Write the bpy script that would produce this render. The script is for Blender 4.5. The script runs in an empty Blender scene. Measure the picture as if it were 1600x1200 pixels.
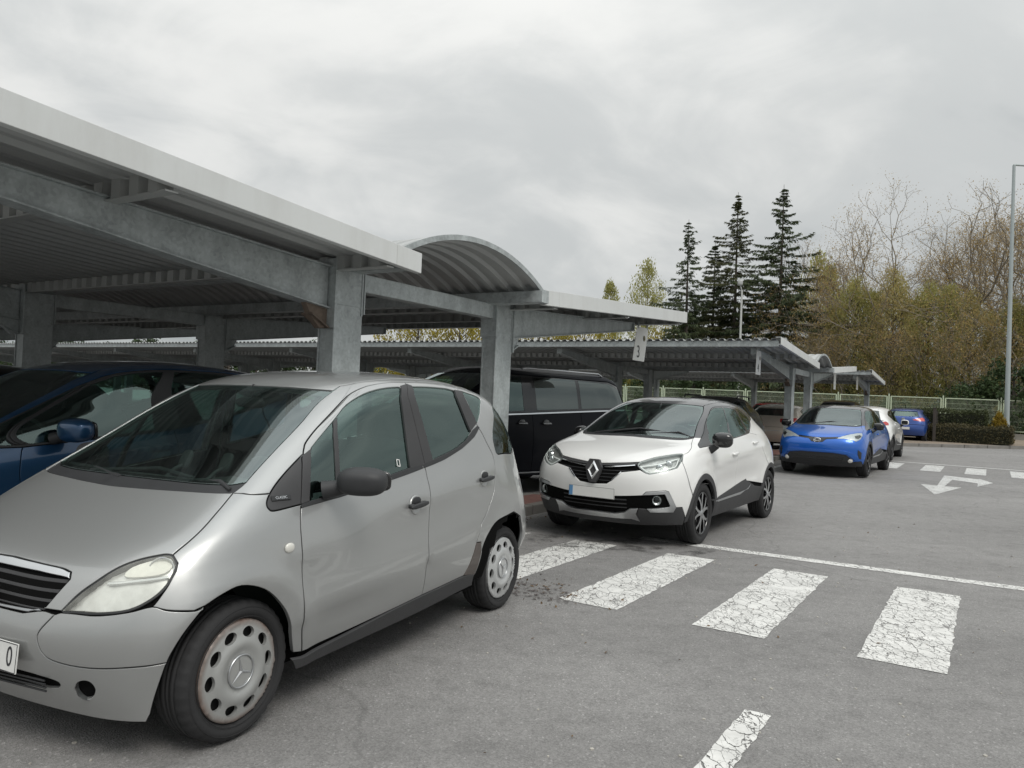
import bpy, bmesh, math, random
import numpy as np
from mathutils import Vector, Matrix, Euler
from mathutils.bvhtree import BVHTree
from mathutils.geometry import delaunay_2d_cdt
R = math.radians
random.seed(7)
rng = np.random.default_rng(7)
SC = bpy.context.scene
COL = SC.collection

# ------------------------------------------------------------------ camera
PITCH, ROLL, CAMH, FPX = 0.01982, 0.041545, 1.448, 1207.5
cam_d = bpy.data.cameras.new('camera')
cam_d.sensor_width = 36.0
cam_d.lens = 36.0 * FPX / 1600.0
cam_d.clip_start = 0.05
cam_d.clip_end = 3000
cam = bpy.data.objects.new('camera', cam_d)
COL.objects.link(cam)
_fw = Vector((0, math.cos(PITCH), math.sin(PITCH)))
_up = Vector((0, -math.sin(PITCH), math.cos(PITCH)))
_rt = Vector((1, 0, 0))
# the hand-held camera is rolled a little
_r2 = _rt * math.cos(ROLL) + _up * math.sin(ROLL)
_u2 = -_rt * math.sin(ROLL) + _up * math.cos(ROLL)
M = Matrix((_r2, _u2, -_fw)).transposed().to_4x4()
M.translation = (0, 0, CAMH)
cam.matrix_world = M
SC.camera = cam

# ------------------------------------------------------------------ sky, sun, exposure
SUN_EL, SUN_AZ = R(52), R(150)      # azimuth clockwise from +Y
world = bpy.data.worlds.new('World')
SC.world = world
world.use_nodes = True
def build_world():
    nt = world.node_tree; nt.nodes.clear()
    N = nt.nodes.new; L = nt.links.new
    out = N('ShaderNodeOutputWorld')
    sky = N('ShaderNodeTexSky'); sky.sky_type = 'NISHITA'; sky.sun_disc = False
    sky.sun_elevation = SUN_EL; sky.sun_rotation = SUN_AZ
    bg1 = N('ShaderNodeBackground'); bg1.inputs[1].default_value = 0.10
    L(sky.outputs[0], bg1.inputs[0])
    tc = N('ShaderNodeTexCoord')
    sep = N('ShaderNodeSeparateXYZ'); L(tc.outputs['Generated'], sep.inputs[0])
    def math_(op, a, b=None):
        m = N('ShaderNodeMath'); m.operation = op
        for k, v in ((0, a), (1, b)):
            if v is None: continue
            if isinstance(v, (int, float)): m.inputs[k].default_value = v
            else: L(v, m.inputs[k])
        return m.outputs[0]
    zc = math_('MAXIMUM', sep.outputs[2], 0.0)
    den = math_('ADD', zc, 0.42)
    comb = N('ShaderNodeCombineXYZ')
    L(math_('DIVIDE', sep.outputs[0], den), comb.inputs[0])
    L(math_('DIVIDE', sep.outputs[1], den), comb.inputs[1])
    comb.inputs[2].default_value = 3.7
    def noise(scale, detail, rough, dist=0.0, stretch=None):
        n = N('ShaderNodeTexNoise'); n.inputs['Scale'].default_value = scale
        n.inputs['Detail'].default_value = detail; n.inputs['Roughness'].default_value = rough
        n.inputs['Distortion'].default_value = dist
        if stretch:
            mp = N('ShaderNodeMapping'); L(comb.outputs[0], mp.inputs[0])
            mp.inputs['Scale'].default_value = stretch; mp.inputs['Rotation'].default_value = (0, 0, R(-28))
            L(mp.outputs[0], n.inputs[0])
        else: L(comb.outputs[0], n.inputs[0])
        return n.outputs[0]
    n1 = noise(1.15, 8, 0.50, 0.45, (1.0, 1.05, 1))
    n2 = noise(3.6, 7, 0.55, 0.5, (0.9, 1.15, 1))
    mixn = math_('ADD', math_('MULTIPLY', n1, 0.70), math_('MULTIPLY', n2, 0.30))
    ramp = N('ShaderNodeValToRGB'); L(mixn, ramp.inputs[0])
    cr = ramp.color_ramp; cr.interpolation = 'EASE'
    cr.elements[0].position = 0.36; cr.elements[0].color = (0.405, 0.435, 0.445, 1)
    cr.elements[1].position = 0.64; cr.elements[1].color = (0.830, 0.832, 0.808, 1)
    e = cr.elements.new(0.49); e.color = (0.615, 0.632, 0.625, 1)
    # an overcast sky gets brighter towards the zenith
    z3 = math_('MULTIPLY', math_('MULTIPLY', zc, zc), zc)
    lift = math_('ADD', math_('ADD', math_('MULTIPLY', zc, 0.20), 0.91), math_('MULTIPLY', z3, 1.75))
    mul = N('ShaderNodeVectorMath'); mul.operation = 'SCALE'
    L(ramp.outputs[0], mul.inputs[0]); L(lift, mul.inputs['Scale'])
    bg2 = N('ShaderNodeBackground'); L(mul.outputs[0], bg2.inputs[0]); bg2.inputs[1].default_value = 1.0
    mix = N('ShaderNodeMixShader'); mix.inputs[0].default_value = 0.94
    L(bg1.outputs[0], mix.inputs[1]); L(bg2.outputs[0], mix.inputs[2]); L(mix.outputs[0], out.inputs[0])
build_world()
sun_d = bpy.data.lights.new('sun', 'SUN'); sun_d.energy = 1.5; sun_d.angle = R(25); sun_d.color = (1, 0.965, 0.91)
sun = bpy.data.objects.new('sun', sun_d); COL.objects.link(sun)
_sd = Vector((math.sin(SUN_AZ) * math.cos(SUN_EL), math.cos(SUN_AZ) * math.cos(SUN_EL), math.sin(SUN_EL)))
sun.rotation_euler = _sd.to_track_quat('Z', 'Y').to_euler()
sun.location = _sd * 60
SC.view_settings.view_transform = 'Standard'
SC.view_settings.look = 'None'
SC.view_settings.exposure = 0.0
SC.view_settings.gamma = 1.0
SC.view_settings.use_curve_mapping = False
SC.render.engine = 'CYCLES'
SC.cycles.max_bounces = 8
SC.cycles.transparent_max_bounces = 24
SC.cycles.use_denoising = True

# ------------------------------------------------------------------ small helpers
TH = R(31.8)
AX = np.array([math.sin(TH), math.cos(TH), 0.0])     # along the parking bays, away from the camera
BX = np.array([math.cos(TH), -math.sin(TH), 0.0])    # along the carport rows, to the right
def gz(y):
    t = max(0.0, y - 9.0)
    return 0.0142 * (t * t / (t + 5.0)) * 1.0 if t < 60 else 0.0142 * (60 * 60 / 65.0) + 0.012 * (t - 60)
def AB(a, b, z=0.0):
    p = AX * a + BX * b
    return Vector((p[0], p[1], z))
def ABg(a, b, z=0.0):
    p = AX * a + BX * b
    return Vector((p[0], p[1], z + gz(p[1])))
def tag(o, label=None, cat=None, group=None, kind=None):
    if label: o['label'] = label
    if cat: o['category'] = cat
    if group: o['group'] = group
    if kind: o['kind'] = kind
    return o
def empty(name, loc=(0, 0, 0), rz=0.0, label=None, cat=None, group=None):
    o = bpy.data.objects.new(name, None); COL.objects.link(o)
    o.location = loc; o.rotation_euler = (0, 0, rz); o.empty_display_size = 0.2
    return tag(o, label, cat, group)
def link(name, me, mat=None, parent=None):
    o = bpy.data.objects.new(name, me); COL.objects.link(o)
    if mat is not None and len(me.materials) == 0: me.materials.append(mat)
    if parent is not None: o.parent = parent
    return o
def copy_tree(o, parent=None):
    c = o.copy(); COL.objects.link(c)
    if parent is not None: c.parent = parent
    for ch in list(o.children): copy_tree(ch, c)
    return c
class MB:
    """collects shapes and links them as one mesh object"""
    def __init__(s): s.v = []; s.f = []; s.sm = []
    def add(s, v, f, smooth=False):
        b = len(s.v); s.v += [tuple(p) for p in v]
        s.f += [tuple(i + b for i in q) for q in f]; s.sm += [smooth] * len(f)
        return s
    def box(s, c, d, rot=None, bev=0.0):
        x, y, z = d[0] / 2, d[1] / 2, d[2] / 2
        P = [(-x, -y, -z), (x, -y, -z), (x, y, -z), (-x, y, -z), (-x, -y, z), (x, -y, z), (x, y, z), (-x, y, z)]
        if rot is not None:
            m = rot if isinstance(rot, Matrix) else Euler(rot).to_matrix()
            P = [m @ Vector(p) for p in P]
        P = [(p[0] + c[0], p[1] + c[1], p[2] + c[2]) for p in P]
        return s.add(P, [(0, 3, 2, 1), (4, 5, 6, 7), (0, 1, 5, 4), (1, 2, 6, 5), (2, 3, 7, 6), (3, 0, 4, 7)])
    def bar(s, p, q, w, h, up=(0, 0, 1)):
        p = Vector(p); q = Vector(q); d = (q - p); L = d.length; d.normalize()
        sd = d.cross(Vector(up))
        if sd.length < 1e-5: sd = d.cross(Vector((0, 1, 0)))
        sd.normalize(); u = sd.cross(d)
        m = Matrix((sd, d, u)).transposed()
        return s.box((p + q) / 2, (w, L, h), m)
    def prism(s, poly, axis_o, ux, uy, un, t):
        """polygon in the (ux,uy) plane, pushed t along un"""
        o = Vector(axis_o); ux = Vector(ux); uy = Vector(uy); un = Vector(un)
        n = len(poly)
        a = [o + ux * x + uy * y for x, y in poly]; b = [p + un * t for p in a]
        f = [tuple(range(n))[::-1], tuple(range(n, 2 * n))]
        f += [(i, (i + 1) % n, n + (i + 1) % n, n + i) for i in range(n)]
        return s.add(a + b, f)
    def tube(s, pts, rad, n=8, caps=True, smooth=True):
        pts = [Vector(p) for p in pts]
        rads = rad if hasattr(rad, '__len__') else [rad] * len(pts)
        V = []; F = []
        up = Vector((0.123, 0.456, 0.88)).normalized()
        for i, p in enumerate(pts):
            d = (pts[min(i + 1, len(pts) - 1)] - pts[max(i - 1, 0)]).normalized()
            a = d.cross(up)
            if a.length < 1e-4: a = d.cross(Vector((1, 0, 0)))
            a.normalize(); b = d.cross(a)
            up = -b if i < 0 else up
            for k in range(n):
                t = 2 * math.pi * k / n
                V.append(p + (a * math.cos(t) + b * math.sin(t)) * rads[i])
        for i in range(len(pts) - 1):
            for k in range(n):
                F.append((i * n + k, i * n + (k + 1) % n, (i + 1) * n + (k + 1) % n, (i + 1) * n + k))
        s.add(V, F, smooth)
        if caps:
            m = len(pts) - 1
            s.add([V[k] for k in range(n)], [tuple(range(n))]); s.add([V[m * n + k] for k in range(n)], [tuple(range(n))[::-1]])
        return s
    def lathe(s, prof, n=48, axis='y', smooth=True, center=(0, 0, 0)):
        """profile (r, h) turned round an axis"""
        V = []; F = []
        for r_, h in prof:
            for k in range(n):
                t = 2 * math.pi * k / n; c, q = math.cos(t) * r_, math.sin(t) * r_
                p = {'y': (c, h, q), 'z': (c, q, h), 'x': (h, c, q)}[axis]
                V.append((p[0] + center[0], p[1] + center[1], p[2] + center[2]))
        for i in range(len(prof) - 1):
            for k in range(n):
                F.append((i * n + k, i * n + (k + 1) % n, (i + 1) * n + (k + 1) % n, (i + 1) * n + k))
        return s.add(V, F, smooth)
    def mesh(s, name, recalc=True):
        me = bpy.data.meshes.new(name); me.from_pydata(s.v, [], s.f)
        me.polygons.foreach_set('use_smooth', s.sm)
        if recalc:
            bm = bmesh.new(); bm.from_mesh(me); bmesh.ops.recalc_face_normals(bm, faces=bm.faces); bm.to_mesh(me); bm.free()
        me.update(); return me
    def build(s, name, mat=None, parent=None, bevel=0.0, recalc=True):
        o = link(name, s.mesh(name, recalc), mat, parent)
        if bevel > 0:
            m = o.modifiers.new('bevel', 'BEVEL'); m.width = bevel; m.segments = 2; m.limit_method = 'ANGLE'; m.angle_limit = R(40)
        return o

# ------------------------------------------------------------------ materials
def mat_new(name):
    m = bpy.data.materials.new(name); m.use_nodes = True
    nt = m.node_tree; nt.nodes.clear()
    return m, nt, nt.nodes.new, nt.links.new
def pset(b, **k):
    names = {'base': 'Base Color', 'rough': 'Roughness', 'metal': 'Metallic', 'coat': 'Coat Weight', 'coatr': 'Coat Roughness',
             'spec': 'Specular IOR Level', 'emit': 'Emission Color', 'emits': 'Emission Strength', 'trans': 'Transmission Weight', 'ior': 'IOR',
             'sheen': 'Sheen Weight', 'alpha': 'Alpha', 'sss': 'Subsurface Weight'}
    for a, v in k.items():
        if a in ('base', 'emit') and len(v) == 3: v = (*v, 1)
        b.inputs[names[a]].default_value = v
def simple(name, base, rough=0.5, metal=0.0, var=0.12, scale=6.0, bump=0.0, bscale=60.0, coat=0.0, spec=0.5):
    """one colour with soft procedural unevenness"""
    m, nt, N, L = mat_new(name)
    out = N('ShaderNodeOutputMaterial'); b = N('ShaderNodeBsdfPrincipled'); L(b.outputs[0], out.inputs[0])
    pset(b, base=base, rough=rough, metal=metal, coat=coat, spec=spec)
    tc = N('ShaderNodeTexCoord')
    if var > 0:
        n = N('ShaderNodeTexNoise'); n.inputs['Scale'].default_value = scale; n.inputs['Detail'].default_value = 6
        L(tc.outputs['Object'], n.inputs[0])
        mx = N('ShaderNodeMix'); mx.data_type = 'RGBA'
        mx.inputs[6].default_value = (*[c * (1 - var) for c in base], 1); mx.inputs[7].default_value = (*[min(1, c * (1 + var)) for c in base], 1)
        L(n.outputs[0], mx.inputs[0]); L(mx.outputs[2], b.inputs['Base Color'])
        mr = N('ShaderNodeMapRange'); mr.inputs[3].default_value = max(0, rough - 0.06); mr.inputs[4].default_value = min(1, rough + 0.08)
        L(n.outputs[0], mr.inputs[0]); L(mr.outputs[0], b.inputs['Roughness'])
    if bump > 0:
        n2 = N('ShaderNodeTexNoise'); n2.inputs['Scale'].default_value = bscale; n2.inputs['Detail'].default_value = 4
        L(tc.outputs['Object'], n2.inputs[0])
        bp = N('ShaderNodeBump'); bp.inputs['Strength'].default_value = bump; bp.inputs['Distance'].default_value = 0.01
        L(n2.outputs[0], bp.inputs['Height']); L(bp.outputs[0], b.inputs['Normal'])
    return m
def car_paint(name, base, metal=0.7, rough=0.35, coat=1.0, dirt=0.10, dirtc=(0.20, 0.18, 0.15), spec=.5):
    m, nt, N, L = mat_new(name)
    out = N('ShaderNodeOutputMaterial'); b = N('ShaderNodeBsdfPrincipled'); L(b.outputs[0], out.inputs[0])
    pset(b, base=base, rough=rough, metal=metal, coat=coat, coatr=0.04, spec=spec)
    tc = N('ShaderNodeTexCoord')
    # fine metallic flake
    v = N('ShaderNodeTexNoise'); v.inputs['Scale'].default_value = 900; v.inputs['Detail'].default_value = 1; L(tc.outputs['Object'], v.inputs[0])
    hs = N('ShaderNodeMix'); hs.data_type = 'RGBA'
    k = 0.10 if metal > 0.2 else 0.02
    hs.inputs[6].default_value = (*[c * (1 - k) for c in base], 1); hs.inputs[7].default_value = (*[min(1, c * (1 + k)) for c in base], 1)
    L(v.outputs[0], hs.inputs[0])
    # road film: patchy, heavier low down on the flanks
    n = N('ShaderNodeTexNoise'); n.inputs['Scale'].default_value = 3.0; n.inputs['Detail'].default_value = 8; n.inputs['Roughness'].default_value = 0.65
    L(tc.outputs['Object'], n.inputs[0])
    sep = N('ShaderNodeSeparateXYZ'); L(tc.outputs['Object'], sep.inputs[0])
    mr = N('ShaderNodeMapRange'); mr.inputs[1].default_value = 0.95; mr.inputs[2].default_value = 0.22; mr.inputs[3].default_value = 0.25; mr.inputs[4].default_value = 1.0
    L(sep.outputs[2], mr.inputs[0])
    ml = N('ShaderNodeMath'); ml.operation = 'MULTIPLY'; L(n.outputs[0], ml.inputs[0]); L(mr.outputs[0], ml.inputs[1])
    ms = N('ShaderNodeMath'); ms.operation = 'MULTIPLY'; L(ml.outputs[0], ms.inputs[0]); ms.inputs[1].default_value = dirt * 2
    mx = N('ShaderNodeMix'); mx.data_type = 'RGBA'; L(ms.outputs[0], mx.inputs[0]); L(hs.outputs[2], mx.inputs[6]); mx.inputs[7].default_value = (*dirtc, 1)
    L(mx.outputs[2], b.inputs['Base Color'])
    ra = N('ShaderNodeMath'); ra.operation = 'MULTIPLY_ADD'; L(ms.outputs[0], ra.inputs[0]); ra.inputs[1].default_value = 0.25; ra.inputs[2].default_value = 0.015
    L(ra.outputs[0], b.inputs['Coat Roughness'])
    return m
def glass_mat(name, tint=(0.42, 0.55, 0.50), ior=1.75, rough=0.0, tint_refl=(0.9, 1.0, 0.97)):
    m, nt, N, L = mat_new(name)
    out = N('ShaderNodeOutputMaterial'); mix = N('ShaderNodeMixShader')
    tr = N('ShaderNodeBsdfTransparent'); tr.inputs[0].default_value = (*tint, 1)
    gl = N('ShaderNodeBsdfGlossy'); gl.inputs['Roughness'].default_value = rough; gl.inputs[0].default_value = (*tint_refl, 1)
    fr = N('ShaderNodeFresnel'); fr.inputs[0].default_value = ior
    # the back of a pane has to reflect like its front
    geo = N('ShaderNodeNewGeometry'); vm = N('ShaderNodeVectorMath'); vm.operation = 'SCALE'
    sg = N('ShaderNodeMath'); sg.operation = 'MULTIPLY_ADD'; L(geo.outputs['Backfacing'], sg.inputs[0]); sg.inputs[1].default_value = -1.0; sg.inputs[2].default_value = 1.0
    fm = N('ShaderNodeMath'); fm.operation = 'MULTIPLY'; L(fr.outputs[0], fm.inputs[0]); L(sg.outputs[0], fm.inputs[1])
    L(fm.outputs[0], mix.inputs[0]); L(tr.outputs[0], mix.inputs[1]); L(gl.outputs[0], mix.inputs[2]); L(mix.outputs[0], out.inputs[0])
    return m
def galvanised(name, base=(0.36, 0.39, 0.40), rough=0.45, metal=0.55):
    m, nt, N, L = mat_new(name)
    out = N('ShaderNodeOutputMaterial'); b = N('ShaderNodeBsdfPrincipled'); L(b.outputs[0], out.inputs[0])
    pset(b, base=base, rough=rough, metal=metal)
    tc = N('ShaderNodeTexCoord')
    vo = N('ShaderNodeTexVoronoi'); vo.inputs['Scale'].default_value = 45; L(tc.outputs['Object'], vo.inputs[0])
    n = N('ShaderNodeTexNoise'); n.inputs['Scale'].default_value = 5; n.inputs['Detail'].default_value = 9; n.inputs['Roughness'].default_value = 0.65
    mp = N('ShaderNodeMapping'); mp.inputs['Scale'].default_value = (1.2, 1.2, 0.7); L(tc.outputs['Object'], mp.inputs[0]); L(mp.outputs[0], n.inputs[0])
    bw = N('ShaderNodeRGBToBW'); L(vo.outputs['Color'], bw.inputs[0])
    ad = N('ShaderNodeMath'); ad.operation = 'MULTIPLY_ADD'; L(bw.outputs[0], ad.inputs[0]); ad.inputs[1].default_value = 0.22; L(n.outputs[0], ad.inputs[2])
    rp = N('ShaderNodeValToRGB'); L(ad.outputs[0], rp.inputs[0])
    rp.color_ramp.elements[0].position = 0.36; rp.color_ramp.elements[0].color = (*[c * 0.66 for c in base], 1)
    rp.color_ramp.elements[1].position = 0.86; rp.color_ramp.elements[1].color = (*[c * 1.28 for c in base], 1)
    L(rp.outputs[0], b.inputs['Base Color'])
    mr = N('ShaderNodeMapRange'); mr.inputs[3].default_value = rough - 0.1; mr.inputs[4].default_value = rough + 0.2; L(ad.outputs[0], mr.inputs[0]); L(mr.outputs[0], b.inputs['Roughness'])
    return m
# ------------------------------------------------------------------ car bodies
# A body is a smooth skin through rows of points (front centre -> round the left side -> rear centre), bottom row first, roof line last.
# Panels, glass and lamps are pieces of that skin, each a mesh with its own thickness and rounded edge.
class Skin:
    S = 12
    def __init__(s, rows, blur=0.30, arches=(), ridges=()):
        P = np.array(rows, float)                       # (nr, nj, 3)
        s.nr, s.nj = P.shape[:2]; S = s.S
        cols = []
        for r in range(s.nr): cols.append(s.curve(P[r], S, True))
        G = np.array(cols)                              # (nr, J, 3)
        G = np.array([s.curve(G[:, j], S, False, True) for j in range(G.shape[1])]).transpose(1, 0, 2)
        if blur > 0: G = s.blur(G, blur * S)
        for (cx, cz, ra, amt) in arches:                # wheel-arch flare
            d = np.hypot(G[..., 0] - cx, G[..., 2] - cz)
            w = np.exp(-((d - ra) / 0.055) ** 2) * (G[..., 1] > 0.35)
            G[..., 1] += amt * w
        for (x0, z0, x1, z1, amp, wu, wd) in ridges:      # pressed creases along the flank
            t = (G[..., 0] - x0) / (x1 - x0); dz = G[..., 2] - (z0 + (z1 - z0) * t)
            f = np.clip(np.minimum(t, 1 - t) * 6 + .4, 0, 1); f = f * f * (3 - 2 * f)
            G[..., 1] += amp * f * np.where(dz > 0, np.exp(-(dz / wu) ** 2), np.exp(-(dz / wd) ** 2)) * (G[..., 1] > 0.6)
        s.G = G; R_, J = G.shape[:2]
        gj = np.gradient(np.concatenate([G[:, 1:2] * [1, -1, 1], G, G[:, -2:-1] * [1, -1, 1]], 1), axis=1)[:, 1:-1]
        gr = np.gradient(np.concatenate([G, G[-2:-1] * [1, -1, 1]], 0), axis=0)[:-1]
        n = np.cross(gj, gr); n /= np.maximum(np.linalg.norm(n, axis=2, keepdims=True), 1e-9)
        c = G.mean((0, 1)); 
        if (n * (G - np.array([0, 0, 0.6])))[R_ // 3, J // 2].sum() < 0: n = -n
        s.N = n; s.gj = gj * S; s.gr = gr * S
        V = G.reshape(-1, 3); F = []; s.cell = []
        for r in range(R_ - 1):
            for j in range(J - 1):
                a, b, c2, d = r * J + j, r * J + j + 1, (r + 1) * J + j + 1, (r + 1) * J + j
                F.append((a, b, c2)); s.cell.append((r, j, 0)); F.append((a, c2, d)); s.cell.append((r, j, 1))
        s.V = V; s.F = F
        s.bvh = BVHTree.FromPolygons([Vector(p) for p in V], F)
    @staticmethod
    def curve(P, S, mirror_ends, mirror_last=False):
        P = np.asarray(P, float); m = np.array([1, -1, 1])
        a = P[1] * m if mirror_ends else 2 * P[0] - P[1]
        b = P[-2] * m if (mirror_ends or mirror_last) else 2 * P[-1] - P[-2]
        Q = np.vstack([a, P, b]); h = np.maximum(np.linalg.norm(np.diff(Q, axis=0), axis=1), 1e-4)
        d = np.diff(Q, axis=0) / h[:, None]
        T = (d[:-1] * h[1:, None] + d[1:] * h[:-1, None]) / (h[:-1] + h[1:])[:, None]
        out = []
        t = np.arange(S) / S
        for i in range(len(P) - 1):
            hh = h[i + 1]; t2, t3 = t * t, t * t * t
            out.append((2 * t3 - 3 * t2 + 1)[:, None] * P[i] + (t3 - 2 * t2 + t)[:, None] * T[i] * hh + (-2 * t3 + 3 * t2)[:, None] * P[i + 1] + (t3 - t2)[:, None] * T[i + 1] * hh)
        out.append(P[-1:]); return np.vstack(out)
    @staticmethod
    def blur(G, sig):
        k = int(3 * sig) + 1; x = np.arange(-k, k + 1); w = np.exp(-x * x / (2 * sig * sig)); w /= w.sum()
        m = np.array([1, -1, 1])
        E = np.concatenate([G[:, k:0:-1] * m, G, G[:, -2:-k - 2:-1] * m], 1)
        G1 = sum(w[i] * E[:, i:i + G.shape[1]] for i in range(2 * k + 1))
        lo = 2 * G1[0:1] - G1[k:0:-1]
        E = np.concatenate([lo, G1, G1[-2:-k - 2:-1] * m], 0)
        return sum(w[i] * E[i:i + G.shape[0]] for i in range(2 * k + 1))
    def at(s, j, r):
        """position, normal, d/dj, d/dr for arrays of (j, r)"""
        j = np.clip(np.asarray(j, float) * s.S, 0, s.G.shape[1] - 1.0001); r = np.clip(np.asarray(r, float) * s.S, 0, s.G.shape[0] - 1.0001)
        a = r.astype(int); b = j.astype(int); u = (r - a)[:, None]; v = (j - b)[:, None]
        o = []
        for A in (s.G, s.N, s.gj, s.gr):
            o.append(A[a, b] * (1 - u) * (1 - v) + A[a, b + 1] * (1 - u) * v + A[a + 1, b] * u * (1 - v) + A[a + 1, b + 1] * u * v)
        o[1] /= np.maximum(np.linalg.norm(o[1], axis=1, keepdims=True), 1e-9)
        return o
    def hit(s, o, d):
        loc, nor, idx, dist = s.bvh.ray_cast(Vector(o), Vector(d).normalized())
        if idx is None:
            loc, nor, idx, dist = s.bvh.find_nearest(s._near(o, d))
        r, j, k = s.cell[idx]; f = s.F[idx]
        a, b, c = (Vector(s.V[i]) for i in f)
        v0, v1, v2 = b - a, c - a, loc - a
        d00, d01, d11, d20, d21 = v0.dot(v0), v0.dot(v1), v1.dot(v1), v2.dot(v0), v2.dot(v1)
        den = d00 * d11 - d01 * d01
        if abs(den) < 1e-14: w1 = w2 = 0
        else: w1 = (d11 * d20 - d01 * d21) / den; w2 = (d00 * d21 - d01 * d20) / den
        if k == 0: dj, dr = w1 + w2, w2
        else: dj, dr = w1, w1 + w2
        return ((j + dj) / s.S, (r + dr) / s.S), loc
    def _near(s, o, d):
        o = Vector(o); d = Vector(d).normalized(); best = None
        for t in np.linspace(0, 5, 60):
            p = o + d * t; l, n, i, ds = s.bvh.find_nearest(p)
            if best is None or ds < best[0]: best = (ds, l)
        return best[1]
    def look(s, kind, a, b):
        return s.hit(*{'s': ((a, 3, b), (0, -1, 0)), 'f': ((5, a, b), (-1, 0, 0)), 'b': ((-5, a, b), (1, 0, 0)), 't': ((a, b, 4), (0, 0, -1)),
                       'd': ((0, 0, 0), (0, 0, 0))}[kind])[0]
    def params(s, outline, step=0.02):
        """outline of ('s',x,z) ('f',y,z) ('b',y,z) ('t',x,y) ('p',j,r) points -> closed list of (j, r)"""
        out = []; n = len(outline)
        for i in range(n):
            a, b = outline[i], outline[(i + 1) % n]
            if a[0] == b[0]:
                L = math.hypot(a[1] - b[1], a[2] - b[2])
                if a[0] == 'p': L *= 0.25
                k = max(1, int(math.ceil(L / step)))
                for t in range(k):
                    q = (a[0], a[1] + (b[1] - a[1]) * t / k, a[2] + (b[2] - a[2]) * t / k)
                    out.append((q[1], q[2]) if q[0] == 'p' else s.look(*q))
            else:
                pa = (a[1], a[2]) if a[0] == 'p' else s.look(*a); pb = (b[1], b[2]) if b[0] == 'p' else s.look(*b)
                A, _, _, _ = s.at([pa[0], pb[0]], [pa[1], pb[1]])
                k = max(1, int(math.ceil(np.linalg.norm(A[0] - A[1]) / step)))
                for t in range(k): out.append((pa[0] + (pb[0] - pa[0]) * t / k, pa[1] + (pb[1] - pa[1]) * t / k))
        res = []
        for p in out:
            if not res or (abs(p[0] - res[-1][0]) + abs(p[1] - res[-1][1])) > 1e-4: res.append(p)
        if abs(res[0][0] - res[-1][0]) + abs(res[0][1] - res[-1][1]) < 1e-4: res.pop()
        return np.array(res)
def smooth_pts(kind, pts, closed=False, per=6):
    """a smooth run of outline points"""
    P = np.array(pts, float); n = len(P); out = []
    rngs = range(n if closed else n - 1)
    for i in rngs:
        p0 = P[(i - 1) % n] if (closed or i > 0) else 2 * P[0] - P[1]
        p1 = P[i]; p2 = P[(i + 1) % n]
        p3 = P[(i + 2) % n] if (closed or i + 2 < n) else 2 * P[-1] - P[-2]
        for k in range(per):
            t = k / per
            q = 0.5 * (2 * p1 + (p2 - p0) * t + (2 * p0 - 5 * p1 + 4 * p2 - p3) * t * t + (3 * p1 - p0 - 3 * p2 + p3) * t ** 3)
            out.append((kind, q[0], q[1]))
    if not closed: out.append((kind, P[-1][0], P[-1][1]))
    return out
def arc_pts(kind, cx, cz, r, a0, a1, n=18, rx=None):
    rx = rx or r
    return [(kind, cx + rx * math.cos(R(a0 + (a1 - a0) * i / n)), cz + r * math.sin(R(a0 + (a1 - a0) * i / n))) for i in range(n + 1)]
def round_poly(kind, pts, rad=0.03, n=4):
    """polygon with rounded corners"""
    out = []; m = len(pts)
    for i in range(m):
        p = Vector(pts[i]); a = Vector(pts[i - 1]); b = Vector(pts[(i + 1) % m])
        da = (a - p); db = (b - p); r_ = min(rad, da.length * 0.45, db.length * 0.45)
        q0 = p + da.normalized() * r_; q1 = p + db.normalized() * r_
        for k in range(n + 1):
            t = k / n; q = q0 * (1 - t) ** 2 + p * 2 * t * (1 - t) + q1 * t * t
            out.append((kind, q[0], q[1]))
    return out
def inside(poly, pts):
    poly = np.asarray(poly); pts = np.asarray(pts); x, y = pts[:, 0], pts[:, 1]
    c = np.zeros(len(pts), bool); n = len(poly)
    for i in range(n):
        x0, y0 = poly[i]; x1, y1 = poly[(i + 1) % n]
        if y0 == y1: continue
        m = ((y0 > y) != (y1 > y)) & (x < (x1 - x0) * (y - y0) / (y1 - y0) + x0)
        c ^= m
    return c
def inset2d(poly, d):
    P = np.asarray(poly, float); t = np.roll(P, -1, 0) - np.roll(P, 1, 0); t /= np.maximum(np.linalg.norm(t, axis=1, keepdims=True), 1e-9)
    a = 0.5 * np.sum(P[:, 0] * np.roll(P[:, 1], -1) - np.roll(P[:, 0], -1) * P[:, 1])
    nrm = np.stack([-t[:, 1], t[:, 0]], 1) * (1 if a > 0 else -1)
    return P + nrm * d
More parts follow.
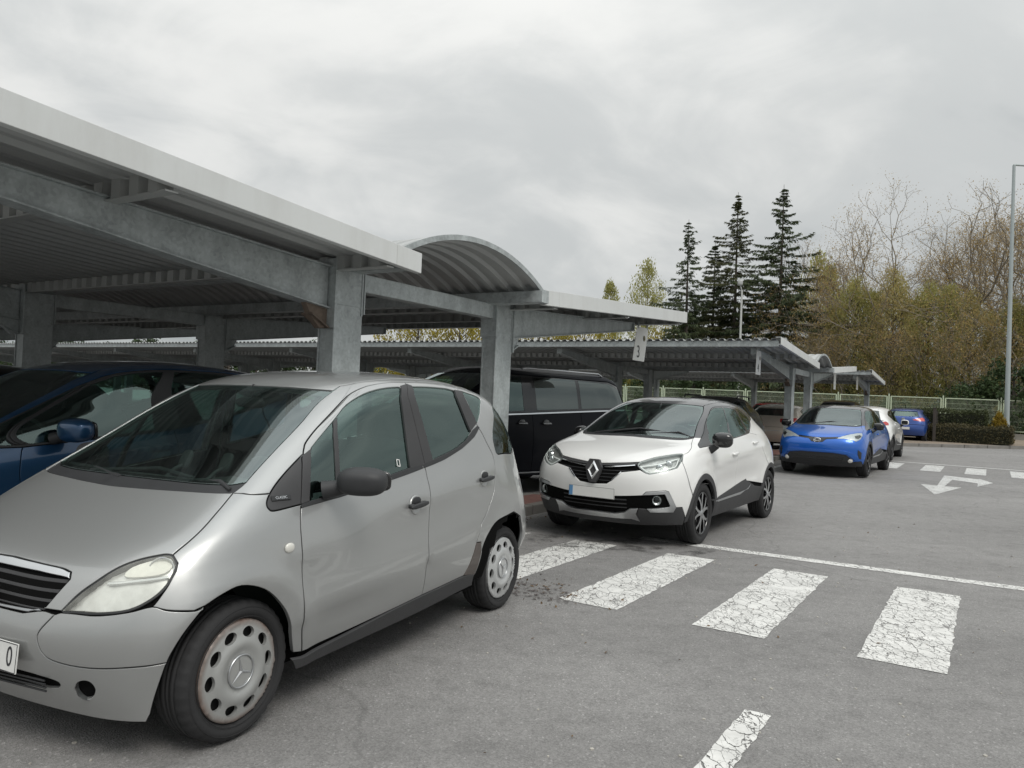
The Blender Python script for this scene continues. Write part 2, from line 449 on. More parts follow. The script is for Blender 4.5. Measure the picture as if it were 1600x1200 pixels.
class Car:
    def __init__(s, skin, root, mats, gap=.0025):
        s.k = skin; s.root = root; s.m = mats; s.voids = []; s.gap = gap
    def panel(s, name, outline, mat, off=0.0, gap=None, bev=0.003, depth=0.016, holes=(), center=False, both=True, parent=None, grid=0.045, step=0.02, push=None, void=False, label=None):
        """a piece of the skin. center: the half outline is mirrored into one mesh; both: a second, mirrored object on the right"""
        k = s.k; gap = s.gap if gap is None else gap
        loops = [k.params(outline, step) if not isinstance(outline, np.ndarray) else outline] + [k.params(h, step) if not isinstance(h, np.ndarray) else h for h in holes]
        def area(p): return 0.5 * np.sum(p[:, 0] * np.roll(p[:, 1], -1) - np.roll(p[:, 0], -1) * p[:, 1])
        if area(loops[0]) < 0: loops[0] = loops[0][::-1]
        for i in range(1, len(loops)):
            if area(loops[i]) > 0: loops[i] = loops[i][::-1]
        if void: s.voids.append(loops[0])
        mid = loops[0].mean(0); A = k.at([mid[0]], [mid[1]])
        sj = max(0.08, np.linalg.norm(A[2][0])); sr = max(0.05, np.linalg.norm(A[3][0])); sc = np.array([sj, sr])
        pts = [l * sc for l in loops]
        lo = pts[0].min(0); hi = pts[0].max(0)
        gx, gy = np.meshgrid(np.arange(lo[0] + grid * 0.37, hi[0], grid), np.arange(lo[1] + grid * 0.41, hi[1], grid))
        g = np.stack([gx.ravel(), gy.ravel()], 1)
        if len(g):
            ok = inside(pts[0], g)
            for h in pts[1:]: ok &= ~inside(h, g)
            allb = np.vstack(pts)
            g = g[ok]
            if len(g): g = g[np.array([np.min(np.sum((allb - p) ** 2, 1)) > (grid * 0.33) ** 2 for p in g], bool)]
        nb = sum(len(p) for p in pts)
        V2 = np.vstack(pts + ([g] if len(g) else []))
        edges = []; b = 0
        for p in pts:
            n = len(p); edges += [(b + i, b + (i + 1) % n) for i in range(n)]; b += n
        res = delaunay_2d_cdt([Vector(p) for p in V2], edges, [], 0, 1e-7)
        rv, re, rf, ov = res[0], res[1], res[2], res[3]
        rv = np.array([tuple(v) for v in rv]); F = [tuple(f) for f in rf]
        cen = np.array([rv[list(f)].mean(0) for f in F])
        ok = inside(pts[0], cen)
        for h in pts[1:]: ok &= ~inside(h, cen)
        F = [f for f, o in zip(F, ok) if o]
        # original vertex -> result vertex
        o2r = {}
        for ri, ol in enumerate(ov):
            for oi in ol: o2r.setdefault(oi, ri)
        par = rv / sc
        P, Nn, Dj, Dr = k.at(par[:, 0], par[:, 1])
        pos = P + Nn * off
        nrm = Nn.copy()
        if push is not None: pos = pos + push(P, Nn)
        ring1 = []; ring2 = []; ringn = []; rim = []
        b = 0; nv = len(pos); extra = []; extran = []
        for li, p in enumerate(pts):
            n = len(p); idx = [o2r.get(b + i) for i in range(n)]
            par_l = p / sc
            Pl, Nl, Djl, Drl = k.at(par_l[:, 0], par_l[:, 1])
            t3 = np.roll(Pl, -1, 0) - np.roll(Pl, 1, 0); t3 /= np.maximum(np.linalg.norm(t3, axis=1, keepdims=True), 1e-9)
            d3 = np.cross(Nl, t3)
            # which side is inward: left of travel in (j, r), carried to 3D
            tp = np.roll(p, -1, 0) - np.roll(p, 1, 0); left = np.stack([-tp[:, 1], tp[:, 0]], 1) / sc
            l3 = Djl * left[:, :1] + Drl * left[:, 1:]
            sg = np.sign(np.sum(d3 * l3, 1, keepdims=True)); sg[sg == 0] = 1
            d3 = d3 * sg; d3 /= np.maximum(np.linalg.norm(d3, axis=1, keepdims=True), 1e-9)
            onc = (np.abs(Pl[:, 1]) < 2e-3) if center else np.zeros(n, bool)
            d3[onc, 1] = 0
            pu = push(Pl, Nl) if push is not None else 0
            for i in range(n):
                if idx[i] is None: continue
                if not (onc[i] and onc[(i + 1) % n] and onc[i - 1]): pos[idx[i]] = (Pl + Nl * off + pu)[i] + d3[i] * (gap + bev)
            e0 = nv + len(extra)
            r1 = Pl + Nl * (off - bev) + d3 * gap + pu; r2 = Pl + Nl * (off - depth) + d3 * gap + pu
            for i in range(n): extra += [r1[i], r2[i]]; extran += [-d3[i], -d3[i]]
            for i in range(n):
                i2 = (i + 1) % n
                if onc[i] and onc[i2]: continue
                if idx[i] is None or idx[i2] is None: continue
                rim.append((idx[i], e0 + 2 * i, e0 + 2 * i2, idx[i2])); rim.append((e0 + 2 * i, e0 + 2 * i + 1, e0 + 2 * i2 + 1, e0 + 2 * i2))
            b += n
        if center: pos[np.abs(P[:, 1]) < 2e-3, 1] = 0.0
        V = np.vstack([pos, np.array(extra)]); NN = np.vstack([nrm, np.array(extran)])
        Fs = F + rim
        if center:
            n0 = len(V); V = np.vstack([V, V * [1, -1, 1]]); NN = np.vstack([NN, NN * [1, -1, 1]])
            Fs = Fs + [tuple(i + n0 for i in f[::-1]) for f in Fs]
        objs = [s._mk(name, V, Fs, NN, mat, parent, label)]
        if both and not center:
            objs.append(s._mk(name, V * [1, -1, 1], [f[::-1] for f in Fs], NN * [1, -1, 1], mat, s.twin(parent), label))
        return objs if not center else objs[0]
    def twin(s, parent):
        return getattr(s, '_tw', {}).get(parent, parent) if parent is not None else None
    def pair(s, a, b):
        if not hasattr(s, '_tw'): s._tw = {}
        s._tw[a] = b
    def _mk(s, name, V, F, NN, mat, parent, label=None):
        # make every face look the way its normals say
        V = np.asarray(V); NN = np.asarray(NN); F2 = []
        for f in F:
            a, b, c = V[f[0]], V[f[1]], V[f[2]]
            n = np.cross(b - a, c - a)
            F2.append(f if np.dot(n, NN[list(f)].mean(0)) >= 0 else f[::-1])
        me = bpy.data.meshes.new(name); me.from_pydata([tuple(p) for p in V], [], F2)
        me.polygons.foreach_set('use_smooth', [True] * len(me.polygons)); me.update()
        try: me.normals_split_custom_set_from_vertices([tuple(n) for n in NN])
        except Exception as ex: print('normals', ex)
        o = link(name, me, mat, parent if parent is not None else s.root)
        if label: o['label'] = label
        return o
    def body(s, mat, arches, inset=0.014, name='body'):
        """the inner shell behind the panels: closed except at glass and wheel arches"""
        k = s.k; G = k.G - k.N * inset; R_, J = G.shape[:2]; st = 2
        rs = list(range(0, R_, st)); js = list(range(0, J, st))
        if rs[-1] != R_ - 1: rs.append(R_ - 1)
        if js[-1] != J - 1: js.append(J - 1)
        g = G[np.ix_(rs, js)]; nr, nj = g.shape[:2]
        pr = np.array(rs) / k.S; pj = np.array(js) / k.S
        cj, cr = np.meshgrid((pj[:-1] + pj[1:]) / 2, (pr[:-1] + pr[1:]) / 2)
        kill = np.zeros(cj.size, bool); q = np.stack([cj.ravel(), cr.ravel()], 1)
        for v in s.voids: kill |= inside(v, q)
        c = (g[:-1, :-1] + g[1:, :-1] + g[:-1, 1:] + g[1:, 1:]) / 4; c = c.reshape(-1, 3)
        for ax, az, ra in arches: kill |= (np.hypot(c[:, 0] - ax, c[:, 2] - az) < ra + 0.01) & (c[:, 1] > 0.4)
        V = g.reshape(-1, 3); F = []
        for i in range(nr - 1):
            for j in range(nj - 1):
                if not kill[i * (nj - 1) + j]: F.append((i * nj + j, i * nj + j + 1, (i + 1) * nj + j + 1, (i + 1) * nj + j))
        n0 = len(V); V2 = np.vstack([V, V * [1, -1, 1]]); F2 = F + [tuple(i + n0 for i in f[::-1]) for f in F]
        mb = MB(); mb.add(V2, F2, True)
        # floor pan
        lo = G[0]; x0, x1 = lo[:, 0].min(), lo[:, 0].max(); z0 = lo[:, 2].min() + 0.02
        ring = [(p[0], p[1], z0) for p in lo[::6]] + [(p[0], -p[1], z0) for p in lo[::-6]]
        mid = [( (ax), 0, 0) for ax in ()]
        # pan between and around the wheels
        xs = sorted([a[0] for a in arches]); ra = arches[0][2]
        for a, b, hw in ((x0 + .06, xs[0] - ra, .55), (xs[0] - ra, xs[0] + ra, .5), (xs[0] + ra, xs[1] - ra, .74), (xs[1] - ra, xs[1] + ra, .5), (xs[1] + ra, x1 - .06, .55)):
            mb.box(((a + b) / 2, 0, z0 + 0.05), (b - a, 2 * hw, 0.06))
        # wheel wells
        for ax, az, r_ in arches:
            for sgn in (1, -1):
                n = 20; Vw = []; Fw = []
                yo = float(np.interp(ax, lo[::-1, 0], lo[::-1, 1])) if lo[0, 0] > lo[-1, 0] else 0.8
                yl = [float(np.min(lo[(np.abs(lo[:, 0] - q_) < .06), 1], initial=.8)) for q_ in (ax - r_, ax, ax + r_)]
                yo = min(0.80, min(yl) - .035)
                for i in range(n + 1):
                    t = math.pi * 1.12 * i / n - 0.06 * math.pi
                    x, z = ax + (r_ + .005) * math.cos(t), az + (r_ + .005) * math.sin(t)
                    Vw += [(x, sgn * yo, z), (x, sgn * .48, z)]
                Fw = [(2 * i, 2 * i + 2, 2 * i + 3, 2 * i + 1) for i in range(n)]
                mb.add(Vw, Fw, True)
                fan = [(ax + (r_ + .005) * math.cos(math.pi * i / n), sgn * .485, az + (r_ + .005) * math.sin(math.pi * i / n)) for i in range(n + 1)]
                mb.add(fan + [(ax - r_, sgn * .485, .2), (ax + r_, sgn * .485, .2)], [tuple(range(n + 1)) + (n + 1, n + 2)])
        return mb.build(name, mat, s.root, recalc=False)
# ------------------------------------------------------------------ shared car pieces
M_ = {}
M_['rubber'] = simple('tyre_rubber', (0.022, 0.022, 0.023), 0.78, var=0.35, scale=9, bump=0.15, bscale=90)
M_['trim'] = simple('black_plastic_trim', (0.030, 0.031, 0.033), 0.55, var=0.25, scale=14, bump=0.10, bscale=400)
M_['trim_grey'] = simple('grey_black_plastic', (0.045, 0.045, 0.047), 0.62, var=0.2, scale=10, bump=0.12, bscale=500)
M_['gloss_black'] = simple('gloss_black', (0.012, 0.012, 0.013), 0.12, var=0.1, coat=0.6)
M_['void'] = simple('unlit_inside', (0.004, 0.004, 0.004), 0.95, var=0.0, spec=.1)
M_['under'] = simple('underbody', (0.016, 0.016, 0.016), 0.9, var=0.2)
M_['chrome'] = simple('chrome', (0.78, 0.79, 0.80), 0.10, metal=1.0, var=0.05, scale=20)
M_['chrome_dull'] = simple('satin_metal', (0.52, 0.53, 0.54), 0.30, metal=0.9, var=0.10, scale=25)
M_['cloth'] = simple('seat_cloth', (0.060, 0.064, 0.066), 0.9, var=0.25, scale=30, bump=0.2, bscale=300)
M_['cloth_light'] = simple('headlining', (0.30, 0.30, 0.28), 0.9, var=0.1)
M_['dash'] = simple('dashboard_plastic', (0.040, 0.042, 0.042), 0.7, var=0.2, scale=20)
M_['plate'] = simple('plate_white', (0.72, 0.72, 0.70), 0.35, var=0.06, scale=20)
M_['ink'] = simple('plate_ink', (0.03, 0.03, 0.035), 0.5, var=0.0)
M_['plate_blue'] = simple('plate_blue', (0.12, 0.28, 0.50), 0.4, var=0.08)
M_['red_lens'] = simple('red_lens', (0.42, 0.030, 0.028), 0.12, var=0.25, scale=30, coat=0.8)
M_['white_lens'] = simple('white_lens', (0.68, 0.66, 0.62), 0.12, var=0.1, coat=0.8)
M_['amber'] = simple('pale_indicator_lens', (0.66, 0.65, 0.60), 0.25, var=0.05, coat=0.5)
M_['glass'] = glass_mat('green_tinted_glass', (0.36, 0.52, 0.47), 2.2, tint_refl=(.80, 1.0, .95))
M_['glass_ws'] = glass_mat('windscreen_glass', (0.50, 0.62, 0.57), 2.7, tint_refl=(.90, 1.0, 1.0))
M_['glass_dark'] = glass_mat('privacy_glass', (0.030, 0.034, 0.036), 2.3)
M_['glass_mid'] = glass_mat('dim_glass', (0.16, 0.21, 0.20), 1.75)
M_['lens'] = glass_mat('lamp_lens', (0.93, 0.95, 0.94), 1.5)
def haze_lens():
    m, nt, N, L = mat_new('weathered_lamp_lens')
    out = N('ShaderNodeOutputMaterial'); b = N('ShaderNodeBsdfPrincipled'); t = N('ShaderNodeBsdfTransparent'); mix = N('ShaderNodeMixShader')
    pset(b, base=(0.80, 0.80, 0.74), rough=0.22, coat=0.8)
    n = N('ShaderNodeTexNoise'); n.inputs['Scale'].default_value = 7; n.inputs['Detail'].default_value = 5
    tc = N('ShaderNodeTexCoord'); L(tc.outputs['Object'], n.inputs[0])
    mr = N('ShaderNodeMapRange'); mr.inputs[1].default_value = 0.3; mr.inputs[2].default_value = 0.7; mr.inputs[3].default_value = 0.05; mr.inputs[4].default_value = 0.28
    L(n.outputs[0], mr.inputs[0]); L(mr.outputs[0], mix.inputs[0]); t.inputs[0].default_value = (0.97, 0.98, 0.95, 1)
    L(t.outputs[0], mix.inputs[1]); L(b.outputs[0], mix.inputs[2]); L(mix.outputs[0], out.inputs[0])
    return m
M_['lens_old'] = haze_lens()
def hub_mat():
    m, nt, N, L = mat_new('rusty_silver_cap')
    out = N('ShaderNodeOutputMaterial'); b = N('ShaderNodeBsdfPrincipled'); L(b.outputs[0], out.inputs[0])
    pset(b, rough=0.42, metal=0.45, coat=0.15)
    tc = N('ShaderNodeTexCoord'); sep = N('ShaderNodeSeparateXYZ'); L(tc.outputs['Object'], sep.inputs[0])
    cb = N('ShaderNodeCombineXYZ'); L(sep.outputs[0], cb.inputs[0]); L(sep.outputs[2], cb.inputs[2])
    ln = N('ShaderNodeVectorMath'); ln.operation = 'LENGTH'; L(cb.outputs[0], ln.inputs[0])
    n = N('ShaderNodeTexNoise'); n.inputs['Scale'].default_value = 11; n.inputs['Detail'].default_value = 8; L(tc.outputs['Object'], n.inputs[0])
    mr = N('ShaderNodeMapRange'); mr.inputs[1].default_value = 0.176; mr.inputs[2].default_value = 0.205; mr.inputs[3].default_value = 0.12; mr.inputs[4].default_value = 1.55; L(ln.outputs['Value'], mr.inputs[0])
    mu = N('ShaderNodeMath'); mu.operation = 'MULTIPLY'; L(mr.outputs[0], mu.inputs[0]); L(n.outputs[0], mu.inputs[1])
    mx = N('ShaderNodeMix'); mx.data_type = 'RGBA'; L(mu.outputs[0], mx.inputs[0]); mx.inputs[6].default_value = (0.43, 0.44, 0.43, 1); mx.inputs[7].default_value = (0.21, 0.14, 0.11, 1)
    L(mx.outputs[2], b.inputs['Base Color']); return m
M_['hub'] = hub_mat()
M_['hub_clean'] = simple('silver_cap', (0.56, 0.57, 0.57), 0.36, metal=0.5, var=0.10, scale=10, coat=0.2)

def planar_disc(poly, holes, hfun, grid=0.012):
    """flat outline with holes in (x,z), lifted along y by hfun; returns V, F, loops"""
    loops = [np.array(poly)] + [np.array(h) for h in holes]
    lo, hi = loops[0].min(0), loops[0].max(0)
    gx, gy = np.meshgrid(np.arange(lo[0], hi[0], grid), np.arange(lo[1], hi[1], grid)); g = np.stack([gx.ravel(), gy.ravel()], 1)
    ok = inside(loops[0], g)
    for h in loops[1:]: ok &= ~inside(h, g)
    allb = np.vstack(loops); g = g[ok]
    g = g[np.array([np.min(np.sum((allb - p) ** 2, 1)) > (grid * .4) ** 2 for p in g], bool)] if len(g) else g
    V = np.vstack(loops + ([g] if len(g) else [])); E = []; b = 0; rngs = []
    for l in loops:
        n = len(l); E += [(b + i, b + (i + 1) % n) for i in range(n)]; rngs.append((b, n)); b += n
    res = delaunay_2d_cdt([Vector(p) for p in V], E, [], 0, 1e-8)
    rv = np.array([tuple(p) for p in res[0]]); F = [tuple(f) for f in res[2]]
    cen = np.array([rv[list(f)].mean(0) for f in F]); ok = inside(loops[0], cen)
    for h in loops[1:]: ok &= ~inside(h, cen)
    F = [f for f, o in zip(F, ok) if o]
    V3 = [(p[0], hfun(math.hypot(p[0], p[1])), p[1]) for p in rv]
    o2r = {}
    for ri, ol in enumerate(res[3]):
        for oi in ol: o2r.setdefault(oi, ri)
    return V3, F, [[o2r[b + i] for i in range(n)] for b, n in rngs]
def circ(r, n, cx=0, cz=0, ph=0): return [(cx + r * math.cos(2 * math.pi * i / n + ph), cz + r * math.sin(2 * math.pi * i / n + ph)) for i in range(n)]
def disc_with_holes(mb, poly, holes, hfun, depth):
    V, F, loops = planar_disc(poly, holes, hfun)
    # outward is +y
    F2 = []
    for f in F:
        a, b, c = (Vector(V[i]) for i in f[:3])
        F2.append(f if (b - a).cross(c - a).y > 0 else f[::-1])
    mb.add(V, F2, True)
    for lp in loops:
        n = len(lp); top = [V[i] for i in lp]; bot = [(p[0], p[1] - depth, p[2]) for p in top]
        mb.add(top + bot, [(i, (i + 1) % n, n + (i + 1) % n, n + i) for i in range(n)], True)
def star_emblem(mb, r, y, th=0.006, ring=True, rt=None):
    """three-pointed star, upright, in the (x,z) plane facing +y"""
    rt = rt or r * 0.07
    if ring:
        prof = [(r + rt * math.cos(a), y + rt * math.sin(a)) for a in np.linspace(0, 2 * math.pi, 9)]
        mb.lathe(prof, 40, 'y')
    for k in range(3):
        a = math.pi / 2 + k * 2 * math.pi / 3; b0 = a - math.pi / 3; b1 = a + math.pi / 3; w = r * 0.13
        tip = (r * .97 * math.cos(a), y, r * .97 * math.sin(a)); s0 = (w * math.cos(b0), y, w * math.sin(b0)); s1 = (w * math.cos(b1), y, w * math.sin(b1)); c = (0, y + th, 0)
        mb.add([c, s0, tip, s1], [(0, 1, 2), (0, 2, 3)])
def make_tyre(Rw, w, rr):
    mb = MB(); n = 108; h = w / 2
    prof = [(rr - .006, h * .62), (rr + .004, h * .80), (rr + .02, h * .93), ((Rw + rr) / 2 - .005, h * 1.0), (Rw - .032, h * .985), (Rw - .016, h * .93), (Rw - .006, h * .82), (Rw - .001, h * .70), (Rw, h * .52), (Rw, h * .46), (Rw - .008, h * .45), (Rw - .008, h * .38), (Rw, h * .37),
            (Rw, h * .16), (Rw - .008, h * .15), (Rw - .008, h * .06), (Rw, h * .05)]
    prof = prof + [(r, -y) for r, y in prof[::-1]]
    V = []; F = []
    for pi, (r, y) in enumerate(prof):
        for k in range(n):
            t = 2 * math.pi * k / n; q = r
            if 5 <= pi <= 8 or len(prof) - 9 <= pi <= len(prof) - 6:
                if k % 3 == 0: q -= 0.005
            V.append((q * math.cos(t), y, q * math.sin(t)))
    for i in range(len(prof) - 1):
        for k in range(n): F.append((i * n + k, i * n + (k + 1) % n, (i + 1) * n + (k + 1) % n, (i + 1) * n + k))
    mb.add(V, F, True)
    # moulded rings on the sidewall
    for r_ in (rr + .012, Rw - .028):
        mb.lathe([(r_ + .0015, h * .97), (r_, h * 1.005), (r_ - .0015, h * .97)], n, 'y')
    return mb
def wheel_cover(root, Rw=0.285, w=0.19, rr=0.207, mat=None):
    """pressed wheel cover with ten oval openings and a star badge"""
    t = make_tyre(Rw, w, rr).build('tyre', M_['rubber'], root)
    y0 = w / 2 - .012
    mb = MB(); holes = []
    for k in range(10):
        a = 2 * math.pi * k / 10 + .12; c, s_ = math.cos(a), math.sin(a); hp = []
        for i in range(16):
            q = 2 * math.pi * i / 16; u = .0225 * math.cos(q); v = .0325 * math.sin(q) * (1 - .14 * math.cos(q))
            hp.append(((.157 + u) * c - v * s_, (.157 + u) * s_ + v * c))
        holes.append(hp)
    def hf(r):
        return y0 + float(np.interp(r, [0, .066, .070, .082, .105, .126, .142, .178, .190, .202, .2071], [.014, .014, .008, .012, .021, .019, .011, .006, .003, .009, -.002]))
    disc_with_holes(mb, circ(rr, 72), holes, hf, .016)
    cap = mb.build('wheel_cover', mat or M_['hub'], root, recalc=False)
    mb = MB(); star_emblem(mb, .066, y0 + .016, .006, True, .004); mb.build('star_badge', M_['chrome_dull'], cap)
    mb = MB(); mb.lathe([(0, y0 - .03), (rr - .004, y0 - .03)], 40, 'y'); mb.lathe([(rr - .004, y0 - .03), (rr, y0)], 40, 'y'); mb.build('rim', M_['under'], root)
    return root
def alloy(root, Rw, w, rr, mat_face, mat_dark, spokes=5, style='y'):
    make_tyre(Rw, w, rr).build('tyre', M_['rubber'], root)
    y0 = w / 2 - .010
    mb = MB(); mb.lathe([(rr - .014, y0 - .12), (rr - .012, y0 - .012), (rr - .008, y0 + .001), (rr - .001, y0 + .004), (rr + .004, y0 - .002)], 56, 'y')
    mb.lathe([(0, y0 - .075), (rr - .014, y0 - .075)], 40, 'y')
    mb.lathe([(rr * .62, y0 - .07), (rr * .62, y0 - .055), (rr * .25, y0 - .055)], 40, 'y')
    rim = mb.build('rim', mat_dark, root)
    face = MB(); dark = MB()
    for k in range(spokes):
        a = 2 * math.pi * k / spokes + math.pi / 2
        def P(r, da, y): return (r * math.cos(a + da), y0 + y, r * math.sin(a + da))
        if style == 'y':
            for sg in (-1, 1):
                rs = [.035, .085, .14, rr - .008]; das = [0.30 * sg, .14 * sg, .20 * sg, .34 * sg]; ws = [.016, .015, .0135, .017]; ys = [.0, .002, .0, -.006]
                for q in range(3):
                    d0, d1 = ws[q] / rs[q], ws[q + 1] / rs[q + 1]
                    v = [P(rs[q], das[q] - d0, ys[q]), P(rs[q], das[q] + d0, ys[q]), P(rs[q + 1], das[q + 1] + d1, ys[q + 1]), P(rs[q + 1], das[q + 1] - d1, ys[q + 1])]
                    face.add(v, [(0, 1, 2, 3)])
                    lo = [(x, y - .03, z) for x, y, z in v]
                    dark.add(v + lo, [(0, 3, 7, 4), (1, 5, 6, 2)])
            # short dark link between the arms
            v = [P(.10, -.13, -.008), P(.10, .13, -.008), P(rr - .012, .26, -.018), P(rr - .012, .18, -.018), P(.13, 0, -.012), P(rr - .012, -.18, -.018), P(rr - .012, -.26, -.018)]
            dark.add(v, [(0, 1, 4), (1, 2, 3, 4), (4, 5, 6, 0)])
        else:
            rs = [.03, .10, rr - .006]; ws = [.026, .022, .030]; ys = [0, .004, -.004]
            for q in range(2):
                d0, d1 = ws[q] / rs[q], ws[q + 1] / rs[q + 1]
                v = [P(rs[q], -d0, ys[q]), P(rs[q], d0, ys[q]), P(rs[q + 1], d1, ys[q + 1]), P(rs[q + 1], -d1, ys[q + 1])]
                face.add(v, [(0, 1, 2, 3)]); lo = [(x, y - .03, z) for x, y, z in v]; dark.add(v + lo, [(0, 3, 7, 4), (1, 5, 6, 2)])
    face.lathe([(.0, y0 + .006), (.03, y0 + .005), (.042, y0 - .004), (.044, y0 - .03)], 28, 'y')
    sp = face.build('spokes', mat_face, root); dark.build('spoke_sides', mat_dark, sp)
    return root
def place_wheels(car_root, make, xf, xr, yo, z, steer=0.0):
    """make(root) builds a left wheel facing +y at its own origin"""
    objs = []
    first = empty('wheel'); first.parent = car_root; make(first)
    for i, (x, sg) in enumerate(((xf, 1), (xr, 1), (xf, -1), (xr, -1))):
        o = first if i == 0 else copy_tree(first, car_root)
        o.location = (x, yo * sg, z)
        o.rotation_euler = (0, R(37 * i + 11), 0) if sg > 0 else (0, R(53 * i), R(180))
        if i in (0, 2) and steer: o.rotation_euler[2] += steer
        objs.append(o)
    return objs
def pillow(mb, c, d, rot=(0, 0, 0), n=8, p=3.2):
    """rounded box (superellipsoid)"""
    m = Euler(rot).to_matrix(); V = []; F = []; nu, nv = 4 * n, 2 * n
    def s(x): return math.copysign(abs(x) ** (2 / p), x)
    for i in range(nv + 1):
        f = -math.pi / 2 + math.pi * i / nv
        for k in range(nu):
            t = 2 * math.pi * k / nu
            q = m @ Vector((d[0] / 2 * s(math.cos(f)) * s(math.cos(t)), d[1] / 2 * s(math.cos(f)) * s(math.sin(t)), d[2] / 2 * s(math.sin(f))))
            V.append((q.x + c[0], q.y + c[1], q.z + c[2]))
    for i in range(nv):
        for k in range(nu): F.append((i * nu + k, i * nu + (k + 1) % nu, (i + 1) * nu + (k + 1) % nu, (i + 1) * nu + k))
    return mb.add(V, F, True)
def seats(root, xs, z, w=0.50, h=0.62, rows=2, mat=None, rear_bench=True):
    mat = mat or M_['cloth']
    for i, x in enumerate(xs[:1]):
        for sg in (1, -1):
            mb = MB(); pillow(mb, (x + .05, .36 * sg, z), (.50, w, .17), (0, R(-8), 0)); pillow(mb, (x - .27, .36 * sg, z + .33), (.16, w, h), (0, R(-18), 0))
            s_ = mb.build('seat', mat, root)
            mb = MB(); pillow(mb, (x - .41, .36 * sg, z + .70), (.10, .25, .17), (0, R(-10), 0)); mb.tube([(x - .40, .36 * sg - .06, z + .62), (x - .36, .36 * sg - .06, z + .5)], .006, 6); mb.tube([(x - .40, .36 * sg + .06, z + .62), (x - .36, .36 * sg + .06, z + .5)], .006, 6)
            mb.build('headrest', mat, s_)
    if rear_bench and len(xs) > 1:
        x = xs[1]; mb = MB(); pillow(mb, (x + .05, 0, z), (.48, 1.24, .17), (0, R(-8), 0)); pillow(mb, (x - .25, 0, z + .30), (.15, 1.24, .58), (0, R(-20), 0))
        s_ = mb.build('rear_seat', mat, root)
        for sg in (1, -1):
            mb = MB(); pillow(mb, (x - .38, .36 * sg, z + .64), (.09, .24, .14), (0, R(-10), 0)); mb.build('headrest', mat, s_)
def steering(root, c, tilt=-0.45, r=0.185):
    mb = MB(); pts = []
    ex = Vector((math.sin(-tilt) * 0, 1, 0)); ey = Vector((math.cos(R(65)), 0, math.sin(R(65))))
    for i in range(33):
        t = 2 * math.pi * i / 32; pts.append(Vector(c) + ex * r * math.cos(t) + ey * r * math.sin(t))
    mb.tube(pts, .014, 8, False); nrm = ex.cross(ey)
    for a in (R(0), R(180), R(270)): mb.tube([Vector(c), Vector(c) + ex * r * math.cos(a) + ey * r * math.sin(a)], .013, 6)
    pillow(mb, c, (.06, .16, .12), (0, R(-25), 0)); return mb.build('steering_wheel', M_['dash'], root)
def text_mesh(name, s, size, mat, parent, loc, rot, ext=0.0008, align='CENTER', spacing=1.0, sx=1.0):
    cu = bpy.data.curves.new(name, 'FONT'); cu.body = s; cu.size = size; cu.extrude = ext; cu.align_x = align; cu.align_y = 'CENTER'; cu.space_character = spacing
    tmp = bpy.data.objects.new(name + '_t', cu); COL.objects.link(tmp)
    bpy.context.view_layer.update()
    me = bpy.data.meshes.new_from_object(tmp.evaluated_get(bpy.context.evaluated_depsgraph_get())); COL.objects.unlink(tmp); bpy.data.objects.remove(tmp); bpy.data.curves.remove(cu)
    me.name = name; me.materials.clear(); o = link(name, me, mat, parent); o.location = loc; o.rotation_euler = rot; o.scale = (sx, 1, 1)
    return o
def plate(root, pos, normal, w=0.52, h=0.11, blue=True, text=None, name='number_plate', tsize=0.078):
    """a plate facing `normal`, its own little frame of axes"""
    n = Vector(normal).normalized(); up = Vector((0, 0, 1)); xr = up.cross(n).normalized(); uu = n.cross(xr)
    m = Matrix((xr, uu, n)).transposed()
    mb = MB(); o = Vector(pos)
    mb.box(o, (w, h, .006), m)
    p = mb.build(name, M_['plate'], root, bevel=.0015)
    mb = MB()
    for a, b, ww, hh in ((0, h / 2 - .003, w - .006, .003), (0, -h / 2 + .003, w - .006, .003), (w / 2 - .003, 0, .003, h - .006), (-w / 2 + .003, 0, .003, h - .006)):
        mb.box(o + xr * a + uu * b + n * .0035, (ww, hh, .001), m)
    mb.build('plate_border', M_['ink'], p)
    if blue:
        mb = MB(); mb.box(o - xr * (w / 2 - .025) + n * .0035, (.04, h - .012, .0012), m); mb.build('plate_band', M_['plate_blue'], p)
    if text:
        e = m.to_euler()
        for s_, dx in text:
            t = text_mesh('plate_character', s_, tsize, M_['ink'], p, o + xr * dx + n * .0035, e, .0008, sx=0.72)
    return p
def mirror_housing(root, c, sg, d=(.16, .20, .13), mat=None, foot=None, name='wing_mirror', rot=0.0, drop=0.0):
    mb = MB(); pillow(mb, c, d, (R(0), R(6), R(rot * sg)), 10, 2.8)
    o = mb.build(name, mat or M_['trim'], root)
    if foot is not None:
        mb = MB(); a = Vector(foot); b = Vector(c) - Vector((0, sg * d[1] * .28, d[2] * .15 + drop))
        mb.tube([a, (a * .5 + b * .5) + Vector((0, 0, -.004)), b], [.045, .038, .036], 10); mb.build('mirror_foot', M_['trim'], o)
    mb = MB(); pillow(mb, (c[0] - d[0] * .42, c[1], c[2]), (.03, d[1] * .84, d[2] * .78), (0, R(6), R(rot * sg)), 6, 4); mb.build('mirror_glass', M_['gloss_black'], o)
    return o
def Car_inset(k, outline, d):
    """a smaller copy of an outline, d metres inside it"""
    L = k.params(outline, .03); m = L.mean(0); A = k.at([m[0]], [m[1]]); sc = np.array([max(.08, np.linalg.norm(A[2][0])), max(.05, np.linalg.norm(A[3][0]))])
    return inset2d(L * sc, d) / sc
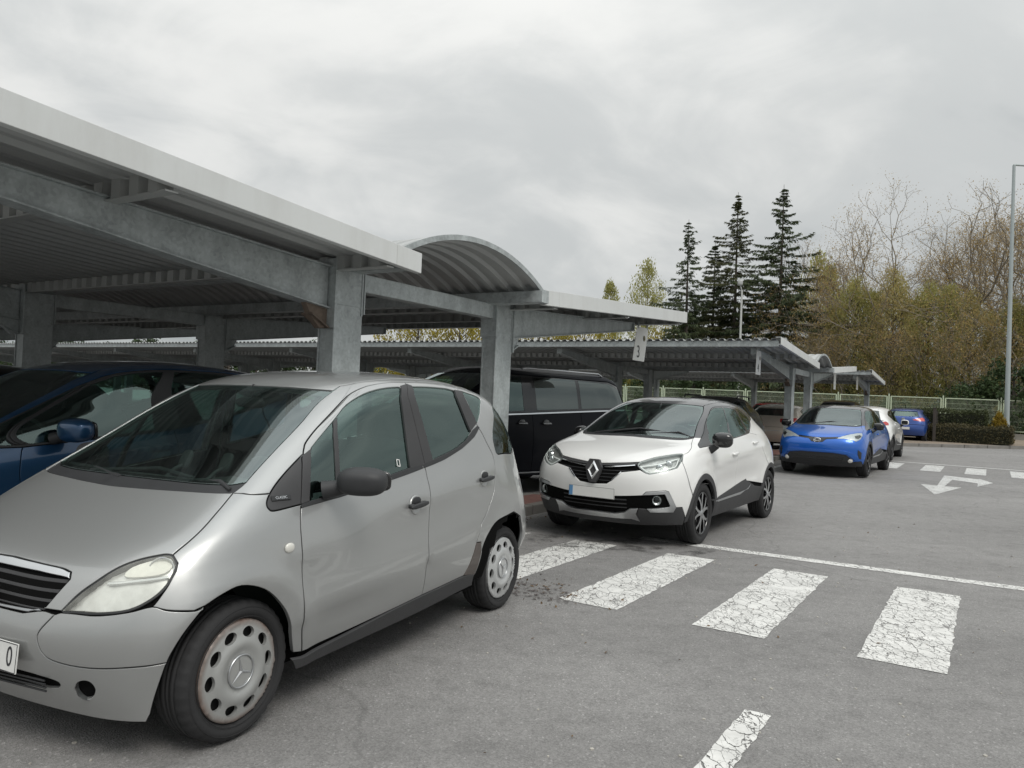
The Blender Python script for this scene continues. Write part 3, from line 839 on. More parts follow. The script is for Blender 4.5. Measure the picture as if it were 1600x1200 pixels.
# ------------------------------------------------------------------ ground
def fast_mesh(name, V, Fq, smooth=False):
    """quads (n,4) into a mesh quickly"""
    V = np.asarray(V, np.float32); Fq = np.asarray(Fq, np.int32); k = Fq.shape[1]
    me = bpy.data.meshes.new(name); me.vertices.add(len(V)); me.vertices.foreach_set('co', V.ravel())
    me.loops.add(Fq.size); me.loops.foreach_set('vertex_index', Fq.ravel()); me.polygons.add(len(Fq))
    me.polygons.foreach_set('loop_start', np.arange(0, Fq.size, k, dtype=np.int32)); me.polygons.foreach_set('loop_total', np.full(len(Fq), k, np.int32))
    if smooth: me.polygons.foreach_set('use_smooth', np.ones(len(Fq), bool))
    me.update(calc_edges=True); me.validate(); return me
def asphalt_mat():
    m, nt, N, L = mat_new('worn_asphalt')
    out = N('ShaderNodeOutputMaterial'); b = N('ShaderNodeBsdfPrincipled'); L(b.outputs[0], out.inputs[0]); pset(b, rough=0.88, spec=0.35)
    tc = N('ShaderNodeTexCoord'); P = tc.outputs['Object']
    def noise(s, d=4, r=.55, v=P):
        n = N('ShaderNodeTexNoise'); n.inputs['Scale'].default_value = s; n.inputs['Detail'].default_value = d; n.inputs['Roughness'].default_value = r; L(v, n.inputs[0]); return n.outputs[0]
    def ramp(x, stops):
        r = N('ShaderNodeValToRGB'); L(x, r.inputs[0]); e = r.color_ramp.elements
        while len(e) < len(stops): e.new(.5)
        for q, (p, c) in zip(e, stops): q.position = p; q.color = (c, c * .997, c * .994, 1) if isinstance(c, float) else (*c, 1)
        return r.outputs[0]
    def mul(a, c, f=1.0):
        x = N('ShaderNodeMix'); x.data_type = 'RGBA'; x.blend_type = 'MULTIPLY'; x.inputs[0].default_value = f; L(a, x.inputs[6]); L(c, x.inputs[7]); return x.outputs[2]
    base = ramp(noise(.35, 6, .6), [(.30, .210), (.5, .238), (.72, .268)])
    # stones in the binder
    vo = N('ShaderNodeTexVoronoi'); vo.inputs['Scale'].default_value = 120; L(P, vo.inputs[0])
    bw = N('ShaderNodeRGBToBW'); L(vo.outputs['Color'], bw.inputs[0])
    stone = ramp(bw.outputs[0], [(.0, .74), (.5, .99), (.86, 1.16), (.975, 1.75)])
    c = mul(base, stone)
    c = mul(c, ramp(noise(260, 2), [(.3, .82), (.7, 1.16)]))
    c = mul(c, ramp(noise(6, 8, .7), [(.28, .80), (.5, 1.0), (.75, 1.10)]))
    # tyre tracks / seams running along the lane, dark oil drips
    mp = N('ShaderNodeMapping'); mp.inputs['Rotation'].default_value = (0, 0, R(-58.2)); mp.inputs['Scale'].default_value = (.07, .9, 1); L(P, mp.inputs[0])
    c = mul(c, ramp(noise(1.1, 5, .6, mp.outputs[0]), [(.25, .84), (.5, 1.0), (.8, 1.08)]))
    c = mul(c, ramp(noise(.9, 7, .75), [(.22, .45), (.30, 1.0), (1.0, 1.0)]))
    # a few wandering cracks and filled seams
    wv = N('ShaderNodeTexNoise'); wv.inputs['Scale'].default_value = .6; wv.inputs['Detail'].default_value = 8; L(P, wv.inputs[0])
    wa = N('ShaderNodeVectorMath'); wa.operation = 'SCALE'; L(wv.outputs['Color'], wa.inputs[0]); wa.inputs['Scale'].default_value = 1.3
    wb = N('ShaderNodeVectorMath'); wb.operation = 'ADD'; L(P, wb.inputs[0]); L(wa.outputs[0], wb.inputs[1])
    cv = N('ShaderNodeTexVoronoi'); cv.feature = 'DISTANCE_TO_EDGE'; cv.inputs['Scale'].default_value = .22; L(wb.outputs[0], cv.inputs[0])
    c = mul(c, ramp(cv.outputs['Distance'], [(.0, .80), (.002, .86), (.004, 1.0)]))
    # oil drips: round dark spots in patches
    dv = N('ShaderNodeTexVoronoi'); dv.inputs['Scale'].default_value = 1.15; L(wb.outputs[0], dv.inputs[0])
    c = mul(c, ramp(dv.outputs['Distance'], [(.0, .66), (.04, .84), (.08, 1.0)]))
    L(c, b.inputs['Base Color'])
    h = N('ShaderNodeMath'); h.operation = 'ADD'; L(vo.outputs['Distance'], h.inputs[0]); L(noise(220, 3), h.inputs[1])
    bp = N('ShaderNodeBump'); bp.inputs['Strength'].default_value = .55; bp.inputs['Distance'].default_value = .006; L(h.outputs[0], bp.inputs['Height']); L(bp.outputs[0], b.inputs['Normal'])
    return m
ASPH = asphalt_mat()
def build_ground():
    ys = np.concatenate([np.linspace(-60, 6, 12), np.linspace(8, 70, 63), np.linspace(80, 420, 20)]); xs = np.array([-400, -120, -40, -15, 0, 15, 40, 120, 400.])
    V = [(x, y, gz(y)) for y in ys for x in xs]; n = len(xs)
    F = [(i * n + k, i * n + k + 1, (i + 1) * n + k + 1, (i + 1) * n + k) for i in range(len(ys) - 1) for k in range(n - 1)]
    tag(link('ground', fast_mesh('ground', V, F, True), ASPH), kind='structure')
build_ground()
def sheet(name, poly, mat, lift=.004, jit=.004, step=.06, label=None, kind='structure', parent=None, seed=1, inner=.5):
    """a flush sheet on the ground; poly in (A, B); ragged edge"""
    rr = np.random.default_rng(seed); out = []
    n = len(poly)
    for i in range(n):
        a = np.array(poly[i], float); b = np.array(poly[(i + 1) % n], float); L = np.linalg.norm(b - a); k = max(1, int(L / step))
        d = (b - a) / max(L, 1e-6); nr = np.array([-d[1], d[0]])
        for t in range(k):
            j = (rr.normal() * jit) if t else 0
            out.append(a + (b - a) * t / k + nr * j)
    out = np.array(out)
    lo, hi = out.min(0), out.max(0)
    gx, gy = np.meshgrid(np.arange(lo[0] + inner / 2, hi[0], inner), np.arange(lo[1] + inner / 2, hi[1], inner)); g = np.stack([gx.ravel(), gy.ravel()], 1); g = g[inside(out, g)] if len(g) else g
    V2 = np.vstack([out, g]) if len(g) else out
    res = delaunay_2d_cdt([Vector(p) for p in V2], [(i, (i + 1) % len(out)) for i in range(len(out))], [], 0, 1e-6)
    rv = np.array([tuple(v) for v in res[0]]); F = [tuple(f) for f in res[2]]; cen = np.array([rv[list(f)].mean(0) for f in F]); ok = inside(out, cen)
    mb = MB(); mb.add([tuple(ABg(p[0], p[1], lift)) for p in rv], [f for f, o in zip(F, ok) if o])
    o = mb.build(name, mat, parent, recalc=False)
    # face up
    me = o.data
    bm = bmesh.new(); bm.from_mesh(me)
    for f in bm.faces:
        if f.normal.z < 0: f.normal_flip()
    bm.to_mesh(me); bm.free()
    if kind: tag(o, label, kind=kind)
    return o
def road_paint(name, crack=1.0, base=(.72, .715, .69)):
    m, nt, N, L = mat_new(name)
    out = N('ShaderNodeOutputMaterial'); b = N('ShaderNodeBsdfPrincipled'); t = N('ShaderNodeBsdfTransparent'); mix = N('ShaderNodeMixShader'); pset(b, rough=.75)
    tc = N('ShaderNodeTexCoord'); mp = N('ShaderNodeMapping'); mp.inputs['Rotation'].default_value = (0, 0, R(-58.2)); mp.inputs['Scale'].default_value = (1.25, .62, 1); L(tc.outputs['Object'], mp.inputs[0])
    wn = N('ShaderNodeTexNoise'); wn.inputs['Scale'].default_value = 14; wn.inputs['Detail'].default_value = 5; L(mp.outputs[0], wn.inputs[0])
    wa = N('ShaderNodeVectorMath'); wa.operation = 'SCALE'; L(wn.outputs['Color'], wa.inputs[0]); wa.inputs['Scale'].default_value = .10
    ad = N('ShaderNodeVectorMath'); ad.operation = 'ADD'; L(mp.outputs[0], ad.inputs[0]); L(wa.outputs[0], ad.inputs[1])
    def edge(scale, width):
        v = N('ShaderNodeTexVoronoi'); v.feature = 'DISTANCE_TO_EDGE'; v.inputs['Scale'].default_value = scale; L(ad.outputs[0], v.inputs[0])
        r = N('ShaderNodeMapRange'); r.inputs[1].default_value = width * .5; r.inputs[2].default_value = width; L(v.outputs['Distance'], r.inputs[0]); return r.outputs[0]
    e1 = edge(9, .030 * crack); e2 = edge(19, .034 * crack)
    # finer cracks only in patches
    pn = N('ShaderNodeTexNoise'); pn.inputs['Scale'].default_value = 3.2; pn.inputs['Detail'].default_value = 3; L(tc.outputs['Object'], pn.inputs[0])
    pr = N('ShaderNodeMapRange'); pr.inputs[1].default_value = .44; pr.inputs[2].default_value = .60; L(pn.outputs[0], pr.inputs[0])
    mx = N('ShaderNodeMath'); mx.operation = 'MAXIMUM'; L(e2, mx.inputs[0]); L(pr.outputs[0], mx.inputs[1])
    qn = N('ShaderNodeTexNoise'); qn.inputs['Scale'].default_value = 1.7; qn.inputs['Detail'].default_value = 4; L(tc.outputs['Object'], qn.inputs[0])
    qr = N('ShaderNodeMapRange'); qr.inputs[1].default_value = .50; qr.inputs[2].default_value = .62; L(qn.outputs[0], qr.inputs[0])
    e1m = N('ShaderNodeMath'); e1m.operation = 'MAXIMUM'; L(e1, e1m.inputs[0]); L(qr.outputs[0], e1m.inputs[1]); e1 = e1m.outputs[0]
    m1 = N('ShaderNodeMath'); m1.operation = 'MULTIPLY'; L(e1, m1.inputs[0]); L(mx.outputs[0], m1.inputs[1])
    # chips
    cn = N('ShaderNodeTexNoise'); cn.inputs['Scale'].default_value = 42; cn.inputs['Detail'].default_value = 5; cn.inputs['Roughness'].default_value = .7; L(tc.outputs['Object'], cn.inputs[0])
    cr = N('ShaderNodeMapRange'); cr.inputs[1].default_value = .325; cr.inputs[2].default_value = .37; L(cn.outputs[0], cr.inputs[0])
    m2 = N('ShaderNodeMath'); m2.operation = 'MULTIPLY'; L(m1.outputs[0], m2.inputs[0]); L(cr.outputs[0], m2.inputs[1])
    dn = N('ShaderNodeTexNoise'); dn.inputs['Scale'].default_value = 5; dn.inputs['Detail'].default_value = 8; dn.inputs['Roughness'].default_value = .7; L(tc.outputs['Object'], dn.inputs[0])
    rp = N('ShaderNodeValToRGB'); L(dn.outputs[0], rp.inputs[0]); rp.color_ramp.elements[0].position = .3; rp.color_ramp.elements[0].color = (*[c * .72 for c in base], 1); rp.color_ramp.elements[1].position = .62; rp.color_ramp.elements[1].color = (*base, 1)
    L(rp.outputs[0], b.inputs['Base Color'])
    L(m2.outputs[0], mix.inputs[0]); L(t.outputs[0], mix.inputs[1]); L(b.outputs[0], mix.inputs[2]); L(mix.outputs[0], out.inputs[0])
    return m
PAINT = road_paint('road_paint'); PAINT2 = road_paint('road_paint_fresher', .6, (.60, .60, .585))
def stain_mat(name, col, thr=.5, sharp=.12, scale=5):
    m, nt, N, L = mat_new(name)
    out = N('ShaderNodeOutputMaterial'); b = N('ShaderNodeBsdfPrincipled'); t = N('ShaderNodeBsdfTransparent'); mix = N('ShaderNodeMixShader'); pset(b, base=col, rough=.6)
    tc = N('ShaderNodeTexCoord'); n = N('ShaderNodeTexNoise'); n.inputs['Scale'].default_value = scale; n.inputs['Detail'].default_value = 9; n.inputs['Roughness'].default_value = .72; L(tc.outputs['Object'], n.inputs[0])
    r = N('ShaderNodeMapRange'); r.inputs[1].default_value = thr; r.inputs[2].default_value = thr + sharp; r.inputs[4].default_value = .85; L(n.outputs[0], r.inputs[0])
    L(r.outputs[0], mix.inputs[0]); L(t.outputs[0], mix.inputs[1]); L(b.outputs[0], mix.inputs[2]); L(mix.outputs[0], out.inputs[0]); return m
def build_markings():
    for k in range(-4, 6):
        b0 = -.64 + 1.01 * k
        sheet('crossing_stripe', [(5.05, b0), (7.32, b0 + .005), (7.32, b0 + .47), (5.05, b0 + .47)], PAINT, seed=20 + k)
    sheet('stop_line', [(7.86, -3.2), (8.07, 6.5), (8.25, 6.5), (8.03, -3.2)], PAINT, seed=3)
    for a in (1.2,): sheet('lane_line', [(a, -.97), (3.81, -.97), (3.81, -.845), (a, -.845)], PAINT, seed=5)
    for a in (-1.9, -5.2): sheet('lane_line', [(a, -.97), (a + 2.6, -.97), (a + 2.6, -.845), (a, -.845)], PAINT, seed=6)
    for k in range(0, 9):
        b0 = -2.43 + .965 * k
        sheet('crossing_stripe', [(21.8, b0), (24.0, b0), (24.0, b0 + .45), (21.8, b0 + .45)], PAINT2, seed=40 + k)
    sheet('stop_line', [(24.45, -2.5), (24.75, 6), (24.95, 6), (24.62, -2.5)], PAINT2, seed=4)
    sheet('turn_arrow', [(16.04, -.82), (18.0, -1.18), (17.9, -.88), (20.75, -.88), (20.75, -.78), (20.45, -.18), (20.65, -.18), (19.76, .09), (18.52, -.19), (19.33, -.19), (19.72, -.68), (17.95, -.75), (17.95, -.46)], PAINT2, seed=9)
    sheet('bay_line', [(17.3, -4.40), (21.2, -4.40), (21.2, -4.28), (17.3, -4.28)], PAINT2, seed=12)
    sheet('oil_stain', [(6.7, -4.3), (8.0, -4.3), (8.1, -3.0), (7.8, -2.3), (7.35, -2.4), (6.9, -3.4)], stain_mat('tar_stain', (.07, .068, .065), .50, .20, 3.4), lift=.006, seed=13)
    sheet('oil_stain', [(4.9, -3.3), (5.35, -3.4), (5.3, -2.7), (4.95, -2.5)], stain_mat('dry_leaf_stain', (.07, .052, .048), .52, .08, 16), lift=.007, seed=14)
    # scatter of pale stones and leaf bits on the tarmac
    mb = MB(); rr = np.random.default_rng(5)
    for i in range(420):
        a = rr.uniform(1.5, 12); b_ = rr.uniform(-4.5, 4); s_ = rr.uniform(.003, .008); p = ABg(a, b_, .002)
        mb.box(p, (s_ * 2, s_ * 1.6, s_), (0, 0, rr.uniform(0, 3)))
    o = mb.build('grit', simple('pale_grit', (.42, .40, .36), .9, var=.3), recalc=False); tag(o, kind='stuff')
    mb = MB()
    for i in range(420):
        t_ = rr.random(); a, b_ = ((rr.uniform(2.0, 12), rr.uniform(-4.8, 4)) if t_ < .35 else (rr.normal(8, 1.6), -4.75 + abs(rr.normal(0, .12))) if t_ < .6 else (rr.normal(5.15, .25), rr.normal(-2.95, .25)) if t_ < .8 else (rr.uniform(18, 30), rr.uniform(-4.6, 3)))
        p = ABg(a, b_, .006); s_ = rr.uniform(.008, .022); m = Euler((rr.normal(0, .35), rr.normal(0, .35), rr.uniform(0, 6.3))).to_matrix()
        mb.add([p + m @ Vector(q_) for q_ in ((-s_, 0, 0), (0, s_ * .5, .003), (s_, 0, 0), (0, -s_ * .5, .003))], [(0, 1, 2, 3)])
    o = mb.build('fallen_leaves', simple('dry_leaf', (.13, .085, .045), .8, var=.5, scale=40), recalc=False); tag(o, kind='stuff')
build_markings()
KERB = simple('kerb_concrete', (.20, .19, .175), .9, var=.35, scale=4, bump=.4, bscale=60)
BRICK = None
def brick_mat():
    m, nt, N, L = mat_new('red_paving')
    out = N('ShaderNodeOutputMaterial'); b = N('ShaderNodeBsdfPrincipled'); L(b.outputs[0], out.inputs[0]); pset(b, rough=.88)
    tc = N('ShaderNodeTexCoord'); mp = N('ShaderNodeMapping'); mp.inputs['Rotation'].default_value = (0, 0, R(-58.2)); L(tc.outputs['Object'], mp.inputs[0])
    br = N('ShaderNodeTexBrick'); L(mp.outputs[0], br.inputs[0]); br.inputs['Scale'].default_value = 5; br.inputs['Color1'].default_value = (.235, .115, .095, 1); br.inputs['Color2'].default_value = (.19, .095, .082, 1); br.inputs['Mortar'].default_value = (.12, .10, .09, 1); br.inputs['Mortar Size'].default_value = .012
    L(br.outputs[0], b.inputs['Base Color'])
    bp = N('ShaderNodeBump'); bp.inputs['Strength'].default_value = .4; bp.inputs['Distance'].default_value = .01; bp.invert = True; L(br.outputs['Fac'], bp.inputs['Height']); L(bp.outputs[0], b.inputs['Normal']); return m
BRICK = brick_mat()
SOIL = simple('leaf_littered_soil', (.21, .17, .13), .95, var=.45, scale=3, bump=.8, bscale=25)
def pavement(name, poly, mat, h=.12, kerb_w=.14):
    """raised paving with a kerb of separate stones along its edge"""
    P = [np.array(p, float) for p in poly]; n = len(P)
    inner = inset2d(P, kerb_w)
    o = sheet(name, [tuple(p) for p in inner], mat, lift=h - .006, jit=0, step=.5, kind='structure', inner=1.5)
    base = bpy.data.meshes.new('kerb_stone')
    for i in range(n):
        a, b = P[i], P[(i + 1) % n]; ia, ib = inner[i], inner[(i + 1) % n]
        a = (a + ia) / 2; b = (b + ib) / 2; L = np.linalg.norm(b - a); k = max(1, int(L / 1.0)); 
        for t in range(k):
            p = ABg(*(a + (b - a) * (t + .012) / k), 0); q_ = ABg(*(a + (b - a) * (t + .988) / k), 0)
            mb = MB(); mb.bar(p + Vector((0, 0, h / 2 - .04)), q_ + Vector((0, 0, h / 2 - .04)), kerb_w - .004, h + .08); mb.build('kerb_stone', KERB, o, bevel=.012)
    return o
pavement('walkway', [(4.15, -4.88), (9.6, -4.88), (9.6, -5.6), (7.35, -5.6), (7.35, -34), (4.75, -34), (4.75, -5.6), (4.15, -5.6)], BRICK)
pavement('walkway', [(20.9, -4.75), (25.9, -4.75), (25.9, -5.4), (24.0, -5.4), (24.0, -40), (21.4, -40), (21.4, -5.4), (20.9, -5.4)], BRICK)
pavement('verge', [(33.4, -4.25), (33.7, -3.2), (36.0, -.95), (38.6, 1.4), (46, 8.2), (60, 20), (60, 21), (45.86, 21), (45.86, -4.25)], SOIL, h=.13)
tag(sheet('back_ground', [(46.1, -80), (46.1, 60), (150, 60), (150, -80)], simple('rough_grass', (.07, .08, .03), .95, var=.5, scale=.8, bump=.5, bscale=8), lift=.05, jit=0, step=6, inner=8), kind='structure')

# ------------------------------------------------------------------ parking shelters
GALV = galvanised('galvanised_steel', (.40, .43, .43), .48, .30)
GALV_D = simple('galvanised_sheet', (.40, .41, .40), .5, metal=.2, var=.14, scale=3)
RUST = simple('rusty_bracket', (.15, .115, .09), .8, var=.5, scale=18, bump=.4, bscale=80)
def trim_mat():
    m, nt, N, L = mat_new('white_painted_trim')
    out = N('ShaderNodeOutputMaterial'); b = N('ShaderNodeBsdfPrincipled'); L(b.outputs[0], out.inputs[0]); pset(b, rough=.42)
    tc = N('ShaderNodeTexCoord'); mp = N('ShaderNodeMapping'); mp.inputs['Scale'].default_value = (1.6, 1.6, .35); L(tc.outputs['Object'], mp.inputs[0])
    n = N('ShaderNodeTexNoise'); n.inputs['Scale'].default_value = 1.6; n.inputs['Detail'].default_value = 8; n.inputs['Roughness'].default_value = .7; L(mp.outputs[0], n.inputs[0])
    r = N('ShaderNodeValToRGB'); L(n.outputs[0], r.inputs[0]); e = r.color_ramp.elements; e[0].position = .22; e[0].color = (.53, .535, .52, 1); e[1].position = .55; e[1].color = (.625, .64, .632, 1)
    L(r.outputs[0], b.inputs['Base Color']); return m
WHITE_TRIM = trim_mat()
SHEET = simple('corrugated_sheet', (.40, .41, .405), .5, metal=.15, var=.10, scale=1.6)
PLASTIC = simple('sign_white', (.74, .74, .71), .45, var=.06, scale=6)
def corr_strip(y0, y1, period, depth, fn, vert=False):
    """trapezoidal corrugation along y; fn(y, off) gives the two edge points of the strip"""
    V = []; F = []; y = y0; st = []
    while y < y1 - 1e-6:
        for f, d in ((0, 0), (.30, 0), (.42, 1), (.88, 1)):
            yy = y + f * period
            if yy <= y1: st.append((yy, d * depth))
        y += period
    st.append((y1, 0))
    for yy, d in st:
        V += fn(yy, d)
    k = len(fn(y0, 0))
    for i in range(len(st) - 1):
        for j in range(k - 1): F.append((i * k + j, i * k + j + 1, (i + 1) * k + j + 1, (i + 1) * k + j))
    return V, F
def shelter(name, label, ca, b_end, nf, near=True, far=True, group=None):
    """local x along the bays, local y into the row, origin on the ground under the gable"""
    o0 = AB(ca, b_end); zg = gz(o0.y)
    root = empty(name, (o0.x, o0.y, zg), R(58.2), label, 'carport', group or 'parking shelters in parallel rows')
    c58, s58 = math.cos(R(58.2)), math.sin(R(58.2))
    def G(x, y):    # ground height under a local point, relative to the root
        return gz(o0.y + s58 * x + c58 * y) - zg
    Ly = .70 + 5.0 * (nf - 1) + .7
    slope = .064; XI, XO = 1.05, 5.45
    def zr(x): return 2.555 + slope * (abs(x) - XI)        # underside of the sheet
    sides = ([-1] if near else []) + ([1] if far else [])
    col_me = None
    # columns and beams
    def column_mesh(x, y):
        mb = MB(); g = G(x, y) - .02
        for yy in (-.085, .085): mb.box((0, yy, (g + 2.52) / 2), (.33, .016, 2.52 - g))
        [mb.box((q_, 0, (g + 2.50) / 2), (.012, .154, 2.48 - g)) for q_ in (-.148, .148)]
        mb.box((-.155, 0, 2.33), (.018, .20, .44)); mb.box((.155, 0, 2.33), (.018, .20, .44))
        mb.box((0, -.0945, 2.185), (.325, .004, .006))
        mb.box((0, 0, g + .012), (.46, .34, .024))
        return mb
    for i in range(nf):
        y = .70 + 5.0 * i
        xs = ([-1.235] if near else []) + ([1.235] if far else [])
        for x in xs:
            cobj = column_mesh(x, y).build('column', GALV, root, bevel=.004); cobj.location = (x, y, 0)
        for sg in sides:
            # tapered cantilever: web plate, flanges, end plates
            x0, x1 = sg * 1.43, sg * 4.98
            zt0, zt1 = 2.425 + .0, 2.69; zb0, zb1 = 2.15, 2.585
            mb = MB(); yy = y
            mb.prism([(x0, zb0), (x1, zb1), (x1, zt1), (x0, zt0 + .06)], (0, yy - .035, 0), (1, 0, 0), (0, 0, 1), (0, 1, 0), .07)
            mb.bar((x0, yy, zb0 - .006), (x1, yy, zb1 - .006), .15, .014); mb.bar((x0, yy, zt0 + .066), (x1, yy, zt1 + .006), .15, .012)
            mb.box((x1, yy, (zb1 + zt1) / 2), (.014, .15, zt1 - zb1 + .03))
            bm_ = mb.build('beam', GALV, root, bevel=.003)
            mb = MB(); mb.box((sg * 1.413, yy, 2.27), (.022, .23, .58))
            for zz in (2.02, 2.14, 2.4, 2.5):
                for q in (-.09, .09): mb.lathe([(0, .012), (.013, .012), (.013, 0)], 6, 'x', center=(sg * 1.424, yy + q, zz))
            mb.build('end_plate', GALV, bm_, bevel=.002)
            mb = MB(); mb.prism([(sg * 1.425, 2.14), (sg * 1.66, 2.165), (sg * 1.60, 2.06), (sg * 1.50, 1.97), (sg * 1.425, 1.985)], (0, yy - .03, 0), (1, 0, 0), (0, 0, 1), (0, 1, 0), .06); mb.bar((sg * 1.425, yy, 1.98), (sg * 1.62, yy, 2.08), .13, .012); mb.build('bracket', RUST if (i == 0 and sg < 0) else GALV, bm_)
        if near and far:
            mb = MB(); mb.box((0, y, 2.41), (2.10, .13, .155)); tb = mb.build('tie_beam', GALV, root, bevel=.006)
            for sg in (-1, 1):
                mb = MB(); mb.box((sg * 1.056, y, 2.33), (.016, .21, .40)); mb.build('end_plate', GALV, tb, bevel=.002)
    # sheets (one per bay), purlins, trims
    ys = [.0] + [.70 + 5.0 * i for i in range(1, nf - 1)] + [Ly] if nf > 2 else [0, Ly]
    for sg in sides:
        for a, b in zip(ys[:-1], ys[1:]):
            def fn(yy, d): return [(sg * XI, yy, zr(XI) + d), (sg * (XI + XO) / 2, yy, zr((XI + XO) / 2) + d), (sg * (XO + .06), yy, zr(XO + .06) + d)]
            V, F = corr_strip(a + .03, b + .03, .19, .042, fn); mb = MB(); mb.add(V, F); sh = mb.build('roof_sheet', SHEET, root, recalc=False)
            sm = sh.modifiers.new('thickness', 'SOLIDIFY'); sm.thickness = .003
        for xp, hh in ((1.36, .115), (3.30, .125), (5.32, .12)):
            x = sg * xp; zb = zr(xp) - hh
            # pressed purlin: corrugated web, plain lips
            V, F = corr_strip(.05, Ly - .02, .19, .055, lambda yy, d: [(x + sg * d, yy, zr(xp)), (x + sg * d, yy, zb + .012)])
            mb = MB(); mb.add(V, F)
            mb.box((x + sg * .02, Ly / 2, zb + .004), (.085, Ly - .08, .010))
            pu = mb.build('purlin', GALV_D, root, recalc=False); sm = pu.modifiers.new('thickness', 'SOLIDIFY'); sm.thickness = .003
        # outer eave channel and gable trim
        mb = MB(); mb.box((sg * (XO + .0), Ly / 2 + .02, zr(XO) - .065), (.012, Ly - .06, .125)); mb.box((sg * (XO - .03), Ly / 2 + .02, zr(XO) - .122), (.06, Ly - .06, .010)); mb.build('eave_channel', GALV, root)
        for yy, dr in ((0, 1), (Ly + .03, -1)):
            mb = MB(); za = lambda x: zr(x) + .07
            xa, xb = sg * (XI - .0), sg * (XO + .08)
            cut = xa + (xb - xa) * .07
            for p_, q_ in ((xa, cut - sg * .003), (cut, xb)):
                mb.prism([(p_, za(p_) - .165), (q_, za(q_) - .165), (q_, za(q_)), (p_, za(p_))], (0, yy - .012, 0), (1, 0, 0), (0, 0, 1), (0, 1, 0), .012)
                mb.prism([(p_, za(p_) - .012), (q_, za(q_) - .012), (q_, za(q_)), (p_, za(p_))], (0, yy, 0), (1, 0, 0), (0, 0, 1), (0, dr, 0), .11)
                mb.prism([(p_, za(p_) - .165), (q_, za(q_) - .165), (q_, za(q_) - .153), (p_, za(p_) - .153)], (0, yy, 0), (1, 0, 0), (0, 0, 1), (0, dr, 0), .05)
            mb.build('gable_trim', WHITE_TRIM, root, bevel=.003)
        XI0 = XI; XI = XI + (.16 if sg < 0 else 0)
        mb = MB(); dy_ = .075 if sg < 0 else 0
        mb.box((sg * (XI - .05), Ly / 2 - .02 + dy_ / 2, zr(XI) - .075), (.14, Ly + .04 - dy_, .008)); mb.box((sg * (XI + .02), Ly / 2 - .02 + dy_ / 2, zr(XI) - .01), (.008, Ly + .04 - dy_, .13)); mb.box((sg * (XI - .12), Ly / 2 - .02 + dy_ / 2, zr(XI) - .015), (.008, Ly + .04 - dy_, .12)); mb.box((sg * (XI - .05), -.036 + dy_, zr(XI) - .01), (.14, .006, .13)); mb.build('gutter', GALV, root, bevel=.003); XI = XI0
    if near and far:
        # barrel vault over the walkway
        n = 24; W = 1.16; rise = .30; xc = -.11; zv = 2.585; rad = (W * W + rise * rise) / (2 * rise)
        def arc(r_): 
            t0 = math.asin(W / rad); return [(xc - (rad + r_) * math.sin(t0 - 2 * t0 * i / n), zv - (rad - rise) + (rad + r_) * math.cos(t0 - 2 * t0 * i / n)) for i in range(n + 1)]
        for a, b in zip(ys[:-1], ys[1:]):
            V, F = corr_strip(a + (.03 if a == 0 else 0), b, .19, .034, lambda yy, d: [(x, yy, z) for x, z in arc(d)]); mb = MB(); mb.add(V, F, False); bv = mb.build('vault_sheet', SHEET, root, recalc=False); bv.modifiers.new('t', 'SOLIDIFY').thickness = .003
        for yy in (.022, Ly):
            A0 = arc(-.004); A1 = arc(.044); V = [(x, yy, z) for x, z in A0] + [(x, yy, z) for x, z in A1]; V += [(x, yy + .012, z) for x, y_, z in V]
            m_ = n + 1; F = []
            for i in range(n): F += [(i, i + 1, m_ + i + 1, m_ + i), (2 * m_ + i, 3 * m_ + i, 3 * m_ + i + 1, 2 * m_ + i + 1), (i, 2 * m_ + i, 2 * m_ + i + 1, i + 1), (m_ + i, m_ + i + 1, 3 * m_ + i + 1, 3 * m_ + i)]
            mb = MB(); mb.add(V, F, False); mb.build('vault_trim', GALV, root)
    return root
shelter('parking_shelter', 'near grey steel parking shelter with white gable trim above the silver hatchback', 6.065, -4.05, 7)
shelter('parking_shelter', 'middle steel parking shelter behind the black van, its corrugated eave edge-on', 22.70, -3.88, 9)
shelter('parking_shelter', 'farthest steel parking shelter, half width, over the dark blue hatchback', 39.25, -4.05, 6, True, False)
def bay_sign(ca, b_end, sgn, digit, label, tilt=14, w=.46, h=.55):
    o0 = AB(ca, b_end); zg = gz(o0.y)
    p = AB(ca + sgn * 5.06, b_end - .62)
    root = empty('bay_sign', (p.x, p.y, zg + 2.66), R(58.2), label, 'sign', 'hanging bay number signs')
    t = R(tilt)
    def P(x, z): return (x * math.cos(t) + (z) * math.sin(t), 0, -x * math.sin(t) * 0 + z * math.cos(t))
    mb = MB(); mb.prism([(.0, 0), (w, 0), (w, -h), (0, -h)], (0, -.004, 0), (1, 0, 0), (math.sin(t), 0, math.cos(t)), (0, 1, 0), .008)
    pl = mb.build('sign_panel', PLASTIC, root, bevel=.002)
    sh = math.sin(t)
    if digit:
        d = text_mesh('digit', digit, .27, M_ink(), pl, (.17 - .40 * sh, -.0065, -.40), (R(90), 0, 0), .0008, sx=1.0)
        mb = MB(); mb.lathe([(0, -.0075), (.045, -.0075), (.045, -.003)], 20, 'y', center=(w * .74 - .2 * sh, 0, -.17)); em = mb.build('emblem', M_ink(), pl)
        mb = MB(); mb.lathe([(.030, -.009), (.037, -.009)], 20, 'y', center=(w * .74 - .2 * sh, 0, -.17)); mb.box((w * .74 - .2 * sh, -.0085, -.17), (.009, .0012, .042)); mb.build('emblem_ring', simple('emblem_gold', (.40, .34, .14), .5, var=.1), em) 
    mb = MB()
    for x in (.05, w - .05): mb.box((x, .0, .02), (.02, .02, .1))
    mb.build('hanger', GALV, pl)
    return root
_ink = []
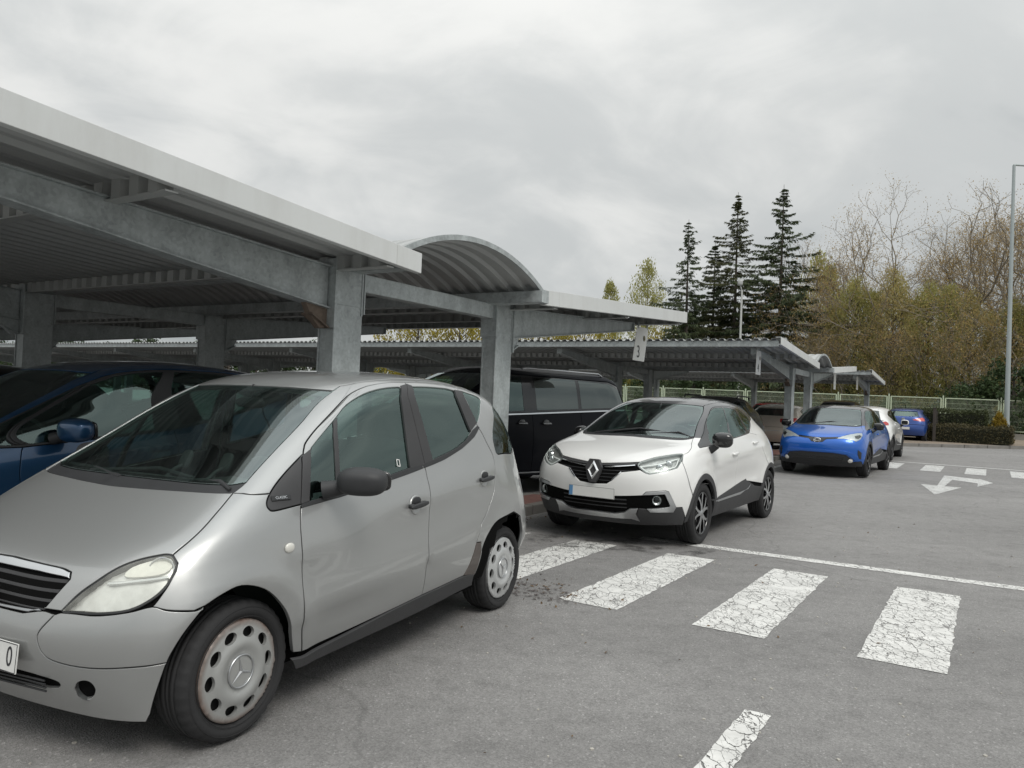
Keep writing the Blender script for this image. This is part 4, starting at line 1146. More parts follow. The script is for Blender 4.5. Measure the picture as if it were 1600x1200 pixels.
def M_ink():
    if not _ink: _ink.append(simple('sign_ink', (.02, .02, .022), .5, var=0))
    return _ink[0]
# ------------------------------------------------------------------ fence, poles, planting
def leaf_mat(name, c0, c1, c2=None, trans=.25, rough=.6):
    m, nt, N, L = mat_new(name)
    out = N('ShaderNodeOutputMaterial'); b = N('ShaderNodeBsdfPrincipled'); pset(b, rough=rough, spec=.25); tl = N('ShaderNodeBsdfTranslucent'); mix = N('ShaderNodeMixShader'); mix.inputs[0].default_value = trans
    geo = N('ShaderNodeNewGeometry'); tc = N('ShaderNodeTexCoord'); n = N('ShaderNodeTexNoise'); n.inputs['Scale'].default_value = .9; n.inputs['Detail'].default_value = 4; L(tc.outputs['Object'], n.inputs[0])
    a = N('ShaderNodeMath'); a.operation = 'MULTIPLY_ADD'; L(geo.outputs['Random Per Island'], a.inputs[0]); a.inputs[1].default_value = .5; sb = N('ShaderNodeMath'); sb.operation = 'SUBTRACT'; L(n.outputs[0], sb.inputs[0]); sb.inputs[1].default_value = .25; L(sb.outputs[0], a.inputs[2])
    rp = N('ShaderNodeValToRGB'); L(a.outputs[0], rp.inputs[0]); e = rp.color_ramp.elements; e[0].position = .15; e[0].color = (*c0, 1); e[1].position = .8; e[1].color = (*c1, 1)
    if c2: q = e.new(.95); q.color = (*c2, 1)
    L(rp.outputs[0], b.inputs['Base Color']); L(rp.outputs[0], tl.inputs[0]); L(b.outputs[0], mix.inputs[1]); L(tl.outputs[0], mix.inputs[2]); L(mix.outputs[0], out.inputs[0]); return m
BARK = simple('bark', (.085, .072, .06), .95, var=.4, scale=6, bump=.6, bscale=20)
BARK_P = simple('pale_bark', (.24, .21, .17), .95, var=.45, scale=3, bump=.5, bscale=16)
def quads(name, C, U, W, mat, parent=None):
    C, U, W = np.asarray(C), np.asarray(U), np.asarray(W); n = len(C)
    V = np.stack([C - U, C + W, C + U, C - W], 1).reshape(-1, 3)      # lozenge leaves
    return link(name, fast_mesh(name, V, np.arange(4 * n).reshape(n, 4)), mat, parent)
def rand_dirs(r, n):
    v = r.normal(size=(n, 3)); return v / np.linalg.norm(v, axis=1, keepdims=True)
def branch_mesh(segs, name, mat, parent, sides=5):
    """segs: (p, q, r0, r1)"""
    V = []; F = []
    for p, q, r0, r1 in segs:
        d = q - p; L = np.linalg.norm(d)
        if L < 1e-6: continue
        d = d / L; a = np.cross(d, (.3, .5, .81)); a /= max(np.linalg.norm(a), 1e-6); b = np.cross(d, a); k = sides if r0 > .02 else 3; o = len(V)
        for (c, r_) in ((p, r0), (q, r1)):
            for i in range(k):
                t = 2 * math.pi * i / k; V.append(c + (a * math.cos(t) + b * math.sin(t)) * r_)
        for i in range(k): F.append((o + i, o + (i + 1) % k, o + k + (i + 1) % k, o + k + i))
    return link(name, fast_mesh(name, V, F, True), mat, parent)
def spruce(h, w, seed, thin=.0):
    r = np.random.default_rng(seed); root_segs = []; C = []; U = []; W = []
    lean = r.normal(0, .01, 2)
    def axis(z): return np.array([lean[0] * z, lean[1] * z, z])
    nz = 12
    for i in range(nz): root_segs.append((axis(h * i / nz), axis(h * (i + 1) / nz), .20 * (1 - i / nz) + .012, .20 * (1 - (i + 1) / nz) + .012))
    z = h * (.05 + .1 * thin)
    while z < h * .985:
        f = z / h; ln = w / 2 * ((1 - f) ** .90) * (.82 + .25 * math.sin(z * 2.1 + seed) ** 2) + .05; nb = int(5 + 3 * (1 - f))
        if r.random() < .12 + .25 * thin or f > .8: nb = max(3, nb // 2)
        a0 = r.uniform(0, 6.28)
        for k in range(nb):
            a = a0 + 6.28 * k / nb + r.normal(0, .25); gap = .62 + .38 * math.sin(2 * a + z * 1.3 + seed) + .30 * math.sin(3 * a - z * .8 + 2 * seed)
            if gap < .12 + .25 * thin: continue
            l = min(1.25, .35 + gap) * ln * r.uniform(.5, 1.25) * (r.choice([1, .5, 1.3], p=[.70, .22, .08])); rise = .25 * f + r.normal(0, .08) - .10 * (1 - f)
            p0 = axis(z); pts = [p0]; m = max(3, int(l / .28))
            for t in range(1, m + 1):
                s_ = t / m; pts.append(p0 + np.array([math.cos(a) * l * s_, math.sin(a) * l * s_, l * (rise * s_ - .38 * s_ * s_ * (1 - f * .6) + .16 * s_ ** 4)]))
            for p, q in zip(pts[:-1], pts[1:]): root_segs.append((p, q, .016, .008))
            dens = int((18 - 9 * thin) * m * (1.15 if f < .6 else .7)) + 3
            for _ in range(dens):
                s_ = r.uniform(.18, 1.0) ** .8; i0 = min(int(s_ * m), m - 1); c = pts[i0] + (pts[i0 + 1] - pts[i0]) * (s_ * m - i0)
                side = np.array([-math.sin(a), math.cos(a), 0]) * r.normal(0, (.15 + .16 * (1 - s_)) * (1 - .6 * f))
                hang = r.uniform(.15, .66) * (1 - .72 * f)
                u = np.array([math.cos(a) * .09 + r.normal(0, .05), math.sin(a) * .09 + r.normal(0, .05), -hang * .55 * r.uniform(.4, 1)])
                C.append(c + side + np.array([0, 0, -hang * .35])); U.append(u); t_ = np.cross(u, r.normal(size=3)); W.append(t_ / max(np.linalg.norm(t_), 1e-6) * r.uniform(.020, .046))
        z += r.uniform(.12, .40) * (1.05 - .40 * f)
    return root_segs, C, U, W
def tree_thing(name, label, pos, group, parts, rz=0, scale=1.0, cat='tree'):
    root = empty(name, pos, rz, label, cat, group); root.scale = (scale, scale, scale)
    for nm, me, mat in parts: link(nm, me, mat, root)
    return root
def crown_tree(h, w, seed, n=6500, leaf=.11, base=.06, shape='cone', clumps=70, up=.35):
    """dense foliage: leaves gathered in clumps inside a cone, column or dome"""
    r = np.random.default_rng(seed); C = []; U = []; W = []; segs = []
    def rad(f):
        if shape == 'cone': return (1 - f) ** .75 * (.65 + .35 * min(1, f * 6)) + .03
        if shape == 'column': return max(.03, (math.sin(math.pi * min(1, .12 + f * .88)) ** .55) * (1 - .25 * f))
        return math.sqrt(max(.02, 1 - (f * 1.05 - .35) ** 2 * 1.6))
    for i in range(10): segs.append((np.array([0, 0, h * i / 10]), np.array([0, 0, h * (i + 1) / 10]), .16 * (1 - i / 10) + .02, .16 * (1 - (i + 1) / 10) + .02))
    for c in range(clumps):
        f = base + (1 - base) * r.random() ** 1.1; a = r.uniform(0, 6.28); q = rad(f) * w / 2 * math.sqrt(r.uniform(.12, 1.0)) * r.uniform(.8, 1.15); cen = np.array([math.cos(a) * q, math.sin(a) * q, f * h])
        segs.append((np.array([0, 0, max(.1, f * h - q * .8)]), cen, .035, .008))
        k = int(n / clumps * r.uniform(.6, 1.4)); cr = w * .11 * r.uniform(.7, 1.4)
        d = rand_dirs(r, k) * (cr * r.random((k, 1)) ** .45) * np.array([1, 1, 1.5]); cc = cen + d; C.append(cc)
        u = rand_dirs(r, k) + np.array([0, 0, up * 3]); u /= np.linalg.norm(u, axis=1, keepdims=True); s_ = leaf * r.uniform(.6, 1.5, (k, 1)); U.append(u * s_)
        t = np.cross(u, rand_dirs(r, k)); t /= np.maximum(np.linalg.norm(t, axis=1, keepdims=True), 1e-6); W.append(t * s_ * r.uniform(.3, .6, (k, 1)))
    return segs, np.vstack(C), np.vstack(U), np.vstack(W)
def bare_tree(h, w, seed, leaf_n=2600, trunk=.30, forks=6, low=.28):
    """spreading broadleaf in early spring: limbs, twigs and thin new leaves"""
    r = np.random.default_rng(seed); segs = []; tips = []
    def grow(p, d, L, rad, lvl):
        n = 3 if lvl < 3 else 2; q = p
        for i in range(n):
            d2 = d + r.normal(0, .10 + .03 * lvl, 3) + np.array([0, 0, .05 if lvl > 1 else .02]); d2 /= np.linalg.norm(d2); e = q + d2 * L / n; segs.append((q, e, rad * (1 - .22 * i / n), rad * (1 - .22 * (i + 1) / n))); q = e; d = d2
            if lvl >= 2 and r.random() < .66 and lvl < 6:
                s_ = rand_dirs(r, 1)[0] * .8 + d; s_ /= np.linalg.norm(s_); grow(q, s_, L * .55, rad * .45, lvl + 2)
        if lvl >= 5: tips.append(p + (q - p) * r.random())
        if lvl >= 7 or rad < .004: tips.append(q); return
        k = 2 if r.random() < .72 else 3
        for j in range(k):
            s_ = rand_dirs(r, 1)[0]; s_ = d + s_ * (.42 + .06 * lvl); s_[2] += .10; s_ /= np.linalg.norm(s_); grow(q, s_, L * r.uniform(.66, .86), rad * r.uniform(.56, .72), lvl + 1)
    segs.append((np.array([0, 0, -.2]), np.array([0, 0, h * low * .5]), trunk * 1.15, trunk)); segs.append((np.array([0, 0, h * low * .5]), np.array([.1, 0, h * low]), trunk, trunk * .9))
    for j in range(forks):
        a = 6.28 * j / forks + r.normal(0, .2); t = r.uniform(.35, .85) * w / h; d = np.array([math.cos(a) * t, math.sin(a) * t, 1.0]); d /= np.linalg.norm(d); grow(np.array([.1, 0, h * low * r.uniform(.75, 1.0)]), d, h * .27, trunk * .52, 1)
    tips = np.array(tips); zmax = np.percentile(tips[:, 2], 97); k = h / zmax
    segs = [(p * k, q * k, a, b) for p, q, a, b in segs]; tips = tips * k
    idx = r.integers(0, len(tips), leaf_n); C = tips[idx] + r.normal(0, .26, (leaf_n, 3)); u = rand_dirs(r, leaf_n) + np.array([0, 0, -.4]); s_ = r.uniform(.022, .055, (leaf_n, 1)); U = u * s_; t = np.cross(u, rand_dirs(r, leaf_n)); t /= np.maximum(np.linalg.norm(t, axis=1, keepdims=True), 1e-6); W = t * s_ * .55
    return segs, C, U, W
def leaves_me(name, C, U, W):
    C, U, W = np.asarray(C), np.asarray(U), np.asarray(W); n = len(C); V = np.stack([C - U, C + W, C + U, C - W], 1).reshape(-1, 3)
    return fast_mesh(name, V, np.arange(4 * n).reshape(n, 4))
def seg_me(name, segs):
    V = []; F = []
    for p, q, r0, r1 in segs:
        d = q - p; L = np.linalg.norm(d)
        if L < 1e-6: continue
        d = d / L; a = np.cross(d, (.3, .5, .81)); a /= max(np.linalg.norm(a), 1e-6); b = np.cross(d, a); k = 6 if r0 > .06 else (4 if r0 > .02 else 3); o = len(V)
        t = np.arange(k) * 2 * math.pi / k; ring = np.cos(t)[:, None] * a + np.sin(t)[:, None] * b
        V.extend(p + ring * r0); V.extend(q + ring * r1)
        for i in range(k): F.append((o + i, o + (i + 1) % k, o + k + (i + 1) % k, o + k + i))
    return fast_mesh(name, V, F, True)
def px(u, dist):
    """a spot on the ground dist metres ahead, in the direction of picture column u"""
    return Vector(((u - 800) / FPX * dist, dist, gz(dist)))
def build_trees():
    g = 'trees beyond the boundary fence'
    SPR = leaf_mat('spruce_needles', (.028, .042, .022), (.085, .108, .046), (.13, .15, .062), trans=.2)
    SPR2 = leaf_mat('spruce_needles_brown', (.035, .042, .018), (.095, .100, .040), (.14, .135, .055), trans=.2)
    for i, (u, top, d, w, thin, lb) in enumerate(((1076, 342, 56, 7.6, .85, 'sparse drooping spruce, leftmost of the four dark conifers'), (1116, 380, 59, 9.5, .15, 'shorter bushy spruce between the two leftmost tall conifers'), (1152, 300, 57, 10.0, .45, 'tall ragged spruce behind the slim lamp post'), (1222, 284, 54, 11.5, .25, 'tallest and densest dark spruce beside the pale green poplars'))):
        hor = 624 + .0415 * (u - 800); h = (hor - top) / FPX * d + CAMH - gz(d); p = px(u + (-.0415 * (hor - top)) * .5, d)
        segs, C, U, W = spruce(h, w, 60 + i, thin)
        tree_thing('spruce_tree', lb, p, g, (('trunk', seg_me('trunk', segs), BARK), ('crown', leaves_me('crown', C, U, W), SPR2 if i == 2 else SPR)))
    # pale green poplars just in leaf
    POP = leaf_mat('poplar_leaves', (.26, .26, .085), (.50, .48, .19), (.58, .54, .24), trans=.5)
    meshes = []
    for s_ in (3, 4):
        segs, C, U, W = crown_tree(16, 6.4 if s_ == 3 else 4.6, 100 + s_, n=9500, leaf=.105, shape='column', clumps=190, up=1.2, base=.08); meshes.append((seg_me('trunk', segs), leaves_me('crown', C, U, W)))
    for i, (u, top, d, lb) in enumerate(((1006, 414, 78, 'pale green poplar left of the dark conifers, above the near sign'), (948, 442, 92, 'small pale poplar top showing over the right canopy trim'), (1272, 402, 66, 'pale yellow-green poplar just right of the tallest spruce'), (1292, 418, 70, 'slim yellow poplar between the tallest spruce and the bare tree'), (880, 500, 80, 'yellow-green poplar showing under the near canopy beam'), (1300, 470, 66, 'low olive poplar at the foot of the bare tree'))):
        hor = 624 + .0415 * (u - 800); h = (hor - top) / FPX * d + CAMH - gz(d); m_ = meshes[i % 2]
        tree_thing('poplar_tree', lb, px(u, d), g, (('trunk', m_[0], BARK_P), ('crown', m_[1], POP)), rz=i * 1.3, scale=h / 16)
    # willow-like golden trees seen through the shelters
    WIL = leaf_mat('golden_leaves', (.20, .16, .025), (.42, .35, .06), (.50, .43, .10), trans=.45)
    wm = []
    for s_ in (1, 2):
        segs, C, U, W = crown_tree(10, 8.5, 140 + s_, n=6000, leaf=.12, shape='dome', clumps=80, up=-.5, base=.15); wm.append((seg_me('trunk', segs), leaves_me('crown', C, U, W)))
    for i, (u, d, s_, lb) in enumerate(((650, 70, .98, 'golden-leaved tree showing between the two near columns'), (715, 66, .95, 'golden-leaved tree just left of the second near column'), (840, 74, 1.0, 'golden green tree under the right canopy beam'), (910, 70, .88, 'golden green tree left of the hanging number sign'), (1030, 72, .8, 'low golden tree behind the foot of the sparse spruce'))):
        tree_thing('willow_tree', lb, px(u, d), g, (('trunk', wm[i % 2][0], BARK), ('crown', wm[i % 2][1], WIL)), rz=i * 2.1, scale=s_)
    # wall of brownish cypresses
    CYP = leaf_mat('bronze_cypress', (.26, .235, .090), (.55, .48, .21), (.64, .57, .30), trans=.5)
    CYP2 = leaf_mat('olive_cypress', (.24, .235, .080), (.51, .48, .18), (.62, .58, .27), trans=.5)
    cm = []
    for s_ in range(4):
        segs, C, U, W = crown_tree(10, 4.6, 200 + s_, n=20000, leaf=.058, shape='column' if s_ % 2 else 'cone', clumps=230, up=.8, base=.02); cm.append((seg_me('trunk', segs), leaves_me('crown', C, U, W)))
    rr = np.random.default_rng(9)
    CYL = {1238: 'bronze cypress at the foot of the tallest spruce, above the middle shelter trim', 1268: 'bronze cypress rising over the middle shelter vault', 1300: 'bronze cypress above the white trim right of the vault',
           1333: 'pointed bronze cypress right above the farthest shelter sign', 1362: 'bronze cypress above the gable end of the farthest shelter', 1392: 'tall bronze cypress above the dark blue hatchback',
           1418: 'bronze cypress between the dark blue hatchback and the clipped hedge', 1448: 'tall bronze cypress above the left end of the clipped hedge', 1480: 'bronze cypress above the middle of the clipped hedge',
           1512: 'bronze cypress above the golden bush', 1545: 'lower bronze cypress just left of the tall lamp post', 1580: 'bronze cypress directly behind the tall lamp post'}
    spots = [(1238, 53, 5.2), (1268, 52, 6.2), (1300, 51, 7.8), (1333, 50, 9.6), (1362, 49, 8.5), (1392, 48, 9.6), (1418, 49, 8.0), (1448, 47, 9.0), (1480, 46, 8.6), (1512, 46, 8.2), (1545, 45, 7.0), (1580, 45, 8.0), (1612, 44, 7.4), (1652, 44, 8.0), (1690, 43, 8.0), (1200, 55, 6.0), (1165, 56, 5.4), (1130, 56, 5.6), (1090, 57, 5.0), (1050, 58, 5.2), (1010, 58, 4.6)]
    for i, (u, d, h) in enumerate(spots):
        m_ = cm[i % 4]; lb = CYL.get(u, 'olive cypress standing under the dark conifers behind the fence' if u < 1225 else 'bronze cypress past the right edge of the dense screen')
        tree_thing('cypress_tree', lb, px(u, d), 'cypress screen behind the fence' if u > 1225 else 'olive cypresses under the conifers', (('trunk', m_[0], BARK), ('crown', m_[1], CYP if (i % 3) else CYP2)), rz=i * .9, scale=h / 10)
    # low planting far beyond the left part of the car park
    far_spots = []
    for i in range(30):
        u = -260 + i * 44; m_ = cm[i % 4]; d = 78 + (i * 37) % 11
        far_spots.append((u, d, i))
    # big plane trees, nearly bare
    BUD = leaf_mat('brown_buds', (.24, .165, .065), (.52, .37, .15), (.60, .45, .20), trans=.45)
    segs, C, U, W = bare_tree(13.4, 26, 31, 52000, .28, 8, .16); tree_thing('plane_tree', 'big spreading nearly bare tree with rusty buds, left of the tall lamp post', px(1450, 52), g, (('trunk', seg_me('trunk', segs), BARK_P), ('crown', leaves_me('crown', C, U, W), BUD)))
    segs, C, U, W = bare_tree(14.2, 16, 37, 34000, .28, 6, .20); tree_thing('plane_tree', 'bare spreading tree behind the tall lamp post, right of the bigger bare tree', px(1640, 49), g, (('trunk', seg_me('trunk', segs), BARK_P), ('crown', leaves_me('crown', C, U, W), BUD)))
    for i, (u, d, h, w, lb) in enumerate(((1500, 45, 7.5, 7, 'thin bare grey shrub tree in front of the cypresses, above the golden bush'), (1415, 46.5, 6.4, 6, 'thin bare brown shrub tree in front of the cypresses, above the dark blue hatchback'), (1560, 44, 6.2, 6, 'thin bare twiggy shrub tree left of the tall lamp post'), (1310, 49, 6.6, 6, 'thin twiggy shrub tree above the vault of the middle shelter'))):
        segs, C, U, W = bare_tree(h, w, 71 + i, 6000, .07, 6, .06); tree_thing('bare_shrub', lb, px(u, d), g, (('trunk', seg_me('trunk', [(p, q, a * .8, b * .8) for p, q, a, b in segs]), BARK_P), ('crown', leaves_me('crown', C, U, W), BUD)), cat='tree')
    # ivy-green bushes against the fence
    GRN = leaf_mat('dark_green_leaves', (.022, .040, .017), (.070, .105, .042), (.11, .14, .06), trans=.25)
    bm_ = []; SHL = {-1.0: 'dark green shrub behind the fence above the tall clipped hedge', 1.0: 'big dark green shrub behind the fence above the golden bush', 3.0: 'dark green shrub behind the fence and the tall lamp post', 5.2: 'dark green shrub behind the fence just right of the tall lamp post', -4.5: 'small dark green shrub behind the dark blue hatchback'}
    for s_ in range(2):
        segs, C, U, W = crown_tree(3.2, 3.4, 300 + s_, n=5200, leaf=.085, shape='dome', clumps=60, up=0, base=.02); bm_.append((seg_me('trunk', segs), leaves_me('crown', C, U, W)))
    for u, d, i in far_spots: tree_thing('shrub', 'broad dark green bush in the far line glimpsed under the middle shelter roof', px(u, d), 'far bushes under the shelters', (('stem', bm_[i % 2][0], BARK), ('foliage', bm_[i % 2][1], GRN)), rz=i * 1.7, scale=1.35 + .12 * (i % 3), cat='shrub')
    for i, (a, b, s_) in enumerate([(47.6, -1.0, .9), (47.4, 1.0, 1.15), (47.8, 3.0, 1.0), (47.5, 5.2, .95), (47.6, -4.5, .6), (47.4, -13, .9), (47.6, -16, 1.0), (47.5, -19, .9), (47.5, -22, 1.0), (47.6, -25, .9), (47.5, -28, 1.0)]):
        p = ABg(a, b); m_ = bm_[i % 2]; lb = 'dark green shrub pressed against the fence behind the clipped hedge' if b > -3 else 'dark green shrub behind the fence seen under the middle shelter'
        lb = SHL.get(b, lb); tree_thing('shrub', lb, p, 'green shrubs behind the hedge' if b > -3 else 'green shrubs under the shelters', (('stem', m_[0], BARK), ('foliage', m_[1], GRN)), rz=i, scale=s_, cat='shrub')
    # clipped hedge: a tall block and a low one in front, with a golden bush
    def hedge(label, corners, h, n, mat, seed, rag=.05, leaf=.035, name='clipped_hedge'):
        r = np.random.default_rng(seed); (a0, b0), (a1, b1) = corners
        root = empty(name, ABg((a0 + a1) / 2, (b0 + b1) / 2, .12), R(58.2), label, 'hedge'); la, lb = abs(a1 - a0), abs(b1 - b0)
        C = []; 
        q = r.random((n, 3)); ax = r.integers(0, 3, n); sd = r.random(n) < .5
        for i in range(n):
            x, y, z = q[i]
            if ax[i] == 0: x = 0 if sd[i] else 1
            elif ax[i] == 1: y = 0 if sd[i] else 1
            else: z = 1
            C.append(((x - .5) * la, (y - .5) * lb, z * h))
        C = np.array(C) + r.normal(0, rag, (n, 3)); C[:, 2] = np.clip(C[:, 2], .02, None); C[:, 2] += .05 * np.sin(C[:, 1] * 3 + C[:, 0] * 2)
        u = rand_dirs(r, n); s_ = leaf * r.uniform(.6, 1.5, (n, 1)); t = np.cross(u, rand_dirs(r, n)); t /= np.linalg.norm(t, axis=1, keepdims=True)
        link('foliage', leaves_me('foliage', C, u * s_, t * s_ * .5), mat, root)
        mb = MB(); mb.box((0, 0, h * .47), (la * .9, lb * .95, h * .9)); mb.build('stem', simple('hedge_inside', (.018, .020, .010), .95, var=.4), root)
    BOX = leaf_mat('box_leaves', (.030, .038, .016), (.085, .098, .040), (.14, .145, .065), trans=.2)
    BOX2 = leaf_mat('box_leaves_brown', (.045, .040, .020), (.11, .095, .046), (.15, .13, .065), trans=.2)
    hedge('tall clipped dark green hedge right of the dark blue hatchback', ((38.9, -2.75), (40.3, -.15)), 1.30, 9000, BOX, 1)
    hedge('low clipped hedge in front of the taller hedge, at the far kerb', ((37.6, -2.2), (38.6, .75)), .68, 8000, BOX2, 2)
    GOL = leaf_mat('golden_conifer', (.16, .105, .012), (.34, .24, .03), (.42, .32, .05), trans=.25)
    segs, C, U, W = crown_tree(1.25, 1.15, 400, n=5200, leaf=.04, shape='cone', clumps=70, up=.4, base=.02); tree_thing('golden_bush', 'golden yellow conical bush at the right end of the clipped hedge', ABg(39.5, .35, .12), None, (('stem', seg_me('stem', [(p, q, a * .2, b * .2) for p, q, a, b in segs]), BARK), ('foliage', leaves_me('foliage', C, U, W), GOL)), cat='bush')
build_trees()
def build_fence():
    FEN = simple('pale_green_fence_paint', (.50, .57, .42), .5, var=.08, scale=5)
    WALLM = simple('rendered_wall', (.26, .25, .22), .9, var=.3, scale=1.5, bump=.3, bscale=30)
    a = 46.0; b0, n, pitch = -48.0, 24, 2.55
    o = empty('boundary_fence', ABg(a, b0), 0, 'pale green wire mesh panel fence on a low wall behind the whole car park', 'fence')
    inv = Matrix.Translation(o.location).inverted()
    def L(p): return inv @ Vector(p)
    for i in range(n + 1):
        b = b0 + pitch * i; p = ABg(a, b); mb = MB(); mb.box(L(p + Vector((0, 0, 1.10))), (.06, .06, 2.2), (0, 0, R(58.2))); mb.build('post', FEN, o)
        if i == n: break
        pa, pb = ABg(a, b + .10), ABg(a, b + pitch - .10); z0, z1 = .52, 2.06
        mb = MB()
        for q in (pa, pb): mb.bar(L(q + Vector((0, 0, z0))), L(q + Vector((0, 0, z1))), .05, .05)
        for z in (z0, z1): mb.bar(L(pa + Vector((0, 0, z))), L(pb + Vector((0, 0, z))), .045, .05)
        fr = mb.build('panel_frame', FEN, o)
        mb = MB(); d = pb - pa; k = 44
        for t in range(1, k):
            q = pa + d * t / k; mb.bar(L(q + Vector((0, 0, z0))), L(q + Vector((0, 0, z1))), .006, .006)
        for z in (.75, 1.0, 1.3, 1.55, 1.8): mb.bar(L(pa + Vector((0, 0, z))), L(pb + Vector((0, 0, z))), .008, .008)
        w = mb.build('wire_mesh', FEN, fr, recalc=False); w['kind'] = 'stuff'
        mb = MB(); q0, q1 = ABg(a, b + .012), ABg(a, b + pitch - .012); mb.bar(L(q0 + Vector((0, 0, .19))), L(q1 + Vector((0, 0, .19))), .20, .44); mb.build('base_wall', WALLM, o)
build_fence()
def build_poles():
    ZN = simple('lamp_post_zinc', (.36, .40, .40), .45, metal=.3, var=.1, scale=2)
    p = ABg(40.5, .62, .1)
    root = empty('lamp_post', p, R(10), 'tall grey lamp post by the far kerb at the right edge of the scene', 'lamp post')
    mb = MB(); H = 12.35; mb.tube([(0, 0, 0), (0, 0, 1.2), (0, 0, H)], [.115, .105, .062], 14); mb.build('pole', ZN, root)
    mb = MB(); mb.tube([(0, 0, H), (.04, 0, H + .03), (.9, 0, H + .06), (1.5, 0, H + .06)], [.05, .045, .04, .04], 10); arm = mb.build('arm', ZN, root)
    mb = MB(); pillow(mb, (1.75, 0, H + .05), (.62, .26, .13), (0, 0, 0), 6, 3.5); mb.build('lamp_head', simple('lamp_head_grey', (.25, .26, .26), .5), root)
    mb = MB(); mb.box((0, -.112, .75), (.12, .012, .42)); mb.build('access_door', ZN, root, bevel=.004)
    mb = MB(); mb.box((0, 0, .01), (.4, .4, .03)); mb.build('base_plate', ZN, root)
    d = 47.0; q = px(1154, d)
    root = empty('lamp_post', q, 0, 'slim pale lamp post in front of the tall ragged spruce', 'lamp post')
    H = (638 - 452) / FPX * d + CAMH - gz(d); mb = MB(); mb.tube([(0, 0, 0), (0, 0, H)], [.085, .055], 12); mb.build('pole', simple('pale_post', (.48, .49, .47), .5, var=.06), root)
    mb = MB(); mb.tube([(0, 0, H - .05), (-.10, 0, H + .25)], .035, 8); pillow(mb, (-.12, 0, H + .45), (.30, .30, .40), (0, 0, 0), 6, 3); mb.build('lamp_head', simple('lamp_lantern', (.40, .41, .40), .3), root)
    # two rusty bollards beside the dark blue hatchback
    BO = simple('dark_bollard', (.05, .042, .036), .8, var=.4, scale=9)
    for (a, b, h, lb) in ((37.55, -2.02, 1.42, 'dark upright post right beside the dark blue hatchback'), (38.9, -2.02, 1.30, 'dark upright post with a pale edge by the clipped hedge')):
        mb = MB(); mb.box((0, 0, h / 2), (.12, .12, h)); mb.box((0, 0, h + .01), (.14, .14, .02)); o = mb.build('post', BO, bevel=.01); o.location = ABg(a, b, .11); o.rotation_euler = (0, 0, R(58.2)); tag(o, lb, 'post')
    # low rendered building beyond the fence, glimpsed under the shelter
    WL = simple('pink_render', (.50, .40, .33), .9, var=.08, scale=2); RF = simple('clay_roof', (.30, .12, .08), .85, var=.3, scale=5)
    p = px(1258, 60); root = empty('outbuilding', p, R(58.2), 'low pinkish building beyond the fence glimpsed under the middle shelter', 'building')
    mb = MB(); mb.box((0, 0, 1.2), (5, 3.4, 2.4)); mb.build('wall', WL, root)
    mb = MB(); mb.prism([(-2.7, 2.35), (2.7, 2.35), (0, 3.1)], (0, -1.9, 0), (1, 0, 0), (0, 0, 1), (0, 1, 0), 3.8); mb.build('roof', RF, root)
    mb = MB(); mb.box((-2.52, .3, 1.4), (.06, .9, .9)); mb.build('window', simple('window_dark', (.03, .035, .04), .15, var=0), root)
build_poles()
